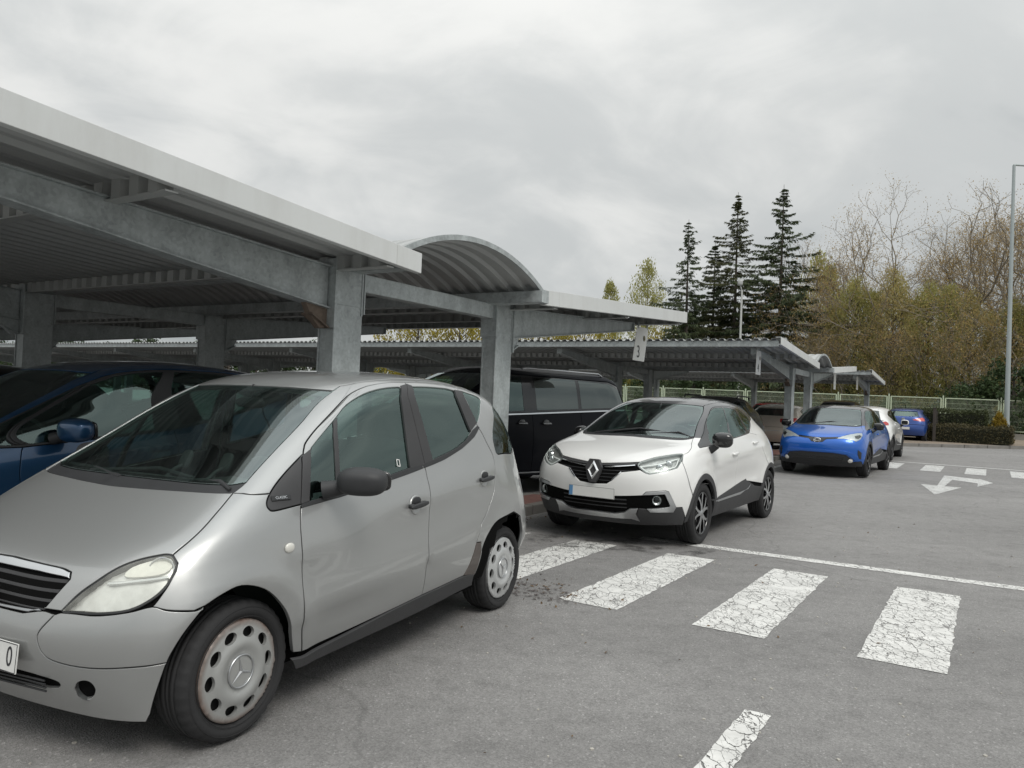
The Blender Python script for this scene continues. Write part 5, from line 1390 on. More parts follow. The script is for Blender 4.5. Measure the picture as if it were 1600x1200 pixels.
# ------------------------------------------------------------------ the silver compact
SIL_ROWS = [
 [(1.67,0,.165),(1.65,.35,.165),(1.60,.62,.165),(1.505,.755,.17),(1.21,.80,.235),(.90,.81,.24),(.40,.815,.25),(-.14,.815,.26),(-.70,.81,.28),(-1.20,.79,.28),(-1.52,.70,.29),(-1.62,.40,.29),(-1.64,0,.29)],
 [(1.755,0,.33),(1.735,.35,.33),(1.66,.62,.34),(1.50,.785,.35),(1.21,.835,.36),(.90,.845,.36),(.40,.85,.37),(-.14,.85,.38),(-.70,.845,.40),(-1.20,.835,.40),(-1.58,.765,.42),(-1.70,.42,.42),(-1.72,0,.42)],
 [(1.785,0,.48),(1.765,.35,.48),(1.68,.63,.50),(1.50,.80,.52),(1.21,.85,.52),(.90,.855,.52),(.40,.86,.54),(-.14,.86,.57),(-.70,.855,.61),(-1.20,.85,.62),(-1.59,.775,.62),(-1.72,.43,.62),(-1.74,0,.62)],
 [(1.755,0,.57),(1.735,.35,.57),(1.65,.62,.60),(1.48,.785,.64),(1.21,.84,.67),(.90,.85,.68),(.40,.855,.71),(-.14,.855,.76),(-.70,.85,.82),(-1.20,.835,.84),(-1.53,.75,.84),(-1.63,.43,.84),(-1.65,0,.84)],
 [(1.69,0,.71),(1.665,.35,.715),(1.575,.58,.745),(1.42,.735,.80),(1.21,.80,.85),(.91,.82,.87),(.42,.835,.89),(-.13,.84,.93),(-.68,.83,.99),(-1.18,.80,1.03),(-1.48,.71,1.03),(-1.57,.42,1.02),(-1.59,0,1.02)],
 [(1.45,0,.865),(1.43,.33,.865),(1.39,.56,.865),(1.32,.71,.88),(1.15,.77,.92),(.92,.79,.945),(.43,.81,.98),(-.10,.815,1.02),(-.62,.805,1.11),(-1.06,.775,1.18),(-1.42,.71,1.16),(-1.53,.42,1.15),(-1.55,0,1.15)],
 [(1.20,0,1.00),(1.195,.33,.998),(1.17,.56,.995),(1.13,.68,.995),(1.04,.735,1.01),(.86,.765,1.03),(.40,.79,1.07),(-.10,.80,1.10),(-.63,.785,1.19),(-1.07,.75,1.26),(-1.38,.685,1.25),(-1.49,.41,1.24),(-1.51,0,1.24)],
 [(.90,0,1.185),(.89,.33,1.18),(.86,.55,1.175),(.82,.645,1.17),(.74,.69,1.17),(.60,.715,1.20),(.30,.735,1.26),(-.10,.745,1.29),(-.60,.74,1.33),(-1.04,.71,1.37),(-1.29,.645,1.37),(-1.41,.40,1.36),(-1.43,0,1.36)],
 [(.36,0,1.495),(.35,.32,1.49),(.32,.49,1.475),(.29,.575,1.465),(.22,.615,1.47),(.12,.64,1.485),(-.02,.655,1.50),(-.22,.665,1.505),(-.55,.665,1.505),(-.88,.65,1.49),(-1.14,.60,1.465),(-1.26,.38,1.46),(-1.29,0,1.465)],
 [(.17,0,1.54),(.16,.26,1.537),(.14,.38,1.53),(.12,.43,1.53),(.08,.46,1.535),(.02,.48,1.54),(-.09,.49,1.55),(-.25,.49,1.56),(-.50,.49,1.56),(-.74,.48,1.55),(-.96,.42,1.535),(-1.09,.27,1.525),(-1.12,0,1.53)],
 [(.02,0,1.56),(.01,0,1.56),(.0,0,1.56),(-.02,0,1.562),(-.05,0,1.565),(-.1,0,1.568),(-.2,0,1.575),(-.32,0,1.58),(-.48,0,1.58),(-.63,0,1.575),(-.76,0,1.567),(-.85,0,1.56),(-.88,0,1.558)],
]
SIL_RIDGE = ((.98, .43, -.80, .62, .015, .12, .035), (.98, .70, -1.0, .985, .008, .09, .025))
SIL_POS = (-1.249, 4.651, R(-116.6))
SIL_OUT = {
 'bpl': [(6.338,8.084),(6.415,7.694),(6.575,7.415),(6.693,7.159),(6.758,6.895),(6.783,6.613),(6.789,6.314),(6.795,5.96),(6.809,5.412)],
 'bpr': [(6.748,8.083),(6.778,7.712),(6.893,7.44),(6.988,7.188),(7.048,6.927),(7.078,6.646),(7.093,6.346),(7.108,5.993),(7.135,5.447)],
 'mgu': [(6.645,8.328),(6.564,7.785),(6.731,7.463),(6.863,7.175),(6.938,6.875),(6.97,6.552),(6.988,6.197),(7.011,5.707),(7.033,4.971)],
 'pol': [(3.812,7.405),(4.389,7.224),(4.929,6.984),(5.212,6.718),(5.358,6.451),(5.446,6.186),(5.506,5.884),(5.548,5.48),(5.565,5.015)],
 'por': [(3.787,7.482),(4.398,7.291),(4.978,7.041),(5.276,6.766),(5.426,6.487),(5.514,6.208),(5.574,5.892),(5.616,5.46),(5.63,4.963)],
 'cpl': [(8.364,7.977),(8.247,7.719),(8.205,7.513),(8.189,7.322),(8.184,7.131),(8.184,6.928),(8.187,6.708),(8.194,6.47),(8.208,6.212)],
 'cpr': [(8.58,7.954),(8.466,7.732),(8.417,7.551),(8.395,7.387),(8.386,7.225),(8.384,7.059),(8.386,6.882),(8.393,6.691),(8.405,6.487)],
 'fsl': [(4.105,6.777),(4.573,6.46),(4.831,6.138),(4.959,5.778),(5.021,5.308),(5.025,4.802)],
 'fsr': [(4.182,6.92),(4.71,6.59),(4.969,6.25),(5.09,5.894),(5.152,5.414),(5.159,4.87)],
 'rdq': [(8.508,8.018),(8.386,7.766),(8.345,7.567),(8.333,7.386),(8.335,7.208),(8.344,7.022),(8.356,6.819),(8.374,6.598),(8.398,6.358)],
 'hood_side': [(2.635,4.09),(2.442,4.176),(2.074,4.153),(1.776,4.003),(1.535,3.706),(1.328,3.388),(1.178,2.97)],
 'hood_line': [(2.635,4.09),(2.793,4.475),(2.866,4.972),(2.819,5.549),(2.712,5.958)],
 'hood_rear': [(2.712,5.958),(1.72,5.924),(1.302,5.904),(0.53,5.852),(0.178,5.833)],
 'hood_front': [(0.452,4.028),(0.844,3.987),(1.049,3.909),(1.099,3.755),(1.005,3.402),(0.906,3.002),(1.178,2.97)],
 'hl': [(1.178,2.97),(1.328,3.388),(1.535,3.706),(1.776,4.003),(2.074,4.153),(2.442,4.176),(2.635,4.09),(2.776,3.814),(2.784,3.628),(2.688,3.331),(2.486,3.073),(2.162,2.873),(1.714,2.872),(1.408,2.927)],
 'arc1': [(4.891,0.341),(4.711,1.526),(4.517,2.102),(4.214,2.592),(3.814,2.864),(3.494,2.782),(3.247,2.607)],
 'arc2': [(3.229,2.579),(2.989,2.011),(2.829,1.537),(2.778,1.329)],
 'arc3': [(2.778,1.329),(2.688,0.841),(2.55,0.213)],
 'groove': [(1.101,2.865),(0.964,2.277),(0.95,1.962),(1.06,1.546),(1.339,1.384),(1.8,1.312),(2.339,1.317),(2.778,1.329)],
 'bump_top': [(0.615,2.789),(0.898,2.943),(1.101,2.865)],
 'corner_top': [(1.185,2.934),(1.411,2.908),(1.719,2.834),(2.166,2.836),(2.502,2.886),(2.733,2.691),(3.083,2.539),(3.229,2.579)],
 'fender_top': [(2.712,5.958),(3.12,5.924),(4.188,5.711)],
 'tri_low': [(4.188,5.711),(4.245,5.325),(4.36,4.979),(4.518,4.793),(5.025,4.802)],
 'dfg': [(5.022,4.735),(4.918,3.446),(4.913,1.598),(5.024,0.263)],
 'dfr': [(4.066,6.81),(3.804,6.934),(3.489,7.09),(3.23,7.406),(3.215,7.925),(4.113,8.24),(5.316,8.334),(6.645,8.328)],
 'mg': [(6.645,8.328),(6.71,7.99),(7.033,4.971),(6.914,2.271),(6.92,1.696),(6.922,0.56)],
 'rdt': [(6.645,8.328),(7.719,8.41),(8.543,8.46),(8.685,8.285),(8.508,8.018)],
 'rdr': [(8.508,8.018),(8.385,7.119),(8.398,6.358),(8.518,5.587),(8.604,4.574),(8.498,3.793),(8.433,3.232),(8.351,2.889),(8.192,2.465),(8.028,2.172),(7.974,1.674)],
 'rd2': [(7.974,1.674),(7.887,1.197),(7.763,0.603)],
 'tri': [(4.188,5.711),(4.136,6.233),(4.066,6.81)],
 'sill': [(5.024,0.263),(5.876,0.37),(6.922,0.56)],
 'sillr': [(6.922,0.56),(7.763,0.603)],
 'qf': [(8.508,8.018),(9.063,7.995),(9.328,7.824),(9.161,7.498),(8.938,7.205),(8.59,6.598),(8.425,6.275),(8.398,6.358)],
 'rarc': [(8.042,0.409),(8.111,1.313),(8.25,1.805),(8.484,2.125),(8.833,2.232)],
 'fglass': [(4.182,6.92),(3.791,7.427),(3.637,7.722),(4.26,7.969),(5.241,8.06),(6.265,8.04),(6.618,7.342),(6.81,6.697),(6.799,5.501),(6.424,5.339),(5.611,4.978),(5.159,4.87)],
 'fstrip': [(4.105,6.777),(4.182,6.92),(5.159,4.87),(5.025,4.802)],
 'post': [(3.791,7.417),(3.787,7.482),(5.525,6.134),(5.648,4.948),(5.583,4.967),(5.468,6.155)],
 'rglass': [(6.735,8.052),(7.436,8.057),(8.059,8.026),(8.312,7.918),(8.206,7.352),(8.201,6.282),(7.981,5.864),(7.704,5.639),(7.346,5.575),(7.125,5.542),(7.084,6.632),(6.888,7.504)],
 'qglass': [(8.538,7.911),(8.808,7.84),(9.075,7.692),(9.04,7.489),(8.81,7.217),(8.52,6.678),(8.419,6.544),(8.405,7.169)],
 'bpost': [(6.307,8.085),(6.748,8.083),(6.888,7.504),(7.084,6.632),(7.136,5.488),(6.809,5.412),(6.81,6.697),(6.618,7.342)],
 'cpost': [(8.376,7.961),(8.58,7.954),(8.405,7.169),(8.419,6.544),(8.398,6.358),(8.213,6.241),(8.206,7.352)],
 'belt': [(5.025,4.802),(5.159,4.87),(5.611,4.978),(6.424,5.339),(6.799,5.501),(7.137,5.528),(7.346,5.575),(7.704,5.639),(7.981,5.864),(8.213,6.241),(8.398,6.358),(8.438,6.232),(8.22,5.833),(7.856,5.447),(7.436,5.239),(7.124,5.201),(6.799,5.136),(6.415,5.008),(5.6,4.71),(5.014,4.602)],
 'ws_side': [(2.751,6.237),(2.547,6.779),(2.331,7.291),(2.1,7.733),(2.347,8.251)],
 'cowl_r': [(2.712,5.958),(2.783,6.177),(2.751,6.237)],
 'repeater': [(4.706,3.43)],
 'handle_f': [(6.696,3.609)],
 'handle_r': [(8.165,3.625)],
 'lowgrille': [(0.774,0.976),(1.112,0.898),(1.174,0.813),(1.062,0.695),(0.678,0.621)],
 'fog': [(1.406,0.752),(1.479,0.913),(1.588,0.978),(1.678,0.939),(1.711,0.783),(1.638,0.614),(1.516,0.527),(1.413,0.571)],
 'rw_left': [(9.32,6.945),(8.93,5.978),(8.796,4.873),(8.743,4.504),(8.777,4.367)],
 'wedge': [(7.974,1.674),(8.087,1.641),(8.111,1.313),(8.049,0.402),(7.763,0.603),(7.887,1.197)],
 'grille': [(0.998,3.777),(1.084,3.739),(0.893,3.017)],
 'chrome': [(0.452,4.028),(0.844,3.987),(1.049,3.909),(1.099,3.755),(0.937,3.8),(0.554,3.852)],
 'plate': [(0.703,1.879),(0.619,1.072)],
 'badge': [(4.398,5.537),(4.756,5.501),(4.793,5.245),(4.469,5.254)],
 'mirror': [(5.406,5.587),(5.592,4.959)],
 'crease': [(4.927,3.136),(5.788,3.813),(7.022,4.621),(8.42,3.828)],
 'sticker': [(6.51,5.768),(6.607,5.968)],
}
#BUILD
def q(name, a=None, b=None, rev=False, smooth=True):
    L = SIL_OUT[name][a:b]
    if rev: L = L[::-1]
    if smooth and len(L) > 2: return smooth_pts('p', L, per=4)
    return [('p', x, y) for x, y in L]
def pp(*pts): return [('p', a, b) for a, b in pts]
def build_silver():
    x, y, a = SIL_POS
    root = empty('parked_car', (x, y, 0), a, 'silver compact hatchback with rusty wheel covers, parked nose out beside the zebra crossing', 'car')
    paint = car_paint('silver_paint', (0.40, 0.408, 0.405), metal=0.58, rough=0.36, dirt=0.09)
    skin = Skin(SIL_ROWS, arches=((1.225, .29, .375, .012), (-1.2, .29, .375, .012)), ridges=SIL_RIDGE)
    c = Car(skin, root, None)
    tr, vd = M_['trim'], M_['void']
    RC = 5.82      # bonnet rear edge at the centre line
    hood = pp((0, 4.06)) + q('hood_front', 0, 3) + q('hood_front', 2, 6, smooth=False) + q('hood_side', rev=True)[0:] + q('hood_line')[1:] + q('hood_rear')[1:] + pp((0, RC))
    c.panel('bonnet', hood, paint, center=True)
    # cowl and windscreen
    c.panel('cowl', pp((0, RC), (0, 6.10), (1.4, 6.12), (2.3, 6.16)) + q('cowl_r', rev=True) + q('hood_rear')[1:], tr, off=-.006, center=True, bev=.002)
    ws = pp((0, 6.10), (1.4, 6.12), (2.3, 6.16)) + q('ws_side') + pp((2.2, 8.02), (1.4, 7.98), (0.5, 7.97), (0, 7.97))
    c.panel('windscreen', ws, M_['glass_ws'], center=True, off=-.004, void=True, depth=.006)
    # dark printed edge of the screen
    wi = [(0, 7.86), (0.6, 7.86), (1.5, 7.86), (1.95, 7.86), (2.1, 7.60), (2.24, 7.29), (2.44, 6.80), (2.62, 6.34), (2.2, 6.26), (1.3, 6.22), (0, 6.20)]
    c.panel('windscreen_edge', pp((0, 6.10), (1.4, 6.12), (2.3, 6.16)) + q('ws_side') + pp((2.2, 8.02), (1.4, 7.98), (0.5, 7.97), (0, 7.97)) + pp(*wi), M_['gloss_black'], center=True, off=-.008, depth=.006)
    # bumper, split along its moulded groove
    bm = pp((0, 2.80)) + q('bump_top') + q('groove')[1:] + q('arc3')[1:] + pp((2.45, 0.03), (1.5, 0.03), (0, 0.03))
    lg = pp((0, 1.02)) + q('lowgrille') + pp((0, 0.50))
    lgh = q('lowgrille')
    # the lower intake is cut by running the outline round it
    bm = pp((0, 2.80)) + q('bump_top') + q('groove')[1:] + q('arc3')[1:] + pp((2.45, 0.03), (1.5, 0.03), (0, 0.03), (0, .50)) + q('lowgrille', rev=True) + pp((0, 1.02))
    c.panel('front_bumper', bm, paint, center=True, holes=[q('fog')], depth=.03, grid=.035)
    corner = q('groove', 0, 1) + q('corner_top') + q('arc2')[1:] + q('groove', rev=True)[1:-1]
    c.panel('bumper_corner', corner, paint, depth=.03, off=.002)
    c.panel('lower_intake', pp((0, 1.05), (.8, 1.0), (1.2, .85), (1.1, .5), (.6, .42), (0, .42)), vd, off=-.05, center=True)
    mb = MB()
    for k in range(4):
        z = .268 + .014 * k; mb.tube([(1.725 + .003 * k, -.34, z), (1.745 + .003 * k, 0, z - .004), (1.725 + .003 * k, .34, z)], .004, 6)
    mb.build('intake_bars', tr, root)
    for sg in (1, -1):
        mb = MB(); mb.lathe([(0, 0), (.028, .004), (.036, .012), (.04, .03)], 24, 'x'); f = mb.build('fog_lamp', M_['lens'], root); f.location = (1.640, .49 * sg, .292)
        mb = MB(); mb.lathe([(0, -.02), (.03, -.01), (.042, .035)], 24, 'x'); mb.build('lamp_bowl', M_['chrome_dull'], f)
        f.rotation_euler = (0, 0, R(22) * sg)
    # radiator grille
    c.panel('grille_surround', pp((0, 4.0), (.5, 3.95), (1.08, 3.8), (1.0, 3.4), (.91, 2.95), (0, 2.85)), vd, off=-.045, center=True)
    chrome = pp((0, 4.05)) + q('chrome', 0, 3) + q('chrome', 3, 6) + pp((0, 3.86))
    c.panel('grille_strip', chrome, M_['chrome'], center=True, off=.004, depth=.02)
    for (r0, r1) in ((3.80, 3.66), (3.55, 3.41), (3.30, 3.16), (3.05, 2.93)):
        w0 = float(np.interp(r0, [2.95, 3.8], [.88, 1.07])); w1 = float(np.interp(r1, [2.95, 3.8], [.88, 1.07]))
        c.panel('grille_slat', pp((0, r0 + .02), (w0, r0), (w1, r1), (0, r1 + .02)), M_['trim_grey'], center=True, off=-.012, depth=.02, bev=.004)
    c.panel('grille_sill', pp((0, 2.93), (.88, 2.98), (.66, 2.82), (0, 2.80)), M_['chrome_dull'], center=True, off=-.004)
    p0 = skin.at([0.0], [3.32])[0][0]
    mb = MB(); star_emblem(mb, .052, 0, .007, True, .0055); em = mb.build('star_badge', M_['chrome'], root)
    em.location = (p0[0] + .03, .022, p0[2] + .005); em.rotation_euler = (0, R(-8), R(-90))
    # headlamps
    c.panel('headlight', q('hl', smooth=False) if False else smooth_pts('p', SIL_OUT['hl'], True, 4), M_['lens_old'], off=.001, depth=.03, void=True, gap=.006, bev=.004)
    hl_ = smooth_pts('p', SIL_OUT['hl'], True, 4); c.panel('lamp_seal', hl_, M_['trim'], off=-.004, depth=.03, gap=-.002, holes=[Car_inset(skin, hl_, .009)])
    lampb = [o for o in root.children if o.name.startswith('lamp_seal')]
    def bowl(P, N):
        w = np.sin(P[:, 1] * 60) * .003
        return -N * (.026 + w)[:, None]
    c.panel('lamp_reflector', smooth_pts('p', SIL_OUT['hl'], True, 4), simple('lamp_reflector_pale', (.82, .82, .80), .30, metal=.5, var=.30, scale=26), push=bowl, off=0, gap=.010, grid=.02)
    for sg in (1, -1):
        for (px, py, pz, rr_) in ((1.535, .60, .665, .060), (1.585, .525, .645, .040), (1.50, .655, .725, .045)):
            mb = MB(); mb.lathe([(.006, -.05), (rr_ * .5, -.035), (rr_ * .85, -.008), (rr_, .02), (rr_ + .006, .018)], 28, 'x'); mb.lathe([(0, -.018), (.012, -.022), (.014, -.05)], 12, 'x')
            o = mb.build('reflector_bowl', M_['chrome'], root); o.location = (px - .012, py * sg, pz); o.rotation_euler = (0, R(-12), R(32) * sg)
    c.panel('lamp_indicator', smooth_pts('p', [(1.98, 4.02), (2.3, 4.12), (2.60, 4.06), (2.70, 3.84), (2.60, 3.66), (2.2, 3.70), (1.92, 3.80)], True, 3), simple('indicator_white', (.80, .79, .74), .2, var=.1, scale=60, coat=.8), off=-.012, gap=0, depth=.012)
    c.panel('lamp_divider', pp((1.70, 3.70), (2.2, 3.66), (2.68, 3.58), (2.68, 3.51), (2.2, 3.58), (1.70, 3.62)), M_['chrome'], off=-.010, gap=0, depth=.012)
    # wings
    fend = q('hood_line') + q('fender_top')[1:] + q('tri_low')[1:] + q('dfg')[1:] + pp((4.93, .26)) + q('arc1') + q('corner_top', 4, 8, rev=True) + q('hl', 7, 10, rev=True, smooth=False) + q('hl', 6, 8, rev=True, smooth=False)[:1]
    fend = q('hood_line') + q('fender_top')[1:] + q('tri_low')[1:] + q('dfg')[1:] + q('arc1') + q('corner_top', 4, 7, rev=True) + pp((2.69, 3.33), (2.78, 3.63), (2.78, 3.81))
    c.panel('front_wing', fend, paint, depth=.022)
    c.panel('corner_panel', q('tri', smooth=False) + q('fsl')[1:] + q('tri_low', rev=True)[1:], M_['trim_grey'], off=.001)
    # doors
    mg = q('mgu') + q('mg', 3)
    dout = q('dfr') + mg[1:] + q('sill', rev=True)[1:] + q('dfg', rev=True)[1:] + q('fsl', rev=True)
    fhole = smooth_pts('p', SIL_OUT['fglass'][0:6], per=3) + q('bpl')[3:] + smooth_pts('p', SIL_OUT['fglass'][9:12], per=3) + q('fsr', rev=True)[1:-1]
    d1 = c.panel('front_door', dout, paint, holes=[fhole], depth=.022); c.pair(d1[0], d1[1])
    rdr = q('rdq') + q('rdr', 2, None)[1:]
    rout = q('rdt') + rdr[1:] + q('rd2')[1:] + q('sillr', rev=True)[1:] + mg[::-1][1:-1]
    rhole = smooth_pts('p', SIL_OUT['rglass'][0:3], per=3) + q('cpl')[1:-1] + smooth_pts('p', SIL_OUT['rglass'][6:9], per=3) + q('bpr', rev=True)[1:-2]
    d2 = c.panel('rear_door', rout, paint, holes=[rhole], depth=.022); c.pair(d2[0], d2[1])
    c.panel('window', fhole, M_['glass'], off=-.008, gap=-.004, depth=.004, void=True, parent=d1[0])
    c.panel('window', rhole, M_['glass'], off=-.008, gap=-.004, depth=.004, void=True, parent=d2[0])
    c.panel('window_trim', q('fsl') + q('fsr', rev=True), M_['trim_grey'], off=.003, parent=d1[0], gap=0)
    c.panel('window_divider', q('pol') + q('por', rev=True), M_['trim_grey'], off=.000, parent=d1[0], gap=0)
    sh = lambda L, d: [(k_, a_ + d, b_) for k_, a_, b_ in L]
    c.panel('pillar_cover', sh(q('bpl'), -.06) + sh(q('mgu', rev=True), -.002)[2:-1], M_['trim_grey'], off=.004, parent=d1[0], gap=.0)
    c.panel('pillar_cover', sh(q('mgu'), .002)[1:-2] + sh(q('bpr', rev=True), .06), M_['trim_grey'], off=.004, parent=d2[0], gap=.0)
    c.panel('pillar_cover', sh(q('cpl'), -.06) + q('cpr', rev=True), M_['trim_grey'], off=.004, parent=d2[0], gap=.0)
    bl = SIL_OUT['belt']; mid = 5
    c.panel('belt_moulding', [('p', a, b) for a, b in bl[0:5] + [(6.98, 5.50), (6.98, 5.19)] + bl[16:]], tr, off=.004, parent=d1[0], gap=0, depth=.012)
    c.panel('belt_moulding', [('p', a, b) for a, b in [(6.995, 5.50)] + bl[5:16] + [(6.995, 5.19)]], tr, off=.004, parent=d2[0], gap=0, depth=.012)
    # body side round the doors, with the small rear quarter light
    side = q('cowl_r') + q('ws_side')[1:] + pp((3.4, 8.52), (4.3, 8.60), (5.5, 8.62), (7, 8.62), (8.5, 8.62), (9.4, 8.60), (10.0, 8.50), (10.35, 8.3), (10.35, 7.9)) + pp((9.75, 7.4)) + q('rw_left') + pp((9.4, 4.25), (10.3, 4.6), (10.3, 2.7), (10.2, 2.6), (9.9, .03), (9.62, .03), (9.60, .6), (9.50, 1.45), (9.28, 2.05), (9.0, 2.26)) + q('rarc', rev=True) + pp((8.11, 1.31), (8.09, 1.64)) + q('rdr', 2, None, rev=True)
    side = side + q('rdq', rev=True)[1:] + q('rdt', rev=True)[1:] + q('dfr', rev=True)[1:] + q('tri', rev=True)[1:] + pp((3.12, 5.93))
    qh = smooth_pts('p', SIL_OUT['qglass'], True, 3)
    # outline passes the quarter light: leave it as a hole
    c.panel('body_side', side, paint, holes=[qh], depth=.02)
    c.panel('quarter_window', qh, M_['glass'], off=-.006, gap=-.004, depth=.004, void=True)
    c.panel('sill_wedge', q('wedge', smooth=False), simple('stone_chip_film', (.085, .070, .062), .5, var=.2, coat=.3), off=.002)
    sk = pp((4.86, .30), (5.02, .26)) + q('sill')[1:] + q('sillr')[1:] + pp((8.02, .45), (8.02, 0), (6.5, 0), (4.95, 0))
    c.panel('side_skirt', sk, M_['trim_grey'], off=-.004, push=lambda P, N: np.stack([0 * P[:, 0], .012 * np.ones(len(P)), -.05 * np.clip((.31 - P[:, 2]) / .08, 0, 1)], 1))
    # roof and tail
    c.panel('roof', pp((0, 7.98), (.5, 7.98), (1.4, 8.0), (2.2, 8.04), (2.36, 8.27), (3.4, 8.53), (4.3, 8.61), (5.5, 8.63), (7, 8.63), (8.5, 8.63), (9.4, 8.61), (10.0, 8.51), (10.35, 8.31), (10.8, 8.1), (12, 8.05), (12, 10), (9, 10), (6, 10), (3, 10), (0, 10)), paint, center=True, depth=.015, grid=.06)
    c.panel('tailgate', pp((12, 2.7), (10.32, 2.7), (10.32, 4.55), (9.5, 4.25), (10.6, 5.0), (12, 5.0)), paint, center=True)
    c.panel('rear_window', pp((12, 5.0), (10.6, 5.0), (9.42, 4.28)) + q('rw_left', rev=True) + pp((9.77, 7.42), (10.35, 7.9), (10.8, 8.06), (12, 8.02)), M_['glass_mid'], center=True, off=-.003, void=True)
    c.panel('tail_light', pp((10.28, 4.5), (9.95, 4.2), (10.0, 3.6), (10.0, 2.75), (10.28, 2.75)), M_['red_lens'], off=.004)
    c.panel('tail_light_lens', pp((10.28, 3.75), (9.99, 3.7), (10.0, 3.2), (10.28, 3.2)), M_['white_lens'], off=.008)
    c.panel('rear_bumper', pp((12, .03), (9.95, .03), (10.22, 2.6), (12, 2.62)), paint, center=True, depth=.03)
    # handles: dark pull bar over a scooped dish
    for nm, door in (('handle_f', d1), ('handle_r', d2)):
        (j, r) = SIL_OUT[nm][0]; P, Nn, _, _ = skin.at([j], [r]); P = P[0]
        for sg, dr in ((1, door[0]), (-1, door[1])):
            mb = MB()
            V = []; F = []
            for i in range(13):
                for k in range(5):
                    an = 2 * math.pi * i / 12; rr_ = k / 4
                    V.append((P[0] + .052 * rr_ * math.cos(an), (P[1] + .0018 - .000 * (1 - rr_ ** 2)) * sg, P[2] + .050 * rr_ * math.sin(an)))
            mb.lathe([(0, 0), (.02, .0005), (.040, .001), (.046, .0035), (.052, .0015), (.054, -.004)], 28, 'y')
            h0 = mb.build('door_handle', paint, dr); h0.location = (P[0], P[1] * sg, P[2]); h0.scale = (1.05, sg, 1)
            h0.rotation_euler = (R(4) * sg, 0, 0)
            mb = MB(); pillow(mb, (0, .022, 0), (.17, .022, .028), (0, R(5), 0), 6, 3); pillow(mb, (.06, .008, -.002), (.04, .03, .026), (0, 0, 0), 5, 3); pillow(mb, (-.07, .008, .003), (.03, .03, .026), (0, 0, 0), 5, 3)
            pillow(mb, (.01, .004, .022), (.085, .006, .045), (0, 0, 0), 6, 2.2)
            hb = mb.build('handle_bar', tr, dr); hb.location = (P[0] - .01, P[1] * sg, P[2]); hb.scale = (1, sg, 1)
    (j, r) = SIL_OUT['repeater'][0]; P, Nn, _, _ = skin.at([j], [r]); P = P[0]
    for sg in (1, -1):
        mb = MB(); pillow(mb, (P[0], (P[1] + .003) * sg, P[2]), (.056, .022, .044), (0, 0, 0), 6, 2.2); mb.build('side_repeater', M_['amber'], root)
        # mirror
        mirror_housing(root, (.665, (.805 + .165) * sg, 1.035), sg, (.155, .235, .128), M_['trim'], (.735, .795 * sg, .985), rot=24)
    # word badge on the corner panel
    A_, N_, _, _ = skin.at([4.58], [5.38]); b = A_[0]
    nn = Vector(N_[0]); zr = Vector((0, 0, 1)); xr = zr.cross(nn).normalized(); uu = nn.cross(xr); m = Matrix((xr, uu, nn)).transposed()
    mb = MB(); mb.box(b + nn * .004, (.105, .024, .003), m); pl = mb.build('word_badge', M_['gloss_black'], root, bevel=.002)
    text_mesh('badge_lettering', 'CLASSIC', .017, M_['chrome'], pl, b + nn * .006, m.to_euler(), .0006)
    mb = MB(); 
    for dx, dz, ww, hh in ((0, .018, .030, .005), (0, -.018, .030, .005), (.013, 0, .005, .04), (-.013, 0, .005, .04)): mb.box((dx, 0, dz), (ww, .0015, hh))
    for sg in (1,):
        A_, N_, _, _ = skin.at([6.55], [5.86]); o = mb.build('window_sticker', M_['plate'], d1[0]); o.location = A_[0] - N_[0] * .004; o.rotation_euler = (R(20), R(-8), 0)
    # number plate: only its last figure is inside the picture
    plate(root, (1.792, 0.0, .392), (1, 0, .06), .52, .112, True, [('0', .215)], tsize=.105)
    # wipers
    for pts in (([1.14, -.30, 1.020], [1.075, .10, 1.055], [1.10, .36, 1.030]), ([1.12, .30, 1.02], [1.10, .52, 1.03], [1.135, .62, 1.005]), ([1.17, -.05, 1.01], [1.12, -.28, 1.03], [1.08, -.55, 1.03])):
        mb = MB(); mb.tube(pts, [.008, .010, .007], 6); mb.tube([(p[0] - .006, p[1], p[2] + .006) for p in pts], .004, 5); mb.build('wiper', tr, root)
    # inside
    seats(root, (.02, -.82), .55)
    mb = MB()
    V = []; ys = np.linspace(-.66, .66, 13)
    prof = [(1.10, .96), (1.02, .985), (.86, .99), (.74, .95), (.70, .85), (.72, .62)]
    for yy in ys:
        for px, pz in prof: V.append((px - .25 * (abs(yy) / .66) ** 2 * .25, yy, pz - .02 * (abs(yy) / .66) ** 3 + (.035 * math.exp(-((yy - .36) / .16) ** 2) if px < .9 else 0)))
    F = [(i * 6 + k, i * 6 + k + 1, (i + 1) * 6 + k + 1, (i + 1) * 6 + k) for i in range(12) for k in range(5)]
    mb.add(V, F, True); mb.build('dashboard', M_['dash'], root)
    steering(root, (.60, .36, .93))
    for (px, py) in ((1.00, .05), (.98, .30)):
        mb = MB(); mb.tube([(px, py, 1.00), (px - .05, py + .01, 1.045), (px - .10, py + .01, 1.06)], [.012, .010, .010], 8); pillow(mb, (px - .11, py + .01, 1.085), (.025, .075, .10), (0, R(-25), 0), 6, 3); mb.lathe([(.035, 0), (.03, .012), (0, .016)], 16, 'z', center=(px, py, 1.0)); mb.build('phone_holder', M_['trim'], root)
    mb = MB(); pillow(mb, (.42, 0, 1.37), (.04, .22, .06), (0, R(10), 0), 6, 3); mb.tube([(.42, 0, 1.40), (.40, 0, 1.47)], .012, 6); mb.build('rear_view_mirror', tr, root)
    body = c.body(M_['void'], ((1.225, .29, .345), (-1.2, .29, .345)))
    ws_ = place_wheels(root, lambda r_: wheel_cover(r_), 1.2115, -1.2115, .715, .285)
    for w_ in (ws_[1], ws_[3]):
        for ch in w_.children:
            if ch.name.startswith('wheel_cover'): ch.data = ch.data.copy(); ch.data.materials[0] = M_['hub_clean']
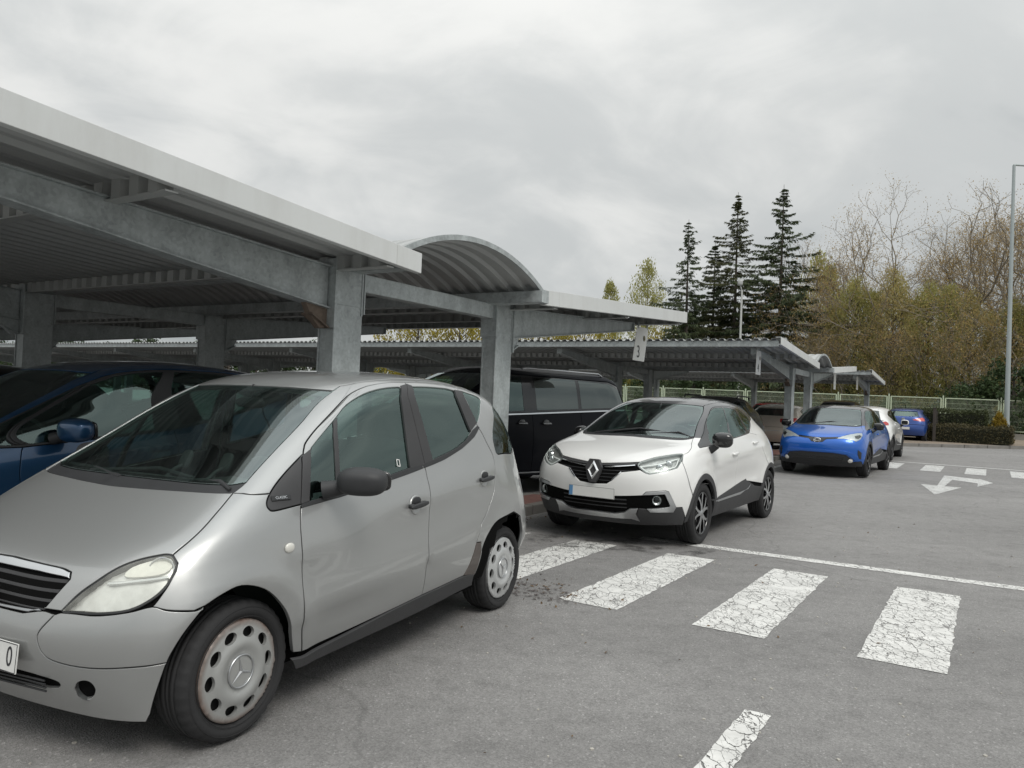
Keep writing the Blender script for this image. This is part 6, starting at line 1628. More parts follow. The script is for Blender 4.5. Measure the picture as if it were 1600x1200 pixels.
    for w_ in (ws_[1], ws_[3]): w_.location.x = -1.185; w_.location.y *= .695 / .715
    return root, skin
build_silver()
# ------------------------------------------------------------------ the white crossover
WHI_ROWS = [
 [(2.02,0,.22),(1.99,.35,.22),(1.90,.62,.23),(1.76,.80,.24),(1.35,.84,.25),(.95,.84,.25),(.40,.84,.25),(-.15,.84,.26),(-.75,.84,.27),(-1.28,.83,.28),(-1.72,.76,.32),(-1.86,.42,.32),(-1.88,0,.32)],
 [(2.12,0,.36),(2.10,.35,.36),(2.00,.65,.38),(1.82,.84,.40),(1.36,.885,.42),(.95,.885,.42),(.40,.87,.42),(-.15,.87,.42),(-.75,.885,.44),(-1.28,.885,.46),(-1.76,.81,.48),(-1.92,.45,.50),(-1.94,0,.50)],
 [(2.165,0,.58),(2.14,.35,.58),(2.04,.66,.59),(1.83,.85,.60),(1.36,.89,.62),(.95,.885,.60),(.40,.862,.60),(-.15,.862,.62),(-.75,.885,.64),(-1.28,.889,.66),(-1.77,.81,.68),(-1.93,.45,.70),(-1.955,0,.70)],
 [(2.155,0,.72),(2.13,.35,.73),(2.02,.67,.75),(1.80,.84,.77),(1.36,.88,.80),(.95,.88,.78),(.40,.876,.78),(-.15,.878,.80),(-.75,.885,.82),(-1.28,.885,.84),(-1.75,.80,.86),(-1.88,.45,.86),(-1.91,0,.86)],
 [(2.08,0,.86),(2.05,.35,.87),(1.93,.60,.895),(1.70,.775,.945),(1.36,.855,.96),(.95,.87,.95),(.40,.872,.95),(-.15,.872,.97),(-.75,.865,1.0),(-1.28,.845,1.02),(-1.70,.75,1.02),(-1.85,.44,1.0),(-1.87,0,1.0)],
 [(1.75,0,.99),(1.74,.32,.99),(1.68,.53,1.0),(1.55,.69,1.015),(1.28,.79,1.03),(.95,.845,1.035),(.40,.85,1.05),(-.15,.85,1.08),(-.75,.825,1.12),(-1.25,.775,1.17),(-1.62,.68,1.16),(-1.80,.42,1.14),(-1.82,0,1.14)],
 [(1.28,0,1.095),(1.27,.33,1.09),(1.24,.54,1.08),(1.19,.68,1.075),(1.08,.765,1.08),(.88,.805,1.10),(.40,.82,1.12),(-.15,.82,1.15),(-.75,.78,1.19),(-1.20,.72,1.235),(-1.52,.63,1.24),(-1.72,.42,1.22),(-1.74,0,1.22)],
 [(.92,0,1.27),(.91,.33,1.265),(.87,.54,1.255),(.82,.645,1.25),(.74,.70,1.25),(.60,.735,1.26),(.28,.755,1.29),(-.15,.755,1.31),(-.70,.705,1.33),(-1.10,.65,1.35),(-1.40,.56,1.35),(-1.60,.40,1.34),(-1.62,0,1.34)],
 [(.38,0,1.475),(.37,.33,1.47),(.34,.50,1.46),(.30,.58,1.45),(.23,.62,1.455),(.12,.645,1.465),(-.05,.655,1.48),(-.28,.66,1.485),(-.70,.62,1.475),(-1.03,.575,1.455),(-1.32,.50,1.43),(-1.50,.36,1.43),(-1.52,0,1.435)],
 [(.16,0,1.53),(.15,.26,1.527),(.13,.38,1.522),(.1,.43,1.52),(.06,.46,1.525),(.0,.475,1.53),(-.12,.48,1.54),(-.3,.48,1.545),(-.62,.475,1.54),(-.90,.45,1.52),(-1.15,.39,1.50),(-1.32,.26,1.485),(-1.36,0,1.488)],
 [(.02,0,1.55),(.01,0,1.55),(.0,0,1.55),(-.02,0,1.552),(-.06,0,1.555),(-.12,0,1.558),(-.24,0,1.562),(-.38,0,1.562),(-.58,0,1.556),(-.76,0,1.546),(-.92,0,1.534),(-1.06,0,1.52),(-1.10,0,1.516)],
]
WHI_POS = (2.05, 9.777, R(-123.08))
WHI_OUT = {
 'hl': [(1.314,3.689),(1.378,3.917),(1.547,4.027),(1.979,4.232),(2.678,4.29),(3.018,4.237),(3.072,4.104),(2.952,3.675),(2.735,3.326),(2.13,3.17),(1.707,3.067),(1.601,3.151)],
 'drl': [(1.358,3.66),(1.74,3.725),(2.171,3.803),(2.796,3.94),(2.904,3.912),(2.77,3.512),(2.669,3.386),(2.133,3.247),(1.72,3.147),(1.613,3.232)],
 'hood_front': [(0.22,3.766),(0.661,3.835),(1.405,3.92)],
 'hood_side': [(3.084,4.139),(3.362,4.333),(3.586,5.088),(3.081,6.142)],
 'hood_rear': [(3.081,6.142),(2.459,5.977),(1.692,5.929),(0.668,5.912),(0.186,5.933)],
 'ws_side': [(3.073,6.285),(2.564,7.218),(2.444,8.355)],
 'ws_top': [(2.42,8.352),(0.736,8.282),(0.0,8.205)],
 'pillar_low': [(3.141,6.203),(3.783,6.193)],
 'dlo_low': [(4.047,4.715),(4.835,4.984),(5.816,5.369),(6.162,5.461),(7.382,5.576),(7.682,5.601)],
 'dlo_rear': [(7.682,5.601),(7.947,6.006),(8.561,6.635)],
 'dlo_top': [(3.783,6.193),(3.775,6.658),(3.267,7.38),(3.186,7.898),(4.002,8.142),(5.564,8.1),(7.285,7.819),(7.831,7.649),(8.514,7.086),(8.561,6.635)],
 'tri': [(3.792,6.308),(3.768,6.979),(4.803,5.384),(4.085,4.825)],
 'fglass': [(3.286,7.403),(3.226,7.807),(3.92,8.026),(5.283,7.972),(6.145,6.987),(6.198,5.586),(5.829,5.458),(4.908,5.238),(4.496,6.507)],
 'rglass': [(5.52,7.944),(7.114,7.678),(7.411,7.037),(7.475,6.024),(7.308,5.738),(6.307,5.606),(6.29,6.764)],
 'qglass': [(7.514,7.636),(8.494,7.009),(8.366,6.604),(7.842,6.052),(7.604,6.018),(7.602,6.893)],
 'grille_top': [(0.227,3.729),(0.666,3.804),(1.3,3.88)],
 'grille_low': [(1.413,3.359),(0.863,3.208),(0.8,3.095),(0.607,2.635),(0.443,2.364)],
 'strip': [(0.282,3.539),(1.239,3.708),(1.251,3.633),(0.329,3.469)],
 'intake': [(0.647,1.707),(1.598,1.798),(2.246,1.868),(2.484,1.296),(1.821,1.222),(1.124,1.147),(0.949,0.929)],
 'fog_out': [(1.54,1.818),(1.653,2.007),(2.297,2.077),(2.426,2.003),(2.737,1.189),(2.632,0.909),(1.788,0.958),(1.677,1.153)],
 'fog_in': [(1.592,1.829),(2.276,1.875),(2.49,1.282),(2.453,1.226),(1.697,1.163)],
 'skid': [(0.645,0.797),(0.948,0.913),(1.15,1.15),(1.402,1.168),(1.33,0.836),(1.411,0.308),(1.147,0.477),(0.603,0.437)],
 'bump_low': [(2.756,1.163),(2.997,1.147)],
 'mirror': [(5.382,5.824),(4.928,4.434)],
 'handle': [(6.261,3.814),(7.79,4.31)],
 'clad': [(4.782,1.098),(7.017,1.788),(7.241,1.752),(7.787,1.242)],
 'cstrip': [(4.99,1.043),(6.791,1.129),(7.304,1.199),(7.464,1.422)],
 'logo': [(-0.0,3.467)],
 'plate': [(0.0,1.917),(0.66,1.827)],
 'foglamp': [(1.99,1.584)],
 'arch': [(2.997,1.147),(3.066,1.889),(3.313,2.539),(3.809,2.979),(4.039,2.967),(4.344,2.689),(4.616,2.072),(4.678,1.372)],
 'archin': [(3.581,2.465),(3.907,2.636),(4.146,2.502),(4.41,1.987),(4.509,1.348)],
 'rarch': [(7.815,1.261),(8.038,1.916),(8.418,2.532),(8.726,2.58),(8.995,2.387),(9.208,2.024)],
}
# ------------------------------------------------------------------ crossovers and hatchbacks
def morph(rows, L=4.122, W=1.778, H=1.566, hood=0.0, tail=0.0, top=0.0):
    """the crossover's rows stretched to another car's length, width and height; tail > 0 pushes the tail's glass back (estate, saloon)"""
    out = []
    for ri, row in enumerate(rows):
        o = []
        for ji, (x, y, z) in enumerate(row):
            X, Y, Z = x * L / 4.122, y * W / 1.778, z * H / 1.566
            if ri >= 5 and ri <= 9 and ji <= 4: X += hood * (1 if ri < 9 else .3)
            if ri >= 5 and ji >= 9: X += tail * (ri - 4) / 5.0
            if ri >= 7: Y *= 1 - top
            o.append((X, Y, Z))
        out.append(o)
    return out
class Cross:
    def __init__(s, name, label, pos, z0, dims, paint, roof=None, group=None, clad=None, rows=None, wheel=None, Rw=.33, hood=0, tail=0, glass=None, glass_rear=None, ws=None, mirror=None, arch_gap=.035, top=0.0, interior=True, handles=True, cat='car', fold=False):
        s.fold = fold
        s.O = WHI_OUT; L, W, H = dims
        s.sx, s.sy, s.sz = L / 4.122, W / 1.778, H / 1.566
        s.root = empty(name, (pos[0], pos[1], z0), pos[2], label, cat, group)
        s.Rw = Rw; s.xf, s.xr, s.zc = 1.303 * s.sx, -1.303 * s.sx, Rw
        s.Ro = Rw + arch_gap + (.062 if clad else 0.0); s.Ri = Rw + arch_gap
        rows = rows or morph(WHI_ROWS, L, W, H, hood, tail, top)
        s.k = Skin(rows, arches=((s.xf, s.zc, s.Ro, .010), (s.xr, s.zc, s.Ro, .010)), ridges=((1.0 * s.sx, .80 * s.sz, -1.25 * s.sx, .99 * s.sz, .009, .10, .03), (.9 * s.sx, .60 * s.sz, -.8 * s.sx, .66 * s.sz, -.010, .10, .12)))
        s.c = Car(s.k, s.root, None, .0016)
        s.paint = paint; s.roof = roof or paint; s.clad = clad
        s.glass = glass or M_['glass']; s.glass_rear = glass_rear or s.glass; s.wsg = ws or M_['glass_ws']; s.mirror = mirror or paint
        s.shell(interior, handles)
        s.wheel = wheel
        if wheel: place_wheels(s.root, wheel, s.xf, s.xr, .775 * s.sy, s.zc)
        else: place_wheels(s.root, lambda r: alloy(r, Rw, .205, Rw * .68, M_['chrome_dull'], M_['gloss_black'], 5, 'v'), s.xf, s.xr, .775 * s.sy, s.zc)
    def q(s, n, a=None, b=None, rev=False, smooth=True):
        L = s.O[n][a:b]
        if rev: L = L[::-1]
        return smooth_pts('p', L, per=3) if smooth and len(L) > 2 else [('p', x, y) for x, y in L]
    def arc(s, which, r, a0, a1, n=16):
        return arc_pts('s', s.xf if which == 'f' else s.xr, s.zc, r, a0, a1, n)
    def p(s, *pts): return [('p', a, b) for a, b in pts]
    def S(s, *pts): return [('s', x * s.sx, z * s.sz) for x, z in pts]
    def shell(s, interior, handles):
        c, p, q, S = s.c, s.p, s.q, s.S; paint = s.paint; blk = M_['gloss_black']
        hood = p((0, 3.72)) + q('hood_front') + q('hl', 1, 7)[0:] + q('hood_side')[1:] + q('hood_rear')[1:] + p((0, 5.93))
        c.panel('bonnet', hood, paint, center=True)
        base = p((0, 5.93)) + q('hood_rear', rev=True)
        ws_b = p((0, 6.12), (1.7, 6.14), (2.5, 6.18), (3.02, 6.34))
        c.panel('cowl', p((0, 5.93), (0, 6.13), (1.7, 6.15), (2.5, 6.19), (3.02, 6.34)) + p((3.08, 6.14)) + q('hood_rear')[1:], M_['trim'], off=-.006, center=True)
        wso = ws_b + p((2.56, 7.22), (2.30, 7.85), (2.20, 8.12), (1.6, 8.16), (.74, 8.17), (0, 8.17))
        wsi = p((0, 8.02), (.8, 8.02), (1.7, 7.98), (2.08, 7.85), (2.42, 7.22), (2.82, 6.50), (2.4, 6.30), (1.6, 6.25), (0, 6.24))
        c.panel('windscreen', wso, s.wsg, center=True, off=-.004, void=True, depth=.006)
        c.panel('windscreen_edge', wso + wsi, blk, center=True, off=-.007, depth=.006)
        # sides
        wing = p((3.07, 4.10)) + q('hood_side') + p((3.14, 6.2), (3.78, 6.19), (4.05, 4.71), (4.84, 4.98), (4.86, 3.0), (4.97, 1.12)) + s.arc('f', s.Ro, 168, 33) + p((2.98, 3.62))
        c.panel('front_wing', wing, paint)
        dl = s.O['dlo_low']
        fd = p((4.84, 4.98), (5.82, 5.36), (6.20, 5.455), (6.48, 3.4), (6.52, 1.62 if s.clad else .62)) + (p((4.97, 1.12)) if s.clad else p((4.97, .5))) + p((4.86, 3.0))
        d1 = c.panel('front_door', fd, paint); c.pair(d1[0], d1[1])
        rd = p((6.20, 5.455), (7.38, 5.57), (7.68, 5.60), (8.22, 4.9), (8.30, 3.9)) + s.arc('r', s.Ro, 72, 24 if s.clad else 14, 10) + (p((7.24, 1.72), (7.02, 1.77)) if s.clad else p((7.7, .62))) + p((6.52, 1.62 if s.clad else .62), (6.48, 3.4))
        d2 = c.panel('rear_door', rd, paint); c.pair(d2[0], d2[1])
        gf, gr, gq, tri = s.O['fglass'], s.O['rglass'], s.O['qglass'], s.O['tri']
        surround = q('dlo_low', smooth=False) + q('dlo_rear', smooth=False)[1:] + q('dlo_top', rev=True)[1:]
        Pp = lambda L: [('p', a, b) for a, b in L]
        c.panel('window_surround', surround, blk, holes=[Pp(gf), Pp(gr), Pp(gq)], off=-.001)
        c.panel('window', Pp(gf), s.glass, off=-.004, gap=-.003, depth=.004, void=True)
        c.panel('window', Pp(gr), s.glass_rear, off=-.004, gap=-.003, depth=.004, void=True)
        c.panel('quarter_window', Pp(gq), s.glass_rear, off=-.004, gap=-.003, depth=.004, void=True)
        rail = p((3.08, 6.16), (3.78, 6.19)) + q('dlo_top')[1:] + p((9.2, 6.85), (9.75, 7.25), (10.1, 7.8), (10.2, 8.2), (9.6, 8.5), (8.6, 8.58), (6, 8.6), (4.2, 8.58), (3.3, 8.5), (2.44, 8.36)) + q('ws_side', rev=True, smooth=False)[1:]
        c.panel('roof_rail', p((3.08, 6.16), (3.78, 6.19)) + q('dlo_top')[1:] + p((9.2, 6.85), (9.75, 7.25), (10.1, 7.8), (10.2, 8.2), (9.6, 8.5), (8.6, 8.58), (6, 8.6), (4.2, 8.58), (3.3, 8.5), (2.44, 8.30), (2.22, 8.13), (2.31, 7.85), (2.57, 7.22), (3.04, 6.36)), s.roof)
        c.panel('roof', p((0, 8.18), (.74, 8.18), (1.6, 8.17), (2.2, 8.14), (2.43, 8.31), (3.3, 8.51), (4.2, 8.59), (6, 8.61), (8.6, 8.59), (9.6, 8.51), (10.2, 8.21), (10.8, 8.05), (12, 8.0), (12, 10), (9, 10), (6, 10), (3, 10), (0, 10)), s.roof, center=True, grid=.06)
        quarter = p((7.68, 5.60), (7.95, 6.01), (8.56, 6.62), (9.2, 6.83), (9.75, 7.22), (10.12, 7.7), (10.30, 6.6), (10.34, 5.4), (10.34, 2.75), (9.75, 2.55)) + s.arc('r', s.Ro, 140, 40, 1)[:0] + S(*[]) + s.arc('r', s.Ro, 118 + 20, 72, 10)[:0] + p((9.62, 2.5)) + s.arc('r', s.Ro, 128, 72, 9)[:0]
        # the arch runs from behind the wheel, over it, to the door gap
        quarter = p((7.68, 5.60), (7.95, 6.01), (8.56, 6.62), (9.2, 6.83), (9.75, 7.22), (10.12, 7.7), (10.30, 6.6), (10.34, 5.4), (10.34, 2.75), (9.80, 2.6)) + s.arc('r', s.Ro, 140, 74, 10)[:1][:0] + arc_pts('s', s.xr, s.zc, s.Ro, 142, 74, 9) + p((8.30, 3.9), (8.22, 4.9))
        c.panel('rear_quarter', quarter, paint)
        lowm = s.clad or paint
        rb = p((12, .05), (9.78, .05)) + arc_pts('s', s.xr, s.zc, s.Ro, 200, 143, 8) + p((9.80, 2.57), (10.34, 2.72), (12, 2.72))
        if s.clad:
            c.panel('rear_bumper', p((12, 1.35), (9.9, 1.3)) + arc_pts('s', s.xr, s.zc, s.Ro, 160, 143, 4) + p((9.80, 2.57), (10.34, 2.72), (12, 2.72)), paint, center=True, depth=.03)
            c.panel('bumper_apron', p((12, .05), (9.78, .05)) + arc_pts('s', s.xr, s.zc, s.Ro, 200, 162, 4) + p((9.9, 1.28), (12, 1.33)), s.clad, center=True, depth=.03)
        else: c.panel('rear_bumper', rb, paint, center=True, depth=.03)
        tg = p((12, 2.75), (10.36, 2.75), (10.36, 5.42), (10.9, 5.5), (12, 5.5))
        c.panel('tailgate', tg, paint, center=True)
        c.panel('rear_window', p((12, 5.52), (10.9, 5.52), (10.37, 5.46), (10.33, 6.6), (10.15, 7.7), (10.7, 7.86), (12, 7.8)), s.glass_rear, center=True, off=-.004, void=True)
        c.panel('spoiler', p((12, 7.82), (10.7, 7.88), (10.16, 7.75), (10.22, 8.19), (10.8, 8.04), (12, 7.99)), s.roof, center=True, off=.018, depth=.03)
        if s.clad:
            ring = s.arc('f', s.Ro, 196, -20, 28) + s.arc('f', s.Ri, -20, 196, 28)
            c.panel('arch_cladding', s.arc('f', s.Ro, 190, -8, 26) + s.arc('f', s.Ri, -8, 190, 26), s.clad, off=.007, depth=.04)
            c.panel('arch_cladding', s.arc('r', s.Ro, 190, -8, 26) + s.arc('r', s.Ri, -8, 190, 26), s.clad, off=.007, depth=.04)
            cl = p((4.90, 1.06)) + q('clad') + arc_pts('s', s.xr, s.zc, s.Ri, 20, -14, 3) + p((7.6, .0), (6, 0), (5.0, 0)) + arc_pts('s', s.xf, s.zc, s.Ri, 196, 172, 3)
            c.panel('sill_cladding', cl, s.clad, off=.006, depth=.03)
            c.panel('sill_strip', q('cstrip', smooth=False) + p((7.40, 1.30), (6.79, .98), (5.2, .93)), M_['chrome_dull'], off=.012, gap=0, depth=.01)
        else:
            c.panel('sill', p((4.97, .48), (6.52, .60), (7.7, .60), (7.86, .0), (6, 0), (5.0, 0)), paint)
        if handles:
            for nm, dr in ((0, d1), (1, d2)):
                j, r = s.O['handle'][nm]; P, N, _, _ = s.k.at([j], [r]); P = P[0]
                for sg, par in ((1, dr[0]), (-1, dr[1])):
                    mb = MB(); pillow(mb, (P[0], (P[1] + .022) * sg, P[2]), (.20, .018, .030), (0, R(4), 0), 5, 3)
                    for dx in (-.08, .08): pillow(mb, (P[0] + dx, (P[1] + .008) * sg, P[2]), (.035, .03, .028), (0, 0, 0), 4, 3)
                    mb.build('door_handle', paint, par)
        fx = s.O['mirror'][0]; P, N, _, _ = s.k.at([4.95], [4.9]); P = P[0]
        for sg in (1, -1):
            if s.fold and sg < 0: mirror_housing(s.root, (P[0] - .22, (P[1] + .07) * sg, P[2] + .05), sg, (.22, .13, .15), s.mirror, (P[0] - .06, P[1] * sg, P[2] - .03), rot=0, drop=.03)
            else: mirror_housing(s.root, (P[0] + (.11 if s.fold else -.10), (P[1] + .14) * sg, P[2] + .075), sg, (.15, .22, .165), s.mirror, (P[0] + (.10 if s.fold else -.02), (P[1] - .0) * sg, P[2] - .045), rot=12, drop=.04)
        if interior:
            k = s.sz; seats(s.root, (-.10 * s.sx, -.86 * s.sx), .60 * k)
            mb = MB(); P0 = s.k.at([0.0, 2.4], [6.2, 6.3])[0]
            x0 = P0[0][0] - .03; z0 = P0[0][2] - .06; V = []; ys = np.linspace(-.68 * s.sy, .68 * s.sy, 11); prof = [(0, 0), (-.25, .0), (-.45, -.03), (-.50, -.15), (-.46, -.4)]
            for yy in ys:
                for a, b in prof: V.append((x0 + a - .20 * (yy / .68) ** 2, yy, z0 + b))
            mb.add(V, [(i * 5 + k2, i * 5 + k2 + 1, (i + 1) * 5 + k2 + 1, (i + 1) * 5 + k2) for i in range(10) for k2 in range(4)], True); mb.build('dashboard', M_['dash'], s.root)
            steering(s.root, (x0 - .52, .36, z0 - .02))
    def finish(s):
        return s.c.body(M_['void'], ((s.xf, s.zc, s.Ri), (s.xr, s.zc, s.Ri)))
def build_white():
    paint = car_paint('white_paint', (0.80, 0.80, 0.785), metal=0.0, rough=0.42, dirt=0.05)
    roofm = car_paint('dark_roof_paint', (0.05, 0.05, 0.055), metal=0.3, rough=0.35, dirt=0.06)
    Rw = .325
    s = Cross('parked_car', 'white crossover with dark roof and diamond badge, parked nose in past the zebra crossing', WHI_POS, 0, (4.122, 1.778, 1.566), paint, roofm, clad=M_['trim_grey'], mirror=M_['gloss_black'], fold=True,
              wheel=lambda r: alloy(r, Rw, .205, .222, M_['chrome_dull'], M_['gloss_black'], 5, 'y'), Rw=Rw)
    c, p, q, S, k = s.c, s.p, s.q, s.S, s.k
    # nose
    bm = p((0, 2.30)) + q('grille_low', rev=True, smooth=False) + p((1.60, 3.13)) + q('hl', 7, 11, rev=True, smooth=False) + s.arc('f', s.Ro, 31, -0, 10) + p((2.98, 1.16), (2.76, 1.17)) + q('fog_out', 0, 5, rev=True, smooth=False) + p((.65, 1.71), (0, 1.69))
    c.panel('front_bumper', bm, paint, center=True, depth=.03)
    c.panel('grille_backing', p((0, 3.78), (.66, 3.82), (1.36, 3.88), (1.55, 3.3), (.9, 3.2), (.55, 2.6), (.4, 2.3), (0, 2.25)), M_['void'], off=-.03, center=True)
    for r0 in (3.30, 3.05, 2.80, 2.55): 
        w = float(np.interp(r0, [2.3, 2.64, 3.09, 3.21, 3.3], [.40, .58, .78, .86, 1.25])); c.panel('grille_bar', p((0, r0 + .06), (w, r0 + .06), (w, r0), (0, r0)), M_['trim'], off=-.012, center=True, gap=0, depth=.015)
    c.panel('grille_strip', p((0, 3.70)) + q('grille_top', smooth=False) + p((1.33, 3.72), (.66, 3.64), (0, 3.58)), M_['trim_grey'], off=.002, center=True)
    c.panel('chrome_strip', q('strip', smooth=False), M_['chrome'], off=.008, gap=0, depth=.012)
    c.panel('chrome_strip', p((.84, 3.24), (.87, 3.18), (.62, 2.62), (.58, 2.66)), M_['chrome'], off=.008, gap=0, depth=.012)
    # diamond badge: an open lozenge on a dark shield
    P0 = k.at([0.0], [3.22])[0][0]; n = Vector((1, 0, .16)).normalized(); yv = Vector((0, 1, 0)); zv = n.cross(yv) * 1; zv = Vector((-.16, 0, 1)).normalized(); o = Vector(P0) + n * .012
    mb = MB(); mb.prism([(-.095, .035), (-.055, .115), (.055, .115), (.095, .035), (.060, -.085), (.035, -.125), (-.035, -.125), (-.060, -.085)], o - n * .03, yv, zv, n, .045); bd = mb.build('badge_shield', M_['trim_grey'], s.root, bevel=.006)
    mb = MB(); Lo = [(0, .098), (.066, 0), (0, -.098), (-.066, 0)]; Li = [(0, .052), (.032, 0), (0, -.052), (-.032, 0)]; mid = [(a * .5 + b * .5, c2 * .5 + d * .5) for (a, c2), (b, d) in zip(Lo, Li)]
    def W(pt, h): return o + yv * pt[0] + zv * pt[1] + n * h
    V = [W(x, .016) for x in Lo] + [W(x, .034) for x in mid] + [W(x, .016) for x in Li]; F = []
    for i in range(4):
        j = (i + 1) % 4; F += [(i, j, 4 + j, 4 + i), (4 + i, 4 + j, 8 + j, 8 + i)]
    mb.add(V, F); mb.build('diamond_badge', M_['chrome'], bd)
    # lamps
    hl = smooth_pts('p', s.O['hl'], True, 3)
    c.panel('headlight', hl, M_['lens'], off=.002, depth=.02, void=True, gap=.004)
    c.panel('lamp_bowl', hl, simple('lamp_inner', (.46, .46, .45), .3, metal=.6, var=.5, scale=40), off=-.035, gap=.006)
    c.panel('lamp_bezel', hl, simple('lamp_bezel_grey', (.30, .31, .31), .3, metal=.6, var=.15), off=-.008, depth=.03, gap=-.001, holes=[Car_inset(k, hl, .012)])
    drl = s.O['drl']; Pp = lambda L: [('p', a, b) for a, b in L]
    strip_m = simple('lamp_light_guide', (.85, .86, .85), .3, var=.05)
    c.panel('light_guide', Pp(drl) , strip_m, off=-.012, gap=0, holes=[Car_inset(k, Pp(drl), .014)], depth=.012)
    for sg in (1, -1):
        for (j, r) in ((2.05, 3.42), (2.40, 3.58)):
            A, N, _, _ = k.at([j], [r]); mb = MB(); mb.lathe([(0, .0), (.028, .006), (.034, .0), (.040, -.03)], 20, 'x'); o2 = mb.build('projector', M_['chrome'], s.root); o2.location = (A[0][0] - .03, (A[0][1] - .01) * sg, A[0][2]); o2.rotation_euler = (0, 0, R(25) * sg)
    # lower intake, lamps in it, silver skid plate, black apron
    c.panel('intake_backing', p((0, 1.75), (.65, 1.78), (1.6, 1.85), (2.30, 1.92), (2.50, 1.25), (1.7, 1.1), (1.1, 1.05), (.9, .85), (0, .80)), M_['void'], off=-.035, center=True)
    for r0 in (1.50, 1.30, 1.10): c.panel('intake_bar', p((0, r0 + .07), (1.05, r0 + .09), (1.05, r0 + .02), (0, r0)), M_['trim'], off=-.012, center=True, gap=0)
    c.panel('lamp_surround', q('fog_out', smooth=False) + q('fog_in', rev=True, smooth=False), M_['chrome_dull'], off=.006, depth=.025)
    c.panel('lamp_recess', p((1.62, 1.80), (2.25, 1.86), (2.46, 1.30), (1.75, 1.2)), M_['trim'], off=-.02)
    for sg in (1, -1):
        A, N, _, _ = k.at([2.0], [1.57]); mb = MB(); mb.lathe([(0, .012), (.03, .008), (.042, .0), (.050, .004), (.054, -.01)], 24, 'x'); o2 = mb.build('fog_lamp', M_['lens'], s.root); o2.location = (A[0][0] - .008, A[0][1] * sg, A[0][2]); o2.rotation_euler = (0, 0, R(28) * sg)
        mb = MB(); mb.lathe([(0, -.02), (.03, -.012), (.044, .002)], 20, 'x'); mb.build('lamp_bowl', M_['chrome_dull'], o2)
    sk = s.O['skid']
    c.panel('skid_plate', p((0, .82)) + q('skid', smooth=False) + p((0, .42)), M_['chrome_dull'], center=True, off=.006, depth=.025)
    c.panel('apron', p((0, .40)) + p((.6, .42), (1.15, .46), (1.40, .30)) + p((1.34, .86), (1.42, 1.17), (1.68, 1.13)) + q('fog_out', 4, 8, rev=True, smooth=False)[1:] + p((2.76, 1.15), (2.98, 1.14)) + s.arc('f', s.Ro, -2, -14, 3) + p((2.9, .02), (1.5, .02), (0, .02)), s.clad, center=True, depth=.03)
    plate(s.root, (2.182, 0, .535), (1, 0, .03), .52, .11, True)
    # tail lamps
    c.panel('tail_light', p((10.75, 4.9), (10.1, 5.0), (9.75, 4.6), (9.95, 3.9), (10.75, 4.0)), M_['red_lens'], off=.006)
    mb = MB(); mb.tube([(1.25, -.45, 1.11), (1.12, .05, 1.18), (1.10, .40, 1.15)], [.008, .010, .007], 6); mb.build('wiper', M_['trim'], s.root)
    mb = MB(); mb.tube([(1.18, .20, 1.13), (1.08, .50, 1.16), (1.10, .66, 1.11)], [.008, .010, .007], 6); mb.build('wiper', M_['trim'], s.root)
    mb = MB(); pillow(mb, (.45, 0, 1.37), (.04, .22, .06), (0, R(10), 0), 6, 3); mb.tube([(.45, 0, 1.40), (.40, 0, 1.47)], .012, 6); mb.build('rear_view_mirror', M_['trim'], s.root)
    s.finish()
    return s
build_white()
# ------------------------------------------------------------------ the other parked cars
HEAD_IN, HEAD_OUT = R(-121.8), R(58.2)     # nose towards the camera / away from it
def nose_panels(s, black=None, top=3.70):
    """plain painted nose for cars whose front is drawn with overlays"""
    c, p, q = s.c, s.p, s.q
    bm = p((0, top)) + q('hood_front', smooth=False) + q('hl', 1, 7, smooth=False) + p((3.05, 4.0), (2.98, 3.62)) + s.arc('f', s.Ro, 33, -8, 12) + p((2.92, .75), (2.0, .72), (0, .70))
    c.panel('front_bumper', bm, s.paint, center=True, depth=.03)
    c.panel('apron', p((0, .69), (2.0, .71), (2.92, .73)) + s.arc('f', s.Ro, -9, -16, 2) + p((2.88, .02), (1.5, .02), (0, .02)), black or M_['trim'], center=True, depth=.03)
def ring_badge(s, j, r, w, h, n=(1, 0, .1)):
    P = s.k.at([j], [r])[0][0]; mb = MB(); o = Vector(P) + Vector(n).normalized() * .014
    for a, b in ((w, h), (w * .55, h * .98), (w * .98, h * .5)):
        mb.tube([o + Vector((0, a * math.cos(t), b * math.sin(t) + (h - b) * .5)) for t in np.linspace(0, 2 * math.pi, 25)], .007, 6, False)
    return mb.build('oval_badge', M_['chrome'], s.root)
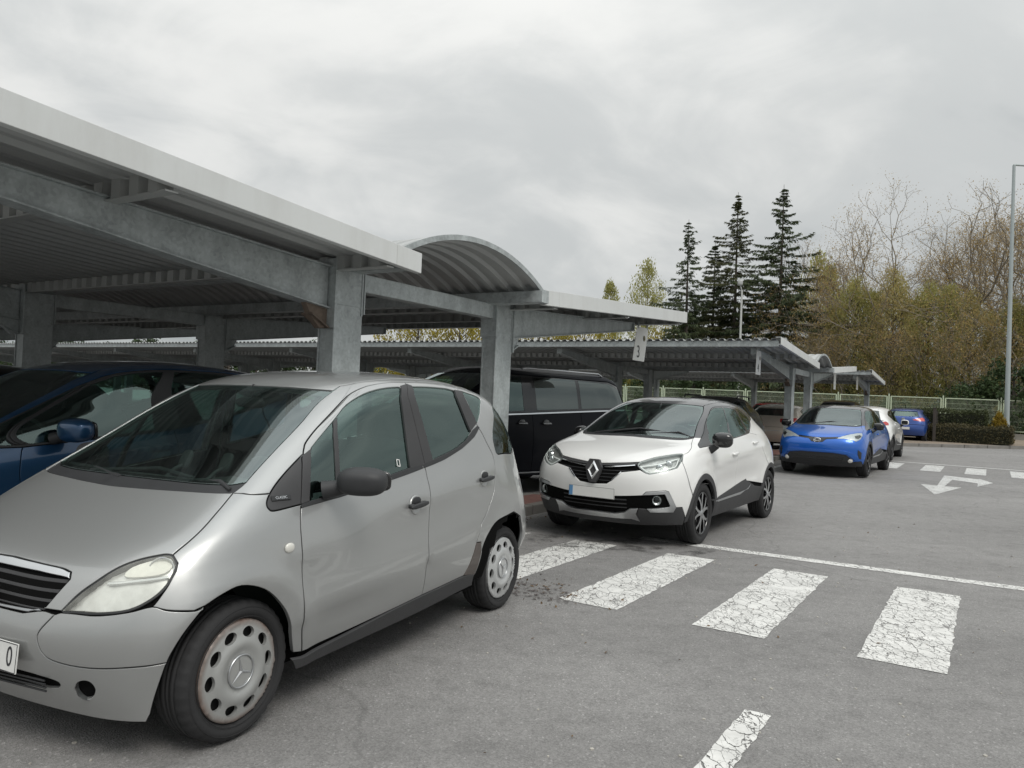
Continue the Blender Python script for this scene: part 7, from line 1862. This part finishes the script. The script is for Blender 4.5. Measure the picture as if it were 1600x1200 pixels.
def build_blue_crossover():
    P = AB(19.75, -3.05); paint = car_paint('vivid_blue_paint', (0.008, 0.120, 0.52), metal=0.4, rough=0.32, dirt=0.03)
    roofm = car_paint('black_roof_paint', (0.012, 0.012, 0.014), metal=0.1, rough=0.3, dirt=0.05)
    Rw = .34
    s = Cross('parked_car', 'bright blue crossover with a black roof, parked nose out by the far dashed crossing', (P.x, P.y, HEAD_IN - R(2)), gz(P.y), (4.36, 1.80, 1.55), paint, roofm, clad=M_['trim'], mirror=M_['gloss_black'], Rw=Rw,
              wheel=lambda r: alloy(r, Rw, .21, .235, M_['trim_grey'], M_['gloss_black'], 5, 'v'), glass_rear=M_['glass_dark'])
    c, p, q = s.c, s.p, s.q
    nose_panels(s)
    c.panel('upper_band', p((0, 3.78), (.66, 3.84), (1.2, 3.86), (1.15, 3.62), (.5, 3.52), (.32, 3.1), (0, 3.02)), M_['gloss_black'], off=.006, center=True)
    ring_badge(s, 0, 3.36, .072, .05)
    hl = p((.95, 3.60), (1.5, 3.98), (2.1, 4.2), (2.75, 4.25), (3.15, 4.12), (3.12, 3.75), (2.75, 3.30), (2.35, 3.12), (2.1, 3.32), (1.5, 3.58))
    c.panel('lamp_bowl', hl, simple('lamp_pale', (.50, .52, .54), .35, metal=.5, var=.35, scale=30), off=.004)
    c.panel('headlight', hl, M_['lens'], off=.012, depth=.01)
    c.panel('lamp_eye', p((2.35, 3.85), (2.85, 3.9), (2.95, 3.6), (2.6, 3.4), (2.35, 3.5)), M_['gloss_black'], off=.008, depth=.01)
    c.panel('lower_grille', p((0, 1.74), (.9, 1.74), (1.7, 1.55), (2.2, .92), (1.8, .70), (0, .66)), M_['trim'], off=.006, center=True)
    for r0 in (.85, 1.05, 1.28): c.panel('grille_bar', p((0, r0 + .08), (1.5, r0 + .08), (1.55, r0), (0, r0)), M_['gloss_black'], off=.012, center=True, gap=0)
    c.panel('bumper_crease', p((0, 2.05), (.45, 2.1), (.7, 2.0), (1.5, 2.02), (2.25, 1.72), (2.55, 1.0), (2.3, .95), (1.75, 1.62), (.95, 1.80), (0, 1.80)), s.paint, off=.03, center=True, depth=.03)
    c.panel('side_vent', p((2.5, 2.1), (2.85, 1.75), (2.86, 1.0), (2.66, 1.1), (2.5, 1.6)), M_['trim'], off=.006)
    for sg in (1, -1):
        A = s.k.at([2.0], [.92])[0][0]; mb = MB(); mb.lathe([(0, .02), (.035, .014), (.042, 0), (.05, .002), (.052, -.02)], 20, 'x'); o = mb.build('fog_lamp', M_['white_lens'], s.root); o.location = (A[0] + .012, A[1] * sg, A[2]); o.rotation_euler = (0, 0, R(25) * sg)
    mb = MB(); mb.tube([(1.3, -.45, 1.09), (1.17, .05, 1.165), (1.15, .45, 1.13)], [.008, .010, .007], 6); mb.build('wiper', M_['trim'], s.root)
    mb = MB(); pillow(mb, (.47, 0, 1.36), (.05, .24, .07), (0, R(10), 0), 6, 3); mb.build('rear_view_mirror', M_['trim'], s.root)
    c.panel('tail_light', p((10.75, 4.9), (10.1, 5.0), (9.75, 4.6), (9.95, 3.9), (10.75, 4.0)), M_['red_lens'], off=.006)
    s.finish()
def build_white_rear():
    P = AB(25.65, -3.2); paint = car_paint('pearl_white_paint', (0.80, 0.80, 0.79), metal=0.0, rough=0.4, dirt=0.05)
    Rw = .33
    s = Cross('parked_car', 'white crossover seen from behind with slim red tail lights, beside the bright blue one', (P.x, P.y, HEAD_OUT), gz(P.y), (4.275, 1.77, 1.54), paint, None, clad=M_['trim'], Rw=Rw,
              wheel=lambda r: alloy(r, Rw, .21, .23, M_['trim_grey'], M_['gloss_black'], 5, 'v'), glass_rear=M_['glass_dark'], mirror=paint)
    c, p = s.c, s.p; nose_panels(s)
    c.panel('tail_light', p((11.2, 4.55), (10.5, 4.65), (9.9, 4.75), (9.62, 4.4), (9.72, 4.0), (10.4, 4.0), (11.2, 4.3)), M_['red_lens'], off=.010)
    c.panel('tail_ledge', p((12, 5.3), (10.4, 5.2), (10.1, 4.95), (11, 4.85), (12, 4.85)), paint, off=.03, center=True, depth=.03)
    c.panel('reflector', p((10.9, 1.2), (10.2, 1.25), (10.2, 1.0), (10.9, .95)), M_['red_lens'], off=.012)
    c.panel('headlight', p((1.3, 3.5), (2.0, 3.95), (3.0, 4.05), (2.8, 3.5), (2.0, 3.4)), M_['white_lens'], off=.008)
    plate(s.root, (-1.995, 0, .70), (-1, 0, .05), .52, .11, True)
    s.finish()
def build_blue_hatch():
    P = AB(38.75, -3.15); paint = car_paint('deep_blue_paint', (0.010, 0.060, 0.28), metal=0.35, rough=0.34, dirt=0.05)
    Rw = .31
    s = Cross('parked_car', 'dark blue hatchback seen from behind, parked at the far kerb by the clipped hedge', (P.x, P.y, HEAD_OUT), gz(P.y) + .02, (4.30, 1.77, 1.46), paint, None, Rw=Rw, wheel=lambda r: alloy(r, Rw, .2, .2, M_['chrome_dull'], M_['under'], 5, 'v'), glass_rear=M_['glass'], mirror=M_['trim'])
    c, p = s.c, s.p; nose_panels(s)
    c.panel('tail_light', p((11.15, 4.35), (10.5, 4.75), (9.9, 4.9), (9.6, 4.4), (9.75, 3.75), (10.5, 3.75), (11.15, 4.1)), simple('pink_red_lens', (.55, .10, .09), .15, var=.2, scale=20, coat=.6), off=.008)
    c.panel('bumper_line', p((12, 2.9), (10.1, 2.9), (10.1, 2.75), (12, 2.75)), paint, off=.02, center=True)
    c.panel('headlight', p((1.3, 3.5), (2.0, 3.95), (3.0, 4.05), (2.8, 3.5), (2.0, 3.4)), M_['white_lens'], off=.008)
    A = s.k.at([12.0], [4.3])[0][0]
    mb = MB(); mb.box((A[0] - .012, 0, A[2]), (.01, .12, .11), bev=.01); o = mb.build('tail_badge', M_['chrome'], s.root, bevel=.004)
    plate(s.root, (-2.055, 0, .60), (-1, 0, .05), .52, .11, True)
    mb = MB(); mb.tube([(-1.1, 0, 1.44), (-1.2, 0, 1.62)], [.006, .003], 6); mb.build('aerial', M_['trim'], s.root)
    s.finish()
def build_beige():
    P = AB(26.35, -5.75); paint = car_paint('beige_paint', (0.62, 0.56, 0.48), metal=0.3, rough=0.36, dirt=0.06)
    Rw = .32
    s = Cross('parked_car', 'beige saloon seen from behind with red tail light, under the middle shelter', (P.x, P.y, HEAD_OUT), gz(P.y), (4.70, 1.82, 1.47), paint, None, Rw=Rw, wheel=lambda r: alloy(r, Rw, .2, .21, M_['chrome_dull'], M_['under'], 5, 'v'), glass_rear=M_['glass_dark'], tail=.15)
    c, p = s.c, s.p; nose_panels(s)
    tl = p((11.25, 4.6), (10.4, 4.75), (9.8, 4.7), (9.75, 3.7), (10.4, 3.6), (11.25, 3.75))
    c.panel('tail_light', tl, M_['red_lens'], off=.008)
    for sg in (1, -1):
        for j in (10.95, 10.45):
            A, N, _, _ = s.k.at([j], [4.15]); n = Vector(N[0]); n.y *= sg; mb = MB(); mb.lathe([(0, .006), (.028, .006), (.032, .010), (.062, .008), (.068, 0)], 24, 'x'); o = mb.build('round_lamp', M_['white_lens'], s.root)
            o.location = Vector((A[0][0], A[0][1] * sg, A[0][2])) + n * .010; o.rotation_euler = n.to_track_quat('X', 'Z').to_euler()
    c.panel('bumper_strip', p((12, 2.05), (9.9, 2.0), (9.9, 1.9), (12, 1.95)), M_['chrome_dull'], off=.008, center=True)
    c.panel('headlight', p((1.3, 3.5), (2.0, 3.95), (3.0, 4.05), (2.8, 3.5), (2.0, 3.4)), M_['white_lens'], off=.008)
    s.finish()
def build_dark_suv():
    P = AB(19.2, -5.95); paint = car_paint('black_green_paint', (0.014, 0.016, 0.015), metal=0.3, rough=0.3, dirt=0.05)
    Rw = .345
    s = Cross('parked_car', 'black off-roader half hidden behind the white crossover with a dark roof', (P.x, P.y, HEAD_IN), gz(P.y), (4.45, 1.85, 1.65), paint, None, clad=M_['trim'], Rw=Rw, glass=M_['glass_mid'], glass_rear=M_['glass_dark'], mirror=M_['gloss_black'])
    nose_panels(s); s.c.panel('headlight', s.p((1.3, 3.5), (2.0, 3.95), (3.0, 4.05), (2.8, 3.5), (2.0, 3.4)), M_['white_lens'], off=.008)
    for sg in (1, -1):
        mb = MB(); mb.tube([(.2, .66 * sg, 1.60), (.1, .665 * sg, 1.66), (-1.0, .62 * sg, 1.655), (-1.15, .6 * sg, 1.59)], .018, 8); mb.build('roof_bar', M_['trim'], s.root)
    s.finish()
def build_red():
    P = AB(36.0, -8.3); paint = car_paint('red_paint', (0.30, 0.025, 0.020), metal=0.2, rough=0.34, dirt=0.04)
    s = Cross('parked_car', 'red car under the farthest shelter, just its roof and screen showing over the beige saloon', (P.x, P.y, HEAD_OUT), gz(P.y), (4.3, 1.75, 1.50), paint, None, Rw=.31, glass_rear=M_['glass_mid'])
    nose_panels(s); s.c.panel('tail_light', s.p((10.75, 4.9), (10.1, 5.0), (9.75, 4.6), (9.95, 3.9), (10.75, 4.0)), M_['red_lens'], off=.008); s.finish()
def build_black_far():
    P = AB(36.2, -5.5); paint = car_paint('black_paint', (0.012, 0.012, 0.013), metal=0.2, rough=0.25, dirt=0.04)
    s = Cross('parked_car', 'black off-roader at the far shelter, only its roof showing above the bright blue crossover', (P.x, P.y, HEAD_OUT), gz(P.y), (4.5, 1.87, 1.70), paint, None, clad=M_['trim'], Rw=.35, glass=M_['glass_dark'], glass_rear=M_['glass_dark'])
    nose_panels(s); s.c.panel('tail_light', s.p((10.75, 4.9), (10.1, 5.0), (9.75, 4.6), (9.95, 3.9), (10.75, 4.0)), M_['red_lens'], off=.008); s.finish()
def build_black_left():
    P = AB(3.3, -9.0); paint = car_paint('black_estate_paint', (0.012, 0.013, 0.016), metal=0.3, rough=0.3, dirt=0.06)
    s = Cross('parked_car', 'black car in deep shade beyond the dark blue people carrier', (P.x, P.y, HEAD_IN), 0, (4.5, 1.82, 1.60), paint, None, Rw=.32, glass=M_['glass_mid'], glass_rear=M_['glass_dark'])
    nose_panels(s); s.c.panel('headlight', s.p((1.3, 3.5), (2.0, 3.95), (3.0, 4.05), (2.8, 3.5), (2.0, 3.4)), M_['white_lens'], off=.008); s.finish()
def build_blue_mpv():
    P = AB(3.82, -6.55); sx, sy, sz = 1.20, 1.045, 1.045
    rows = [[(x * sx, y * sy, z * sz) for x, y, z in row] for row in SIL_ROWS]
    root = empty('parked_car', (P.x, P.y, 0), HEAD_IN + R(1.5), 'dark blue people carrier parked under the shelter beyond the silver hatchback', 'car')
    paint = car_paint('navy_paint', (0.012, 0.062, 0.150), metal=0.5, rough=0.3, dirt=0.05)
    Rw = .31; xf, xr = 1.2115 * sx, -1.2115 * sx
    k = Skin(rows, arches=((xf, Rw, .36, .012), (xr, Rw, .36, .012))); c = Car(k, root, None)
    q = lambda n, a=None, b=None, rev=False: [('p', x, y) for x, y in (SIL_OUT[n][a:b][::-1] if rev else SIL_OUT[n][a:b])]
    blk = M_['trim']
    RC = 5.82
    c.panel('bonnet', pp((0, 4.0), (1.05, 3.9), (1.5, 3.9), (2.07, 4.15)) + q('hood_line') + q('hood_rear')[1:] + pp((0, RC)), paint, center=True)
    c.panel('front_bumper', pp((0, 3.98), (1.05, 3.88), (1.5, 3.88), (2.07, 4.13), (2.64, 4.05), (3.2, 2.6)) + arc_pts('s', xf, Rw, .36, 40, -10, 10) + pp((2.5, .03), (0, .03)), paint, center=True)
    c.panel('headlight', pp((1.3, 3.3), (1.6, 3.8), (2.2, 4.1), (2.9, 4.0), (2.8, 3.5), (2.2, 3.1)), M_['white_lens'], off=.008)
    c.panel('grille', pp((0, 3.7), (.9, 3.6), (.8, 3.1), (0, 3.0)), blk, off=.006, center=True)
    c.panel('cowl', pp((0, RC), (0, 6.10), (1.4, 6.12), (2.3, 6.16)) + q('cowl_r', rev=True) + q('hood_rear')[1:], blk, off=-.006, center=True)
    ws = pp((0, 6.10), (1.4, 6.12), (2.3, 6.16)) + q('ws_side') + pp((2.2, 8.02), (1.4, 7.98), (0, 7.97))
    c.panel('windscreen', ws, M_['glass_ws'], center=True, off=-.004, void=True, depth=.006)
    c.panel('front_wing', q('hood_line') + pp((3.12, 5.92), (4.35, 4.98), (5.02, 4.80), (4.93, 3.44), (4.94, 1.4)) + arc_pts('s', xf, Rw, .36, 150, 42, 12), paint)
    # large fixed front light and slim double post, then the doors' glass
    quart = [(3.36, 6.05), (4.30, 5.25), (4.86, 5.06), (4.05, 6.75), (3.62, 7.25), (3.30, 7.72), (3.12, 7.35)]
    fgl = [(5.12, 5.05), (5.9, 5.16), (6.72, 5.42), (6.66, 6.6), (6.52, 7.5), (6.4, 8.0), (5.2, 8.02), (4.2, 7.95), (3.72, 7.66), (4.3, 6.75)]
    rgl = [(7.12, 5.54), (7.9, 5.75), (8.5, 6.2), (8.55, 7.2), (8.35, 7.95), (7.4, 8.04), (6.78, 8.03), (6.9, 7.4), (7.05, 6.6)]
    qgl = [(8.68, 6.35), (9.2, 6.6), (9.3, 7.3), (8.95, 7.75), (8.55, 7.9), (8.72, 7.2)]
    Pp = lambda L: [('p', a, b) for a, b in L]
    belt = pp((3.12, 5.92), (4.35, 4.98), (5.02, 4.80), (6.8, 5.14), (7.86, 5.45), (8.6, 5.95), (9.35, 6.4), (9.5, 7.3), (9.1, 7.95), (8.4, 8.16), (6.8, 8.2), (5.2, 8.18), (4.1, 8.12), (3.45, 7.95), (3.02, 7.6))
    c.panel('window_surround', belt, M_['trim_grey'], off=-.002, holes=[Pp(quart), Pp(fgl), Pp(rgl), Pp(qgl)])
    for n, g in (('quarter_window', quart), ('window', fgl), ('window', rgl), ('quarter_window', qgl)): c.panel(n, Pp(g), M_['glass'], off=-.006, gap=-.003, depth=.004, void=True)
    c.panel('window_post', pp((4.98, 5.03), (5.05, 5.04), (4.22, 6.75), (3.66, 7.66), (3.58, 7.58), (4.13, 6.75)), M_['trim_grey'], off=.008, gap=0)
    c.panel('window_post', pp((4.89, 5.03), (4.94, 5.03), (4.10, 6.75), (3.54, 7.54), (3.46, 7.48), (4.05, 6.75)), M_['trim_grey'], off=.012, gap=0)
    fd = pp((5.02, 4.80), (6.8, 5.14), (7.0, 5.2), (6.94, 2.25), (6.92, .45), (5.02, .30), (4.94, 1.5), (4.93, 3.44)); d1 = c.panel('front_door', fd, paint); c.pair(d1[0], d1[1])
    rd = pp((7.0, 5.2), (7.86, 5.45), (8.6, 5.95), (8.6, 4.57), (8.43, 3.23), (8.2, 2.46), (7.98, 1.67), (7.76, .5), (6.92, .45), (6.94, 2.25)); d2 = c.panel('rear_door', rd, paint); c.pair(d2[0], d2[1])
    c.panel('sill', pp((4.9, .28), (7.8, .45), (7.9, 0), (4.9, 0)), blk)
    side = pp((3.0, 7.62), (3.43, 7.97), (4.1, 8.14), (5.2, 8.2), (6.8, 8.22), (8.4, 8.18), (9.12, 7.97), (9.52, 7.3), (9.37, 6.38), (8.62, 5.93), (8.62, 4.57), (8.45, 3.23), (8.22, 2.46)) + arc_pts('s', xr, Rw, .36, 150, 20, 12) + pp((9.9, .5), (10.2, 2.6), (10.35, 5), (10.35, 8.3), (9.4, 8.6), (7, 8.62), (5.5, 8.62), (4.3, 8.6), (3.4, 8.52), (2.36, 8.25), (2.10, 7.73), (2.33, 7.29), (2.55, 6.78), (2.75, 6.24), (2.74, 5.98))
    c.panel('body_side', side + pp((3.10, 5.95)), paint)
    c.panel('roof', pp((0, 7.98), (1.4, 8.0), (2.2, 8.04), (2.36, 8.27), (3.4, 8.53), (4.3, 8.61), (5.5, 8.63), (7, 8.63), (9.4, 8.61), (10.35, 8.31), (10.8, 8.1), (12, 8.05), (12, 10), (6, 10), (0, 10)), paint, center=True, grid=.07)
    c.panel('tailgate', pp((12, .03), (9.95, .03), (10.22, 2.6), (10.37, 5), (10.37, 5.2), (12, 5.2)), paint, center=True)
    c.panel('rear_window', pp((12, 5.22), (10.38, 5.22), (10.37, 8.25), (10.8, 8.06), (12, 8.02)), M_['glass_dark'], center=True, void=True)
    for sg in (1, -1):
        mirror_housing(root, (.80, (.845 + .17) * sg, 1.10), sg, (.17, .26, .17), paint, (.86, .83 * sg, 1.03), rot=12)
        for xx, zz in ((.0, .93), (-.95, 1.0)):
            mb = MB(); pillow(mb, (xx, .905 * sg, zz), (.2, .02, .032), (0, R(4), 0), 5, 3); mb.build('door_handle', paint, d1[0] if xx > -.5 else d2[0]) if sg > 0 else mb.build('door_handle', paint, d1[1] if xx > -.5 else d2[1])
    seats(root, (.02, -.95), .58)
    steering(root, (.70, .36, .98))
    c.body(M_['void'], ((xf, Rw, .355), (xr, Rw, .355)))
    place_wheels(root, lambda r: alloy(r, Rw, .2, .2, M_['chrome_dull'], M_['under'], 5, 'v'), xf, xr, .74, Rw)
def build_van():
    P = Vector((-.30, 12.3, 0)); root = empty('parked_van', (P.x, P.y, .03), R(-136), 'long black passenger van with tinted windows and a chrome waistline, parked under the near shelter', 'van')
    paint = car_paint('black_van_paint', (0.005, 0.006, 0.010), metal=0.0, rough=0.6, coat=0.10, dirt=0.008, spec=.12)
    H = .955
    def row(z, xs, ys, zo=None):
        return [(x, y, z + (zo[i] if zo else 0)) for i, (x, y) in enumerate(zip(xs, ys))]
    Y = [0, .40, .72, .86, .93, .95, .955, .955, .955, .95, .90, .52, 0]
    rows = [
     row(.28, [2.46, 2.43, 2.30, 2.12, 1.62, 1.1, .5, -.2, -1.0, -1.62, -2.40, -2.47, -2.48], [y * .96 for y in Y]),
     row(.50, [2.55, 2.52, 2.38, 2.18, 1.62, 1.1, .5, -.2, -1.0, -1.62, -2.46, -2.54, -2.55], Y),
     row(.72, [2.57, 2.54, 2.40, 2.18, 1.62, 1.1, .5, -.2, -1.0, -1.62, -2.47, -2.55, -2.57], [y * 1.01 for y in Y]),
     row(.96, [2.52, 2.48, 2.33, 2.10, 1.60, 1.1, .5, -.2, -1.0, -1.62, -2.46, -2.53, -2.55], Y),
     row(1.10, [2.36, 2.33, 2.18, 1.98, 1.55, 1.1, .5, -.2, -1.0, -1.62, -2.45, -2.52, -2.53], [y * .985 for y in Y]),
     row(1.20, [2.00, 1.98, 1.88, 1.72, 1.40, 1.05, .5, -.2, -1.0, -1.62, -2.43, -2.50, -2.51], [y * .96 for y in Y]),
     row(1.28, [1.70, 1.68, 1.60, 1.50, 1.30, 1.00, .5, -.2, -1.0, -1.62, -2.41, -2.48, -2.49], [y * .94 for y in Y]),
     row(1.55, [1.22, 1.20, 1.14, 1.08, 1.00, .86, .45, -.2, -1.0, -1.60, -2.32, -2.41, -2.42], [y * .885 for y in Y]),
     row(1.80, [.70, .68, .62, .56, .50, .44, .30, -.2, -.95, -1.52, -2.18, -2.29, -2.30], [y * .80 for y in Y]),
     row(1.885, [.48, .46, .42, .38, .34, .30, .18, -.25, -.90, -1.40, -1.95, -2.06, -2.08], [y * .62 for y in Y]),
     [(x, 0, 1.915) for x in (.3, .28, .26, .24, .22, .2, .1, -.25, -.85, -1.3, -1.7, -1.85, -1.9)],
    ]
    Rw = .34; xf, xr = 1.62, -1.58
    k = Skin(rows, blur=.26, arches=((xf, Rw, .40, .012), (xr, Rw, .40, .012))); c = Car(k, root, None); gb = M_['gloss_black']
    S = lambda *L: [('s', x, z) for x, z in L]
    c.panel('front_bumper', pp((0, 3.6), (1.5, 3.6), (2.6, 3.6), (3.1, 3.4)) + arc_pts('s', xf, Rw, .40, 50, -5, 10) + pp((3.0, .03), (0, .03)), paint, center=True)
    c.panel('bonnet', pp((0, 3.62), (1.5, 3.62), (2.6, 3.62), (3.1, 3.7), (3.3, 5.9), (1.5, 5.9), (0, 5.9)), paint, center=True)
    c.panel('grille', pp((0, 3.4), (1.2, 3.3), (1.1, 2.2), (0, 2.1)), M_['trim'], off=.006, center=True)
    c.panel('headlight', pp((1.6, 3.5), (2.7, 3.7), (3.0, 3.2), (2.5, 2.6), (1.7, 2.7)), M_['white_lens'], off=.008)
    c.panel('windscreen', pp((0, 5.95), (1.5, 5.95), (3.0, 6.0), (2.8, 7.2), (2.6, 8.0), (1.4, 8.05), (0, 8.05)), M_['glass_ws'], center=True, void=True)
    c.panel('front_wing', pp((3.12, 3.6), (3.32, 5.9)) + S((1.42, 1.22), (1.15, 1.18), (1.13, .5)) + arc_pts('s', xf, Rw, .40, 162, 52, 10), paint)
    x0, x1, x2, x3 = 1.13, .02, -1.10, -2.33
    belt = lambda x: float(np.interp(x, [-2.4, 1.2], [1.30, 1.15]))
    sill = .36
    d1 = c.panel('front_door', S((x0, belt(x0)), (x1, belt(x1)), (x1, sill), (x0 + .02, sill)), paint); c.pair(d1[0], d1[1])
    d2 = c.panel('sliding_door', S((x1, belt(x1)), (x2, belt(x2)), (x2, .82)) + arc_pts('s', xr, Rw, .42, 82, 165, 8)[0:] + S((-1.17 + .2, sill), (x1, sill)), paint); c.pair(d2[0], d2[1])
    c.panel('rear_quarter', S((x2, belt(x2)), (-2.40, belt(-2.4)), (-2.45, .5), (-1.99, .5)) + arc_pts('s', xr, Rw, .40, 24, 84, 8) + S((x2, .82)), paint)
    c.panel('sill', S((1.16, sill), (-1.14, sill), (-1.14, .29), (1.16, .29)), paint)
    c.panel('sill_strip', S((1.1, .345), (-1.1, .345), (-1.1, .325), (1.1, .325)), M_['chrome_dull'], off=.006, gap=0)
    c.panel('chrome_waistline', S((1.3, 1.150), (.02, 1.203), (-1.1, 1.250), (-2.38, 1.303), (-2.38, 1.328), (-1.1, 1.275), (.02, 1.228), (1.3, 1.175)), M_['chrome'], off=.008, gap=0)
    top = lambda x: float(np.interp(x, [-2.25, -1.9, -1.0, .4, .62, 1.2, 1.45], [1.60, 1.735, 1.765, 1.765, 1.70, 1.42, 1.24]))
    def win(a, b, m=.03, n=6):
        xs = np.linspace(a, b, n)
        return S(*[(x, belt(x) + .065) for x in xs], *[(x, top(x)) for x in xs[::-1]])
    sur = S((1.36, belt(1.3) + .03), (-2.34, belt(-2.34) + .03), (-2.30, 1.5), (-2.18, 1.70), (-1.9, 1.77), (.42, 1.795), (.66, 1.72), (1.2, 1.46))
    wins = [win(1.12, .18), win(-.10, -1.06), S((-1.14, belt(-1.1) + .065), (-2.27, belt(-2.2) + .065), (-2.24, 1.50), (-2.12, 1.66), (-1.9, 1.735), (-1.14, 1.762))]
    c.panel('window_surround', sur, gb, off=-.001, holes=wins)
    for i, w in enumerate(wins): c.panel('window', w, M_['glass'] if i == 0 else M_['glass_dark'], off=.001 if i else -.004, gap=-.003, depth=.004, void=True)
    c.panel('body_side', S((1.40, belt(1.3) + .03), (1.22, 1.46), (.67, 1.73), (.42, 1.805), (-1.9, 1.78), (-2.19, 1.71), (-2.31, 1.5), (-2.36, belt(-2.34) + .03)) + pp((10.0, 6.6), (10.0, 7.6), (9.95, 8.2), (9.5, 8.45), (7, 8.5), (5, 8.5), (3.5, 8.4), (2.62, 8.02), (2.82, 7.2), (3.02, 6.0), (3.3, 5.92)), paint)
    c.panel('roof', pp((0, 8.07), (1.4, 8.07), (2.6, 8.03), (3.5, 8.42), (5, 8.52), (7, 8.52), (9.5, 8.47), (9.97, 8.22), (10.6, 8.2), (12, 8.2), (12, 10), (6, 10), (0, 10)), paint, center=True, grid=.08)
    c.panel('tailgate', pp((12, 1.8), (10.02, 1.8), (10.0, 5.7), (12, 5.7)), paint, center=True)
    c.panel('rear_window', pp((12, 5.75), (10.02, 5.75), (10.02, 7.6), (9.98, 8.18), (10.6, 8.18), (12, 8.18)), M_['glass_dark'], center=True, void=True)
    c.panel('rear_bumper', pp((12, .03), (9.8, .03)) + S((-1.99, .49)) + pp((10.0, 1.75), (12, 1.75)), paint, center=True)
    c.panel('tail_light', pp((10.3, 5.4), (9.95, 5.4), (9.95, 3.2), (10.3, 3.2)), M_['red_lens'], off=.006)
    for sg, da, db in ((1, d1[0], d2[0]), (-1, d1[1], d2[1])):
        for xx, par in ((.26, da), (-.26, db)):
            A = k.at([6.5], [3.95])[0][0]
            mb = MB(); pillow(mb, (xx, (.968) * sg, 1.075), (.20, .022, .034), (0, 0, 0), 6, 3); pillow(mb, (xx, .952 * sg, 1.085), (.13, .02, .085), (0, 0, 0), 6, 2.4); h = mb.build('door_handle', gb, par)
            mb = MB(); mb.tube([(xx - .09, .982 * sg, 1.068), (xx + .09, .982 * sg, 1.068)], .005, 6); mb.build('handle_strip', M_['chrome_dull'], par) if False else mb.build('handle_strip', M_['chrome_dull'], root)
        mb = MB(); mb.tube([(.1, .74 * sg, 1.885), (0, .74 * sg, 1.905), (-1.75, .70 * sg, 1.90), (-1.85, .69 * sg, 1.86)], .014, 8); mb.build('roof_rail', M_['chrome_dull'], root)
        mirror_housing(root, (1.2, 1.12 * sg, 1.22), sg, (.16, .24, .24), gb, (1.2, .93 * sg, 1.18))
    seats(root, (.55, -.7), .75)
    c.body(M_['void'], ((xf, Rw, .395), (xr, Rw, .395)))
    place_wheels(root, lambda r: alloy(r, Rw, .22, .23, M_['chrome_dull'], M_['under'], 5, 'v'), xf, xr, .83, Rw)
build_blue_mpv(); build_van(); build_black_left()
build_blue_crossover(); build_white_rear(); build_dark_suv(); build_beige(); build_black_far(); build_red(); build_blue_hatch()
# ------------------------------------------------------------------ hanging signs and small things
bay_sign(6.065, -4.05, 1, '3', 'white hanging sign with the number 3 at the end of the near canopy')
bay_sign(22.70, -3.88, -1, '4', 'white hanging sign at the middle shelter corner, above the dark off-roader', tilt=2, w=.40)
bay_sign(22.70, -3.88, 1, '', 'blank white hanging sign under the white trim on the far side of the middle shelter', tilt=2, w=.40)
bay_sign(39.25, -4.05, -1, '', 'blank white hanging sign at the farthest shelter corner', tilt=2, w=.40)
